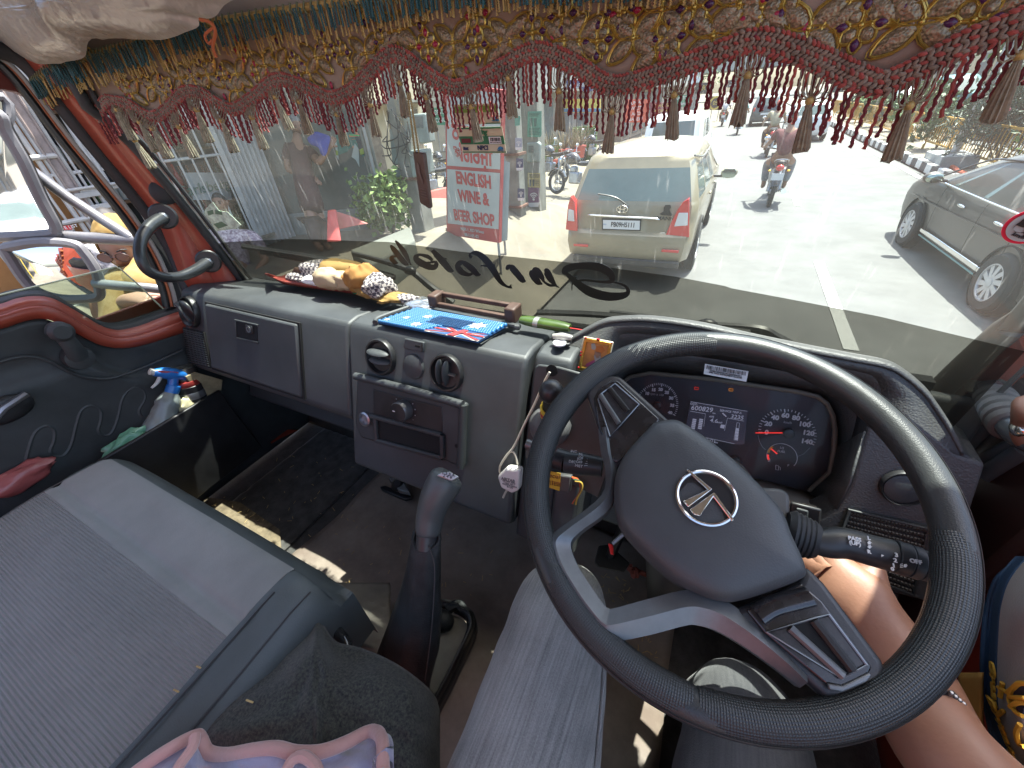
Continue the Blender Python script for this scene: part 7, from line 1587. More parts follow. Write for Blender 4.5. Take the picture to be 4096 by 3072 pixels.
b=MB();b.tube(polyline([wX(x,y,-1.385) for x,y in [(640,1508),(632,1525),(620,1540),(606,1552)]],8),[.006,.006,.0055,.005,.0045,.004,.0035,.003],8);b.build('trigger',MATS['nozzle_clear'],bt_)
b=MB();b.prism([wX(x,y,-1.370) for x,y in [(632,1482),(712,1488),(714,1495),(634,1489)]],(.001,0,0));b.build('label',SRED,bt_,smooth=False)
fl_=thing('flask','dark flask with red ring and silver band in the door pocket','flask',wX(790,1600,-1.395));a_,e_=upright(800,1630,752,1530,-1.395);d=e_-a_
b=MB();b.lathe(a_,d,[(.036,-.03),(.037,d.length*.95),(.030,d.length)],22);b.build('body',mat('flask_black',(.02,.02,.022),.3),fl_);b=MB();b.lathe(a_+d*.50,d,[(.0374,0),(.0376,.001),(.0376,.021),(.0374,.022)],22);b.build('silver_band',STEEL,fl_);b=MB();b.lathe(a_+d*.93,d,[(.034,0),(.036,.004),(.033,.018),(.026,.02)],22);b.build('red_ring',mat('ring_red',(.25,.03,.025),.35),fl_)
cn=thing('drink_can','metal can with a shiny pale lid behind the spray bottle','can',wX(740,1510,-1.41));a_,e_=upright(745,1525,728,1468,-1.41);d=e_-a_
b=MB();b.lathe(a_,d,[(.030,-.05),(.033,0),(.033,d.length-.004),(.031,d.length)],22);b.build('body',mat('can_dark',(.10,.09,.08),.35,metal=.6,var=.4),cn);b=MB();b.lathe(e_,d,[(.031,0),(.0315,.002),(.025,.001)],22);b.build('lid',mat('can_lid',(.7,.68,.58),.2,metal=.9),cn)
def lump(name,label,cat,c,r,m,seed,amp=.35,squash=(1,1,.7),n=26):
 b=MB();c=V(c)
 def fn(u,v):
  a=u*6.2832;p=v*3.1416;d=V((math.sin(p)*math.cos(a),math.sin(p)*math.sin(a),math.cos(p)));k=1+amp*noise.noise(d*1.8+V((seed,0,0)))+amp*.6*abs(noise.noise(d*4+V((0,seed,0))))
  return c+V((d.x*squash[0],d.y*squash[1],d.z*squash[2]))*r*k
 b.grid(fn,n,n // 2,closeu=True);o=b.build(name,m,None,angle=60)
 if label:tag(o,label,cat)
 return o
lump('paper_scrap','crumpled yellowish paper between the bottle and the flask','paper',wX(745,1628,-1.375),.026,mat('paper_yellow',(.55,.50,.30),.8,var=.2),3,.5,(.6,1,1))
lump('plastic_bag','green plastic bag peeping out of the door pocket','plastic bag',wX(512,1768,-1.375),.04,mat('bag_green',(.12,.30,.19),.35,var=.25,coat=.3),5,.5,(.5,1.3,.6))
lump('plastic_bag','pinkish red plastic bag crumpled behind the left seat corner','plastic bag',wX(70,1915,-1.40),.042,mat('bag_pink',(.30,.075,.07),.4,var=.3,coat=.3,bump=.8,bscale=60),7,.45,(.5,1.5,.6))
b=MB();b.prism([wX(x,y,-1.365) for x,y in [(745,1508),(785,1490),(890,1520),(885,1560),(815,1605)]],(-.01,0,0));o=b.build('card_scrap',mat('card_dusty',(.22,.18,.10),.9,var=.5,vscale=20),None);tag(o,'dusty brown card scrap at the front of the door pocket','card')
b=MB();b.prism([wZ(x,y,1.19) for x,y in [(1068,1718),(1190,1722),(1120,1755),(1085,1775)]],(0,0,.004));o=b.build('red_panel',mat('floor_red',(.22,.03,.015),.6),None,smooth=False);tag(o,'scrap of red painted metal showing in the dark footwell','metal panel');o.name='metal_scrap'
# ================================================================ things on the dash top
DT=1.840
def c10(x,y):return (1050+x*.3617,1000+y*.3617)
MUS=mat('cloth_mustard',(.26,.16,.045),.85,bump=.5,bscale=80,var=.2);CRE=mat('cloth_cream',(.42,.32,.20),.85,bump=.4,bscale=80,var=.15);ORC=mat('cloth_orange',(.30,.145,.035),.85,bump=.5,bscale=60,var=.3)
CHK=mat('cloth_check',(.3,.27,.25),.9,bump=.4,bscale=200);N,L,B_=nodes(CHK);ck=N.new('ShaderNodeTexChecker');ck.inputs['Scale'].default_value=130;ck.inputs[1].default_value=(.45,.40,.36,1);ck.inputs[2].default_value=(.07,.06,.07,1);tcn=N.new('ShaderNodeTexCoord');L.new(tcn.outputs['Object'],ck.inputs['Vector']);L.new(ck.outputs[0],B_.inputs['Base Color'])
TRAY=mat('tray_red_paper',(.24,.045,.03),.45,var=.4,vscale=25)
ty=thing('paper_tray','dark red paper tray sheet with curled ends on the dash top','tray',wZ(1300,1150,DT))
F_=[wZ(*c10(x,y),z) for x,y,z in [(25,262,1.872),(120,300,1.862),(240,345,1.856),(480,372,1.853),(780,400,1.853),(1000,425,1.853),(1120,445,1.855),(1200,520,1.845),(1330,548,1.842)]]
Bk=[wZ(*c10(x,y),z) for x,y,z in [(40,262,1.885),(200,290,1.85),(370,230,1.85),(560,215,1.848),(800,215,1.848),(1000,240,1.848),(1200,260,1.848),(1350,330,1.845),(1450,470,1.842)]]
F2,B3=polyline(F_,40),polyline(Bk,40);LOWF=[wZ(*c10(x,y),1.8395) for x,y in [(35,268),(140,320),(240,372),(480,410),(780,450),(1000,480),(1120,505),(1200,530),(1330,552)]];L2=polyline(LOWF,40)
b=MB();b.strip(F2,B3);b.strip(L2,F2);b.build('sheet',TRAY,ty,solid=.0015);b=MB();b.prism([wZ(*c10(x,y),1.8405)+V((0,-.003,0)) for x,y in [(1000,445),(1080,460),(1090,490),(1010,480)]],(0,-.0008,.004));b.build('green_print',GREEN,ty,smooth=False)
cl=thing('cloth_heap','heap of mustard, cream and checked cloths lying in the red tray','cloth',wZ(1380,1140,DT+.02))
def sub_lump(c,r,m,seed,sq,amp=.3,name='cloth_fold'):
 o=lump(name,None,None,c,r,m,seed,amp,sq);
 o.parent=cl;o.matrix_parent_inverse=Matrix.Translation(-V(cl.location));return o
sub_lump(wZ(*c10(880,215),1.885),.045,MUS,2,(1.9,.8,.55),.18);sub_lump(wZ(*c10(620,230),1.872),.045,CHK,3,(1.8,.8,.6),.25);sub_lump(wZ(*c10(720,320),1.878),.032,CRE,4,(1.35,.8,.8),.25);sub_lump(wZ(*c10(880,345),1.872),.03,CRE,6,(1.2,.7,.8),.3);sub_lump(wZ(*c10(1110,305),1.884),.038,ORC,8,(1.2,.9,.8),.4);sub_lump(wZ(*c10(1290,400),1.872),.035,CHK,9,(1.0,1.0,.8),.4);sub_lump(wZ(*c10(1200,450),1.858),.03,MUS,11,(1.4,.8,.5),.4);sub_lump(wZ(*c10(560,335),1.862),.022,WHITE,12,(1.7,.7,.5),.4);sub_lump(wZ(*c10(400,300),1.862),.026,CHK,14,(1.8,.7,.4),.3);sub_lump(wZ(*c10(1390,525),1.850),.03,MUS,15,(1.5,.8,.3),.5);sub_lump(wZ(*c10(1590,540),1.850),.022,CHK,17,(1.6,.7,.4),.5);sub_lump(wZ(*c10(1080,225),1.90),.014,mat('cloth_blue',(.25,.4,.5),.8),19,(1.2,.7,.7),.4);sub_lump(wZ(*c10(1000,350),1.872),.03,ORC,21,(1.3,.7,.7),.45);sub_lump(wZ(*c10(420,250),1.868),.018,mat('cloth_brown',(.09,.05,.03),.9),23,(1.6,.6,.7),.4)
fo=lump('foil_sheet','crumpled silver foil paper beside the wooden rack','foil',wZ(1688,1217,DT+.004),.035,mat('foil',(.5,.52,.55),.25,metal=.8,bump=1,bscale=120,var=.4),4,.4,(1.3,.8,.25))
wr=thing('wooden_rack','brown wooden rack with two end blocks lying along the windscreen base','rack',wZ(1900,1225,DT));WB=mat('rack_wood',(.07,.036,.024),.55,var=.35,vscale=30,bump=.3,bscale=80)
def c14(x,y):return (1450+x/3.687,1200+y/3.687)
e1,e2=wZ(*c14(1075,125),DT),wZ(*c14(2195,335),DT);dv=(e2-e1)
for p in (e1,e2):
 b=MB();b.prism([p+V((-.012,-.008,0)),p+V((.012,-.008,0)),p+V((.012,.03,0)),p+V((-.012,.03,0))],(0,0,.034));b.build('end_block',WB,wr,bev=.004)
for dy,z in ((.022,.026),(.0,.010)):
 b=MB();b.prism([e1+V((.005,dy-.004,z-.004)),e1+V((.005,dy+.006,z-.004)),e1+V((.005,dy+.006,z+.006)),e1+V((.005,dy-.004,z+.006))],dv-V((.01,0,0)));b.build('rail',WB,wr,bev=.002)
gp=thing('incense_packet','long shiny green packet lying at the windscreen base','packet',wZ(2180,1300,DT));a_,e_=wZ(2084,1278,DT+.012),wZ(2280,1312,DT+.012)
b=MB();b.tube([a_.lerp(e_,k/8) for k in range(9)],[.010,.013,.014,.014,.014,.014,.014,.013,.010],14,flat=.7,up=(0,0,1));b.build('wrapper',mat('packet_green',(.045,.08,.012),.3,var=.4,vscale=30,coat=.4),gp);b=MB();b.tube([a_.lerp(e_,.30),a_.lerp(e_,.40)],.0144,14,flat=.71,up=(0,0,1));b.build('silver_band',mat('band_silver',(.35,.36,.33),.3,metal=.5),gp)
b=MB();b.tube([e_,e_+V((.03,.0,.0))],.0012,5);b.build('red_string',mat('string_red',(.6,.02,.02),.6),gp)
ck_=thing('clasp','small white buckle clasp with a round hole on the dash top','clasp',wZ(2240,1372,DT));b=MB();b.prism([wZ(x,y,DT) for x,y in [(2210,1370),(2222,1360),(2275,1364),(2288,1374),(2278,1388),(2215,1386)]],(0,0,.006));b.build('base',BLK,ck_,bev=.002)
b=MB();b.lathe(wZ(2238,1375,DT+.006),(0,0,1),[(.012,0),(.012,.003)],18);b.build('ring',WHITE,ck_);b=MB();b.tube([wZ(2212,1345,DT+.012),wZ(2250,1346,DT+.014),wZ(2288,1352,DT+.012)],[.005,.007,.005],10);b.build('clear_bar',mat('bar_clear',(.6,.58,.52),.15,trans=.4),ck_)
# beaded flag mat
fm_=thing('beaded_mat','blue beaded mat with white stars and a red white and blue corner on the dash','mat',wZ(1780,1300,DT));MZ=DT+.004
mc=[wZ(1512,1293,MZ),wZ(1668,1240,MZ),wZ(2030,1306,MZ),wZ(1912,1373,MZ)]
b=MB();b.prism(mc,(0,0,.0015));BLUE=mat('mat_blue',(.01,.07,.2),.5);b.build('backing',BLUE,fm_,smooth=False)
def mp_(u,v):return mc[0].lerp(mc[3],u).lerp(mc[1].lerp(mc[2],u),v)
STARS=[(.30,.62,.05),(.16,.38,.035),(.06,.12,.03),(.36,.16,.055),(.82,.62,.085)]
JX=[(.50,.0),(.60,.42),(1.0,.30),(1.0,0)]
beads=MB();r_=random.Random(4)
def in_jack(u,v):return u > .48+.22*v and v < .36-(u-.5)*.05
STM=mat('star_white',(.5,.48,.42),.6)
for i in range(44):
 for j in range(14):
  u,v=(i+.5+.5*(j % 2))/44.5,(j+.5)/14
  if in_jack(u,v) or any(math.hypot((u-su),(v-sv)*.42) < sr*.72 for su,sv,sr in STARS):continue
  beads.ell(mp_(u,v)+V((0,0,.004)),.0046,8,5)
beads.build('beads',mat('bead_blue',(.02,.13,.30),.35,coat=.2),fm_,kind='stuff')
for su,sv,sr in STARS:
 c=mp_(su,sv)+V((0,0,.004));eu=(mc[3]-mc[0]);ev=(mc[1]-mc[0]);P=[]
 for k in range(14):q=6.283*k/14;rr_=sr*(1 if k % 2 == 0 else .5);P.append(c+eu*(rr_*math.cos(q))+ev*(rr_*math.sin(q)*2.2))
 b=MB();b.prism(P,(0,0,.004));b.build('star',STM,fm_,smooth=False)
def jp(u,v,o):return mp_(.49+.51*u+.10*v*(1-u),v*.40)+V((0,0,.0035+o))
def jpoly(pts,m,o):b=MB();b.prism([jp(u,v,o) for u,v in pts],(0,0,.0008));b.build('flag_piece',m,fm_,smooth=False)
JW,JR,JB=mat('flag_white',(.46,.45,.43),.6),mat('flag_red',(.32,.025,.03),.6),mat('flag_blue',(.02,.075,.21),.6)
jpoly([(0,0),(1,0),(1,1),(0,1)],JW,0)
for P_ in ([(.12,.02),(.42,.02),(.42,.34)],[(.0,.14),(.0,.40),(.26,.40)],[(.0,.60),(.0,.85),(.26,.6)],[(.12,.98),(.42,.98),(.42,.66)],[(.88,.02),(.60,.02),(.60,.34)],[(1,.14),(1,.40),(.76,.40)],[(1,.60),(1,.86),(.76,.6)],[(.88,.98),(.60,.98),(.60,.66)]):jpoly(P_,JB,.001)
jpoly([(.45,0),(.57,0),(.57,1),(.45,1)],JR,.002);jpoly([(0,.44),(1,.44),(1,.56),(0,.56)],JR,.0025)
for P_ in ([(0,.95),(.05,1),(.40,.62),(.35,.60)],[(.62,.60),(.66,.62),(1,.96),(1,.9)],[(0,.03),(0,.10),(.36,.42),(.40,.40)],[(.62,.42),(.66,.44),(1,.10),(.96,.02)]):jpoly(P_,JR,.0015)
# framed picture on the hood
pf_=thing('framed_picture','small gold framed devotional picture in a clear case, leaning on the hood','picture',FP(2380,1420,-.01))
def PF(x,y,o=0):return FP(x,y,-.012-o)
pq=[(2337,1343),(2457,1366),(2424,1505),(2306,1480)]
b=MB();b.prism([PF(x,y,-.004) for x,y in pq],(0,-.006,.002));b.build('case',mat('case_clear',(.45,.40,.32),.2,coat=.5),pf_,bev=.002)
GF=mat('frame_gold',(.50,.32,.06),.3,metal=.8,bump=.8,bscale=200)
def fq(s_):c=(2381,1424);return [(c[0]+(x-c[0])*s_,c[1]+(y-c[1])*s_) for x,y in pq]
b=MB();o_=[PF(x,y,.004) for x,y in fq(.93)];i_=[PF(x,y,.004) for x,y in fq(.72)];b.strip(o_,i_,(0,-.003,0),closed=True);b.build('gold_frame',GF,pf_,bev=.001)
b=MB();b.prism([PF(x,y,.0035) for x,y in fq(.73)],(0,-.001,0));b.build('picture',mat('picture_ground',(.50,.19,.04),.4,var=.4,vscale=30),pf_,smooth=False)
for nm,pts,cl_ in (('turban',[(2385,1385),(2412,1385),(2420,1402),(2405,1415),(2385,1408)],(.55,.16,.02)),('face',[(2380,1405),(2404,1410),(2402,1428),(2388,1432),(2378,1420)],(.32,.18,.11)),('beard',[(2376,1420),(2403,1424),(2398,1448),(2380,1446)],(.35,.32,.30)),('robe',[(2345,1455),(2375,1440),(2402,1445),(2408,1470),(2400,1478),(2342,1464)],(.36,.06,.14)),('pale_cloud',[(2365,1375),(2378,1372),(2385,1390),(2378,1400),(2366,1395)],(.40,.38,.30))):
 b=MB();b.prism([PF(x,y,.0047) for x,y in pts],(0,-.0005,0));b.build(nm,mat('pic_' +nm,cl_,.4),pf_,smooth=False)
for (x,y) in ((2343,1352),(2390,1357),(2396,1359),(2446,1372),(2325,1408),(2323,1420),(2440,1425),(2314,1470),(2416,1494)):b=MB();b.ell(PF(x,y,.007),.002,8,5);b.build('gem',mat('gem_red',(.5,.01,.02),.15),pf_)
# wipers outside the glass
for k,(lab,blade,arm) in enumerate((('left windscreen wiper lying low on the tinted strip, long rubber blade',[(970,988),(1100,1008),(1250,1032),(1420,1068),(1580,1112)],[(1412,1014),(1530,1045),(1640,1083),(1720,1145),(1812,1213)]),('second wiper behind it, running behind the cloth heap',[(1045,1010),(1180,1035),(1330,1062),(1450,1088),(1570,1120)],[(1240,1040),(1330,1058),(1420,1072)]),('right windscreen wiper resting flat in front of the instrument hood',[(2150,1252),(2400,1262),(2650,1290),(2850,1315),(3000,1335)],[(2440,1250),(2640,1275),(2830,1300),(3030,1318),(3100,1350),(3180,1395)]))):
 t=thing('wiper',lab,'wiper',wW(*blade[2],-.03),'windscreen wipers');b=MB();b.tube(polyline([wW(x,y,-.022) for x,y in blade],24),.006,6);b.tube(polyline([wW(x,y-9,-.032) for x,y in blade],24),.004,5);b.build('blade',RUB,t)
 b=MB();b.tube(polyline([wW(x,y,-.045) for x,y in arm],24),[.006+.005*i/23 for i in range(24)],8);b.build('arm',mat('wiper_arm',(.035,.037,.038),.4),t);b=MB();b.ell(wW(*arm[2],-.04),(.02,.012,.012),10,6);b.build('pivot',BLK,t)
# right pillar handle, wrapped, with a cord
rh=thing('grab_handle','right hand grab handle wrapped in grey tape on the red pillar','grab handle',wX(3960,1600,.44))
b=MB();p=wX(3945,1545,.43);b.lathe(p,(-1,-.5,.1),[(.034,-.02),(.036,.008),(.03,.014)],26);mo=b.build('mount',mat('mount_grey',(.05,.05,.05),.4),rh);b=MB();b.lathe(p+V((-.012,-.006,0)),(-1,-.5,.1),[(.013,0),(.013,.008),(.008,.012)],6);b.build('bolt',STEEL,mo)
P_=polyline([wX(3960,1560,.42),wX(3990,1610,.41),wX(4030,1680,.40),wX(4090,1740,.40),wX(4200,1790,.41)],24);b=MB();b.tube(P_,.017,14);b.build('bar',mat('handle_grey_gloss',(.10,.115,.125),.2,coat=.4),rh)
TAPE=mat('tape_grey',(.13,.12,.11),.7,bump=.4,bscale=200,var=.2)
for k in range(5):
 q=P_[4+k*2];d=P_[6+k*2]-q;b=MB();b.lathe(q,d,[(.019,-.002),(.0225,.001),(.0225,.012),(.019,.015)],18);b.build('tape_turn',TAPE,rh)
b=MB();b.tube([wX(4180,1400,.41),wX(4040,1530,.40),wX(3945,1620,.40),wX(3840,1690,.40)],.0035,6);o=b.build('cord',RUB,None);tag(o,'thin dark cord running across the red right pillar','cord')
for a_,e_,r in (((3870,1790),(3960,1700),.014),((3930,1850),(4110,1760),.012),((3950,1900),(4110,1800),.013)):
 b=MB();b.tube([wX(*a_,.44),wX(*e_,.44)],r,10);b.build('strut',mat('strut_grey',(.10,.11,.11),.5),rh)
# ================================================================ people
SKIN=mat('skin_brown',(.36,.19,.115),.5,bump=.25,bscale=300,var=.12,vscale=12,sss=.12,bdist=.0006);SKIN2=mat('skin_tan',(.34,.20,.14),.5,var=.12,sss=.1);SKIND=mat('skin_dark',(.22,.115,.07),.5,var=.12)
HAIRG=mat('hair_grey',(.16,.16,.165),.8,bump=.8,bscale=120,var=.4);HAIRB=mat('hair_black',(.02,.017,.015),.6,bump=.6,bscale=140,var=.4)
def fig(name,joints,edges,m,parent,sub=2,root=0):
 ks=list(joints);ix={k:i for i,k in enumerate(ks)}
 return skin(name,[joints[k][0] for k in ks],[(ix[a],ix[b]) for a,b in edges],[joints[k][1] for k in ks],m,parent,sub,root)
def headmesh(parent,c,face,h,skinm,up=(0,0,1),name='head'):
 c=V(c);f=V(face).normalized();r=f.cross(V(up)).normalized();u=r.cross(f);s=h/.23;b=MB()
 def fn(a,v):
  q=a*6.2832;p=v*3.1416;d=V((math.sin(p)*math.cos(q),math.sin(p)*math.sin(q),math.cos(p)))
  x,y,z=d.x*.074,d.y*.095,d.z*.115
  k=1-.26*smooth((-d.z)*1.1)*(1 if d.y >-.3 else .6);x *= k;y *= (1-.10*smooth(-d.z));
  if d.y > 0:y += .020*math.exp(-((d.x/.13) ** 2+((d.z+.12)/.20) ** 2))+.006*math.exp(-((d.x/.3) ** 2+((d.z+.52)/.10) ** 2))+.010*math.exp(-((d.x/.3) ** 2+((d.z+.82)/.16) ** 2))-.010*sum(math.exp(-(((d.x-sx)/.20) ** 2+((d.z-.10)/.13) ** 2)) for sx in (-.42,.42))
  return c+(r*x+f*y+u*z)*s
 b.grid(fn,40,28,closeu=True);hd=b.build(name,skinm,parent,angle=80)
 for sx in (-1,1):
  e=MB();e.ell(c+(r*.031*sx+f*.083+u*.012)*s,.0095*s,8,6);e.build('eye',mat('eye_dark',(.05,.04,.035),.2),hd)
  e=MB();e.ell(c+(r*.074*sx-f*.01+u*-.002)*s,(.012*s,.02*s,.032*s),8,6);e.build('ear',skinm,hd)
  e=MB();e.tube([c+(r*.018*sx+f*.093+u*.028)*s,c+(r*.034*sx+f*.088+u*.033)*s,c+(r*.048*sx+f*.076+u*.026)*s],.003*s,5);e.build('eyebrow',HAIRB,hd)
 e=MB();e.tube([c+(r*-.022+f*.083-u*.060)*s,c+(f*.092-u*.058)*s,c+(r*.022+f*.083-u*.060)*s],.0042*s,6);e.build('mouth',mat('lip',(.26,.10,.08),.5),hd)
 return hd,r,f,u,s
def haircap(hd,c,r,f,u,s,m,low=-.2,k=1.06,name='hair'):
 b=MB();c=V(c)
 def fn(a,v):
  q=a*6.2832;front=max(0,math.sin(q));p=v*(1.35-.45*front+.5*max(0,-math.sin(q)));d=V((math.sin(p)*math.cos(q),math.sin(p)*math.sin(q),math.cos(p)))
  return c+(r*d.x*.074+f*(d.y*.095-.004)+u*d.z*.115)*s*(k+.03*noise.noise(d*6))
 b.grid(fn,28,12,closeu=True);o=b.build(name,m,hd,solid=.006);return o
def hand(J,E,w,wr,dirv,upv,L_,r,curl=.3,thumb=1):
 # palm and five fingers added to a joint table
 d=V(dirv).normalized();u=V(upv);u=(u-d*u.dot(d)).normalized();s=d.cross(u)*thumb
 J[w+'_palm']=(wr+d*L_*.30,(r*1.15,r*.8));E.append((w,w+'_palm'))
 for k,(off,ln) in enumerate(((-.36,.8),(-.12,.95),(.12,1.0),(.34,.9))):
  b0=wr+d*L_*.48+s*off*L_*.42;f1=b0+(d-u*curl) .normalized()*L_*.27*ln;f2=f1+(d-u*curl*2.4).normalized()*L_*.24*ln
  for n_,p,rr_ in (('a',b0,r*.42),('b',f1,r*.34),('c',f2,r*.26)):J['%s_f%d%s' % (w,k,n_)]=(p,rr_)
  E += [(w+'_palm','%s_f%da' % (w,k)),('%s_f%da' % (w,k),'%s_f%db' % (w,k)),('%s_f%db' % (w,k),'%s_f%dc' % (w,k))]
 t0=wr+d*L_*.22+s*L_*.24;t1=t0+(d*.8+s*.7-u*curl*.5).normalized()*L_*.26
 J[w+'_t0']=(t0,r*.45);J[w+'_t1']=(t1,r*.34);E += [(w+'_palm',w+'_t0'),(w+'_t0',w+'_t1')]
# ---- standing man by the wall
MD=4.95
def m6(x,y,d=MD):return wD(*c6(x,y),d)
man=thing('person','grey haired person in a maroon shirt standing by the wall, holding up a blue cloth','person',m6(1200,1690))
J={'pel':(m6(1090,1130),.13),'sp':(m6(1010,850),.13),'ch':(m6(945,560),.145),'ne':(m6(915,330),.055),'hd':(m6(905,255),.06),
 's1':(m6(800,430),.06),'e1':(m6(790,720),.047),'w1':(m6(1060,810),.034),'s2':(m6(1060,470,MD+.1),.06),'e2':(m6(1190,640,MD-.05),.047),'w2':(m6(1325,430,MD-.1),.032),
 'h1':(m6(1060,1180),.10),'k1':(m6(1120,1480),.07),'a1':(m6(1170,1690),.045),'h2':(m6(1140,1180,MD+.1),.10),'k2':(m6(1230,1480,MD+.1),.07),'a2':(m6(1290,1700,MD+.1),.045),'t1':(m6(1240,1730,MD-.03),.04),'t2':(m6(1350,1730,MD+.05),.04)}
E_=[('pel','sp'),('sp','ch'),('ch','ne'),('ne','hd'),('ch','s1'),('s1','e1'),('e1','w1'),('ch','s2'),('s2','e2'),('e2','w2'),('pel','h1'),('h1','k1'),('k1','a1'),('a1','t1'),('pel','h2'),('h2','k2'),('k2','a2'),('a2','t2')]
hand(J,E_,'w1',J['w1'][0],m6(1260,900)-m6(1060,810),(0,0,1),.19,.036,.3,-1);hand(J,E_,'w2',J['w2'][0],m6(1370,350)-m6(1325,430),(1,-.3,.3),.17,.034,.6,1)
fig('body',J,E_,SKIND,man)
shirt=mat('shirt_maroon',(.05,.02,.018),.85,bump=.5,bscale=30,var=.3)
fig('shirt',{'a':(m6(1130,1290),.165),'b':(m6(1040,980),.155),'c':(m6(985,760),.15),'d':(m6(930,540),.165),'e':(m6(915,390),.09),'s1':(m6(795,430),.088),'e1':(m6(785,640),.07),'s2':(m6(1060,470,MD+.1),.085),'e2':(m6(1150,590,MD),.072)},[('a','b'),('b','c'),('c','d'),('d','e'),('d','s1'),('s1','e1'),('d','s2'),('s2','e2')],shirt,man)
fig('trousers',{'p':(m6(1100,1230),.15),'k1':(m6(1120,1480),.095),'a1':(m6(1165,1670),.075),'k2':(m6(1230,1480,MD+.1),.095),'a2':(m6(1285,1680,MD+.1),.075)},[('p','k1'),('k1','a1'),('p','k2'),('k2','a2')],mat('trousers_dark',(.05,.035,.033),.9,var=.3),man)
hc_=m6(895,170);fdir=m6(1010,200,MD)-m6(895,170,MD)+V((.0,-.08,0));hd,r,f,u,s=headmesh(man,hc_,fdir,.235,SKIND);haircap(hd,hc_,r,f,u,s,HAIRG)
bc_=thing('blue_cloth','royal blue cloth held up by the standing person','cloth',m6(1180,380,4.78));CP_=[(1020,320),(1090,300),(1130,225),(1230,270),(1330,290),(1345,340),(1310,430),(1290,580),(1210,545),(1200,440),(1110,410),(1070,400)]
b=MB();P=[m6(x,y,4.78+.05*noise.noise((x*.01,y*.01,0))) for x,y in CP_];cc_=m6(1210,400,4.74);b.add(P+[cc_],[(i,(i+1) % len(P),len(P)) for i in range(len(P))]);b.build('folds',mat('cloth_royal',(.035,.045,.20),.85,bump=.8,bscale=25,var=.3),bc_,solid=.02,sub=2)
# red plastic sheet beside him
rs2=thing('red_barrier','faded red plastic panel and post standing beside the person at the wall','barrier',m6(1340,1620,4.7));b=MB();b.prism([m6(x,y,4.7) for x,y in [(1290,1235),(1355,1235),(1425,1640),(1280,1640)]],(.02,.05,0));b.build('post',mat('plastic_red',(.40,.045,.04),.5,var=.25),rs2,bev=.01)
b=MB();b.prism([m6(x,y,4.85) for x,y in [(1330,1240),(1560,1310),(1790,1410),(1600,1440),(1395,1490)]],(.01,.03,0));b.build('sheet',mat('plastic_faded_red',(.36,.10,.085),.6,var=.25),rs2,bev=.006)
# ---- seated man at the gate
D2=4.75
def n1(x,y,d=D2):return wD(x*.633,y*.633,d)
sm_=thing('person','seated person in a purple and white patterned shirt in front of the barred shop','person',n1(1470,1640))
J={'pel':(n1(1520,1760),.14),'ch':(n1(1440,1520),.15),'ne':(n1(1400,1400),.055),'hd':(n1(1390,1330),.06),'s1':(n1(1330,1470),.06),'e1':(n1(1330,1640),.045),'w1':(n1(1450,1720,D2-.2),.034),'s2':(n1(1590,1480),.06),'e2':(n1(1680,1640),.045),'w2':(n1(1600,1740,D2-.2),.034),'k1':(n1(1400,1800,D2-.35),.075),'k2':(n1(1620,1800,D2-.35),.075),'a1':(n1(1430,1980,D2-.3),.05),'a2':(n1(1650,1980,D2-.3),.05)}
E_=[('pel','ch'),('ch','ne'),('ne','hd'),('ch','s1'),('s1','e1'),('e1','w1'),('ch','s2'),('s2','e2'),('e2','w2'),('pel','k1'),('k1','a1'),('pel','k2'),('k2','a2')]
hand(J,E_,'w1',J['w1'][0],(.7,-.3,-.2),(0,0,1),.17,.034);hand(J,E_,'w2',J['w2'][0],(-.7,-.3,-.2),(0,0,1),.17,.034,.3,-1)
fig('body',J,E_,SKIND,sm_)
PAT=mat('shirt_pattern',(.10,.05,.10),.85,var=.5,vscale=32,col2=(.58,.5,.54));
fig('shirt',{'p':(n1(1520,1760),.175),'c':(n1(1450,1540),.18),'n':(n1(1405,1430),.085),'s1':(n1(1325,1475),.085),'e1':(n1(1325,1600),.07),'s2':(n1(1595,1485),.088),'e2':(n1(1670,1600),.072)},[('p','c'),('c','n'),('c','s1'),('s1','e1'),('c','s2'),('s2','e2')],PAT,sm_)
fig('trousers',{'p':(n1(1520,1790),.15),'k1':(n1(1400,1800,D2-.33),.095),'a1':(n1(1430,1960,D2-.3),.07),'k2':(n1(1620,1800,D2-.33),.095),'a2':(n1(1650,1960,D2-.3),.07)},[('p','k1'),('k1','a1'),('p','k2'),('k2','a2')],MATS['trousers_dark'],sm_)
hc_=n1(1392,1285);hd,r,f,u,s=headmesh(sm_,hc_,n1(1330,1310,D2-.25)-hc_,.23,SKIND);haircap(hd,hc_,r,f,u,s,HAIRB)
bx_=thing('stool','low wooden bench under the seated person at the shop gate','stool',n1(1520,1900));p=n1(1520,1850);zb=shz(p.x,p.y);b=MB();b.box((p.x,p.y,p.z-.02),(.6,.4,.05));b.build('top',WB,bx_,bev=.01)
for sx in (-.25,.25):
 for sy in (-.15,.15):b=MB();b.box((p.x+sx,p.y+sy,(zb+p.z-.04)/2),(.05,.05,max(.05,p.z-.04-zb)));b.build('leg',WB,bx_)
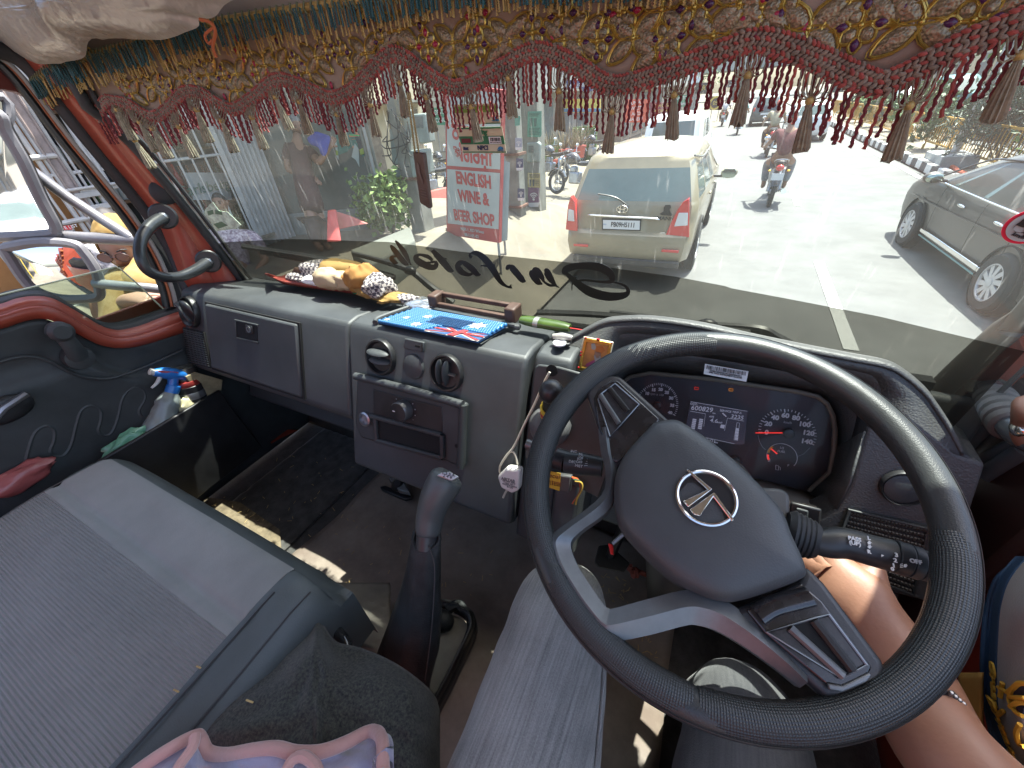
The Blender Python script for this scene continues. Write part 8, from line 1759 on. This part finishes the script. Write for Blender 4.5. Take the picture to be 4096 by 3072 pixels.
# ---- woman in yellow at the door window
D3=1.72
def k4(x,y,d=D3):return wD(x*.31646,800+y*.31646,d)
wm=thing('person','older person in a yellow printed dress and headscarf with glasses, outside the door window','person',k4(1750,1500))
J={'pel':(k4(1950,2000),.15),'sp':(k4(1850,1500),.14),'ch':(k4(1800,1080),.13),'ne':(k4(1690,830),.05),'hd':(k4(1660,720),.055),'s1':(k4(1600,980),.055),'e1':(k4(1560,1330,D3-.05),.042),'w1':(k4(1650,1260,D3-.16),.030),'s2':(k4(2060,1020,D3+.02),.055),'e2':(k4(2260,1240,D3-.1),.042),'w2':(k4(1960,1400,D3-.18),.030),'k1':(k4(2050,2700),.09),'k2':(k4(2250,2700),.09)}
E_=[('pel','sp'),('sp','ch'),('ch','ne'),('ne','hd'),('ch','s1'),('s1','e1'),('e1','w1'),('ch','s2'),('s2','e2'),('e2','w2'),('pel','k1'),('pel','k2')]
hand(J,E_,'w1',J['w1'][0],k4(1840,1260)-k4(1640,1260),(.3,-.4,.9),.165,.032,.25,-1);hand(J,E_,'w2',J['w2'][0],k4(1800,1500)-k4(1960,1400),(0,-.3,1),.16,.03,.5)
fig('body',J,E_,SKIN2,wm)
YDR=mat('dress_yellow',(.17,.095,.02),.85,bump=.5,bscale=40,var=.5,vscale=22,col2=(.28,.20,.09))
fig('dress',{'p':(k4(1950,2050),.21),'a':(k4(1880,1700),.175),'b':(k4(1850,1400),.165),'c':(k4(1800,1120),.155),'n':(k4(1720,930),.075),'s1':(k4(1600,990),.078),'e1':(k4(1575,1200,D3-.03),.072),'s2':(k4(2060,1030,D3+.02),.08),'e2':(k4(2180,1170,D3-.05),.072)},[('p','a'),('a','b'),('b','c'),('c','n'),('c','s1'),('s1','e1'),('c','s2'),('s2','e2')],YDR,wm)
hc_=k4(1585,580,D3-.02);hd,r,f,u,s=headmesh(wm,hc_,V((.62,-.80,-.30)),.235,SKIN2,up=(.1,0,1))
SCF=mat('scarf_yellow',(.22,.12,.015),.8,bump=.4,bscale=60,var=.35,vscale=10,col2=(.30,.22,.09));b=MB()
def scf(a,v):
 q=a*6.2832;fr_=max(0,math.sin(q));p=v*(2.15-1.28*fr_ ** .7);d=V((math.sin(p)*math.cos(q),math.sin(p)*math.sin(q),math.cos(p)));k=1.13+.04*noise.noise(d*4)
 drop=max(0,v-.75)*.35*(1-fr_);return hc_+(r*d.x*(.076+drop*.12)+f*(d.y*.097-.006)+u*(d.z*.117-drop*.5))*s*k
b.grid(scf,40,24,closeu=True);b.build('headscarf',SCF,wm,solid=.006,angle=80)
b=MB();b.tube(polyline([k4(1830,560,D3+.02),k4(1830,700,D3-.02),k4(1760,850,D3-.10),k4(1680,940,D3-.13),k4(1820,1010,D3-.14),k4(1950,1150,D3-.12),k4(2050,1300,D3-.1)],26),[.03]*6+[.04]*8+[.045]*6+[.04]*6,10,flat=.6);b.build('scarf_drape',SCF,wm)
for sx in (-1,1):
 b=MB();c=hc_+(r*.032*sx+f*.104+u*.008)*s;b.tube([c+(r*math.cos(q*.5236)*.025+u*math.sin(q*.5236)*.019)*s for q in range(12)],.0022,5,closed=True);g_=b.build('glasses',mat('glasses_dark',(.06,.03,.025),.3),hd);b=MB();b.lathe(c,f,[(.022*s,0),(.022*s,.001)],14);b.build('lens',mat('lens_purple',(.16,.09,.10),.1),g_)
b=MB();b.tube([hc_+(r*-.01+f*.108+u*.012)*s,hc_+(r*.01+f*.108+u*.012)*s],.002,5);b.build('glasses_bridge',MATS['glasses_dark'],hd)
b=MB();q=k4(1985,1392,D3-.175);b.tube([q+V((.012*math.cos(a*.5236),.03*math.sin(a*.5236),.03*math.cos(a*.5236))) for a in range(12)],.004,6,closed=True);b.build('bangle',mat('bangle_white',(.7,.68,.64),.3),wm)
# ---- person with dark hair behind her
bp3=thing('person','dark haired person partly hidden behind the yellow headscarf','person',k4(1400,900,2.3));D4=2.25
fig('body',{'p':(k4(1620,1700,D4),.16),'c':(k4(1480,950,D4),.15),'n':(k4(1420,560,D4),.055),'h':(k4(1400,480,D4),.06),'s1':(k4(1300,760,D4),.06),'e1':(k4(1330,1150,D4),.045),'s2':(k4(1700,800,D4+.1),.06),'e2':(k4(1800,1200,D4+.1),.045)},[('p','c'),('c','n'),('n','h'),('c','s1'),('s1','e1'),('c','s2'),('s2','e2')],SKIND,bp3)
fig('shirt',{'p':(k4(1620,1750,D4),.19),'c':(k4(1490,960,D4),.185),'n':(k4(1430,660,D4),.09),'s1':(k4(1300,770,D4),.085),'e1':(k4(1325,1000,D4),.07),'s2':(k4(1700,810,D4+.1),.085),'e2':(k4(1790,1050,D4+.1),.07)},[('p','c'),('c','n'),('c','s1'),('s1','e1'),('c','s2'),('s2','e2')],mat('shirt_black',(.03,.03,.034),.9,var=.3),bp3)
hc_=k4(1440,390,D4);hd,r,f,u,s=headmesh(bp3,hc_,V((.9,-.35,-.1)),.23,SKIND);haircap(hd,hc_,r,f,u,s,HAIRB,k=1.10)
o=lump('cloth_bundle','black and white cloth bundle with a red mark beside the person in yellow','bundle',k4(1340,780,2.05),.10,mat('bundle_print',(.09,.09,.10),.8,var=.5,vscale=30,col2=(.6,.58,.58)),31,.3,(1,.8,1));
# ---- riders
def rider(loc,shirtm,trm,label,hair=True,helmet=None,yaw=0):
 t=thing('person',label,'person',(0,0,0),'riders on the road');X=lambda x,y,z:V((x,y,z))
 J={'p':(X(0,.05,.93),.13),'s':(X(0,.10,1.12),.13),'c':(X(0,.2,1.33),.14),'n':(X(0,.25,1.50),.055),'h':(X(0,.27,1.60),.07)};E_=[('p','s'),('s','c'),('c','n'),('n','h')]
 for q,sg in (('l',-1),('r',1)):
  J.update({'s' +q:(X(sg*.19,.2,1.40),.06),'e' +q:(X(sg*.30,.5,1.20),.045),'w' +q:(X(sg*.36,.78,1.09),.035),'k' +q:(X(sg*.24,.5,.80),.075),'a' +q:(X(sg*.20,.42,.36),.05),'t' +q:(X(sg*.21,.58,.30),.045),'hip' +q:(X(sg*.12,.10,.90),.10)});E_ += [('c','s' +q),('s' +q,'e' +q),('e' +q,'w' +q),('p','hip' +q),('hip' +q,'k' +q),('k' +q,'a' +q),('a' +q,'t' +q)]
  hand(J,E_,'w' +q,J['w' +q][0],(.0,.6,-.15),(0,.1,1),.15,.032,.7,sg)
 fig('body',J,E_,SKIND,t,1)
 fig('shirt',{'p':(X(0,.04,.95),.165),'s':(X(0,.10,1.14),.165),'c':(X(0,.2,1.35),.175),'sl':(X(-.20,.2,1.41),.085),'el':(X(-.27,.42,1.26),.07),'sr':(X(.20,.2,1.41),.085),'er':(X(.27,.42,1.26),.07)},[('p','s'),('s','c'),('c','sl'),('sl','el'),('c','sr'),('sr','er')],shirtm,t,1)
 fig('trousers',{'p':(X(0,.05,.92),.15),'kl':(X(-.24,.5,.80),.095),'al':(X(-.20,.42,.42),.075),'kr':(X(.24,.5,.80),.095),'ar':(X(.20,.42,.42),.075)},[('p','kl'),('kl','al'),('p','kr'),('kr','ar')],trm,t,1)
 hd,r,f,u,s=headmesh(t,X(0,.29,1.66),(0,1,0),.23,SKIND);haircap(hd,X(0,.29,1.66),r,f,u,s,helmet or HAIRB,k=1.22 if helmet else 1.07,name='helmet' if helmet else 'hair')
 t.location=loc;t.rotation_euler=(0,0,yaw)
GJ=mat('jeans_pale',(.17,.18,.19),.9,var=.3);
rider((.84,10.95,0),mat('shirt_wine',(.10,.028,.032),.85,var=.35,vscale=20),GJ,'person in a wine red checked shirt riding the motorcycle in the middle of the road',yaw=math.radians(-2))
rider((.95,19.5,0),mat('shirt_khaki',(.30,.27,.19),.85),MATS['trousers_dark'],'person in khaki riding ahead of the wine red rider',helmet=mat('turban_red',(.5,.10,.07),.8))
rider((-.35,30,0),mat('shirt_teal',(.06,.26,.26),.85),MATS['trousers_dark'],'person in a teal shirt riding far ahead');rider((-1.6,38,0),mat('shirt_pale',(.5,.5,.52),.85),MATS['trousers_dark'],'person in a white shirt riding furthest ahead on the left')
# ---- the driver whose lap the camera looks over
dr=thing('person','driver in grey jeans and an embroidered grey shirt, legs and forearm under the wheel','person',(.0,-.15,1.42))
Z=lambda x,y,z:wZ(x,y,z)
J={'root':(V((.10,-.36,1.50)),.13)};E_=[]
sh_=wD(4350,3500,.34);el=wD(3880,3130,.37);J.update({'el0':(sh_,.05),'el':(el,.049),'fa':(wD(3715,2930,.405),.0475),'fb':(wD(3655,2740,.45),.046),'fc':(wD(3560,2590,.475),.045),'wr':(wD(3490,2480,.49),.041)});E_ += [('root','el0'),('el0','el'),('el','fa'),('fa','fb'),('fb','fc'),('fc','wr')]
hand(J,E_,'wr',J['wr'][0]-ray(3490,2480)*(-.01/FPX),wD(3390,2380,.50)-wD(3490,2480,.49),-ray(3440,2430),.155,.044,1.35,1)
HSK=mat('arm_skin',(.27,.135,.085),.48,bump=.3,bscale=240,var=.14,vscale=16,sss=.12,bdist=.0008);fig('body',J,E_,HSK,dr)
def jeans(name,col,col2,seed):
 m=mat(name,col,.92,bump=.5,bscale=700,sheen=.15);N,L,B_=nodes(m);tc=N.new('ShaderNodeTexCoord');mp=N.new('ShaderNodeMapping');mp.inputs['Rotation'].default_value=(0,0,-.10);mp.inputs['Scale'].default_value=(330,9,60);L.new(tc.outputs['Object'],mp.inputs[0]);n1_=N.new('ShaderNodeTexNoise');n1_.inputs['Scale'].default_value=1;n1_.inputs['Detail'].default_value=4;L.new(mp.outputs[0],n1_.inputs['Vector'])
 n2=N.new('ShaderNodeTexNoise');n2.inputs['Scale'].default_value=9;n2.inputs['Detail'].default_value=4;L.new(tc.outputs['Object'],n2.inputs['Vector']);n3=N.new('ShaderNodeTexNoise');n3.inputs['Scale'].default_value=600;L.new(tc.outputs['Object'],n3.inputs['Vector'])
 r=N.new('ShaderNodeValToRGB');r.color_ramp.elements[0].position=.34;r.color_ramp.elements[0].color=(*col,1);r.color_ramp.elements[1].position=.72;r.color_ramp.elements[1].color=(*col2,1)
 a=N.new('ShaderNodeMath');a.operation='MULTIPLY_ADD';a.inputs[1].default_value=.45;L.new(n2.outputs['Fac'],a.inputs[0]);a2=N.new('ShaderNodeMath');a2.operation='MULTIPLY_ADD';a2.inputs[1].default_value=.35;L.new(n1_.outputs['Fac'],a2.inputs[0]);a3=N.new('ShaderNodeMath');a3.operation='MULTIPLY';a3.inputs[1].default_value=.22;L.new(n3.outputs['Fac'],a3.inputs[0]);L.new(a3.outputs[0],a2.inputs[2]);L.new(a2.outputs[0],a.inputs[2]);L.new(a.outputs[0],r.inputs[0]);L.new(r.outputs[0],B_.inputs['Base Color']);return m
JG=jeans('jeans_grey',(.12,.122,.118),(.42,.42,.40),1);JD=jeans('jeans_dark',(.03,.032,.036),(.10,.10,.10),2)
LL=[V((-.065,-.55,1.50)),V((-.067,-.25,1.505)),V((-.072,-.05,1.515)),V((-.080,.10,1.525)),V((-.092,.20,1.535)),V((-.103,.265,1.535)),V((-.108,.305,1.505)),V((-.108,.33,1.44)),V((-.106,.36,1.30)),V((-.10,.39,1.18))]
LR_=[.100,.098,.094,.088,.081,.075,.070,.067,.060,.058]
def leg(name,pts,rs,m,seed,flat=.92):
 P=polyline(pts,60);b=MB()
 def fn(u,v):
  t=v*59;i=min(58,int(t));c=P[i].lerp(P[i+1],t-i);tt=v*(len(rs)-1);j=min(len(rs)-2,int(tt));rr_=lerp(rs[j],rs[j+1],tt-j);d=(P[min(59,i+2)]-P[max(0,i-2)]).normalized();sx=V((1,0,0));sx=(sx-d*sx.dot(d)).normalized();up_=sx.cross(d);a=u*6.2832
  w_=1+.035*noise.noise((math.cos(a)*1.5,math.sin(a)*1.5+seed,v*7))+.018*noise.noise((math.cos(a)*3,math.sin(a)*3,v*22+seed))
  return c+(sx*math.cos(a)+up_*math.sin(a)*flat)*rr_*w_
 b.grid(fn,56,110,closeu=True);return b.build(name,m,dr,angle=80)
leg('jeans_leg',LL,LR_,JG,1)
b=MB();b.tube([c+V((r_q*.93,0,r_q*.36)) for c,r_q in zip(polyline(LL,40)[:24],[lerp(.100,.078,k/24) for k in range(24)])],.0016,5);b.build('side_seam',JG,dr)
leg('jeans_leg',[V((.15,-.5,1.47)),V((.155,-.2,1.475)),V((.165,.05,1.478)),V((.175,.18,1.475)),V((.18,.27,1.455)),V((.182,.31,1.40)),V((.18,.36,1.2))],[.098,.095,.09,.084,.077,.07,.06],JD,4).__setitem__('label','darker right leg of the jeans')
# watch
b=MB();b.prism([wD(x,y,.40) for x,y in [(3768,2775),(3795,2758),(3815,2762),(3862,2815),(3858,2838),(3765,2830)]],ray(3800,2800)*(.014/FPX));ws_=b.build('watch_strap',BLK,dr,bev=.003)
for k in range(4):q_=MB();q_.box(wD(3800+k*16,2775+k*14,.399),(.004,.004,.008));q_.build('strap_link',mat('strap_metal',(.2,.2,.2),.25,metal=.7),ws_,bev=.001)
# shirt sleeve with navy hem and yellow embroidery
HEM=[(4075,2225),(4005,2310),(3968,2420),(3955,2560),(3950,2700),(3958,2840),(3985,2960),(4030,3060),(4095,3170)]
HP=polyline([V((x,y,0)) for x,y in HEM],60)
def SLV(t,a,o=0):
 h_=HP[max(0,min(59,int(t*59)))];x=h_.x+a;k=min(1,max(0,a)/170);return wD(x,h_.y+a*.04,.475-.075*math.sin(k*1.5708)-.02*t+.008*noise.noise((a*.012,t*5,2))-o)
b=MB();b.grid(lambda u,v:SLV(v,26+u*420),40,50);SHG=mat('shirt_grey_twill',(.23,.215,.205),.9,bump=.6,bscale=420,var=.1,sheen=.2);b.build('shirt_sleeve',SHG,dr,solid=.003)
b=MB();b.grid(lambda u,v:SLV(v,-14+u*48,.002),6,60);b.build('navy_hem',mat('hem_navy',(.018,.055,.115),.8,bump=.4,bscale=400),dr,solid=.004)
b=MB();b.grid(lambda u,v:wD(lerp(3842,3935,u),lerp(2690,2900,v),.475-.02*u),6,8);b.build('cuff_lining',mat('lining_orange',(.45,.25,.06),.8,var=.2),dr,solid=.004)
YTH=mat('embroidery_yellow',(.62,.34,.03),.7,bump=.6,bscale=300)
def sp_(x,y,o=.004):
 t=min(range(60),key=lambda i:abs(HP[i].y-y));a=x-HP[t].x;return SLV(t/59,a,o)
def etext(s_,x,y,x2,y2,sz):
 p=sp_(x,y,.006);text('embroidered_lettering',s_,p,sp_(x2,y2,.006)-p,sp_(x+40,y-4,.006)-p,sz,YTH,dr,shear=.25,off=.0004,ext=.001)
etext('Great',3972,2732,3976,2780,.020);etext('Britain',4005,2905,4030,2975,.022)
b=MB()
for pts in ([(3995,2745),(4030,2765)],[(4010,2725),(4000,2790)],[(4030,2765),(4052,2745),(4075,2730),(4110,2720)],[(4052,2745),(4038,2780),(4040,2810),(4060,2840),(4090,2865)],[(4038,2795),(4065,2790),(4100,2785)],[(4040,2825),(4070,2815),(4110,2812)],[(4080,2900),(4065,2930),(4075,2965),(4100,2990)],[(3990,2860),(4010,2850),(4012,2835)]):b.tube(polyline([sp_(x,y,.006) for x,y in pts],12),.0022,6)
b.build('embroidered_crest',YTH,dr,kind='stuff')
b=MB();b.prism([sp_(x,y,.0045) for x,y in [(4055,2755),(4120,2730),(4120,2850),(4085,2860),(4050,2815)]],(0,-.0005,0));b.build('crest_patch',mat('patch_navy',(.03,.03,.06),.8),dr,smooth=False)
# hand with a ring on the right grab handle
hd2=MB();rj={'a':(wX(4180,1620,.37),.03),'b':(wX(4125,1660,.37),.018),'c':(wX(4090,1690,.375),.0105),'d':(wX(4080,1740,.385),.0095),'e':(wX(4095,1780,.40),.008)}
fig('gripping_finger',rj,[('a','b'),('b','c'),('c','d'),('d','e')],HSK,dr,2);b=MB();q=wX(4076,1712,.372);b.ell(q,(.007,.012,.010),12,8);b.build('ring',CHROME,dr)
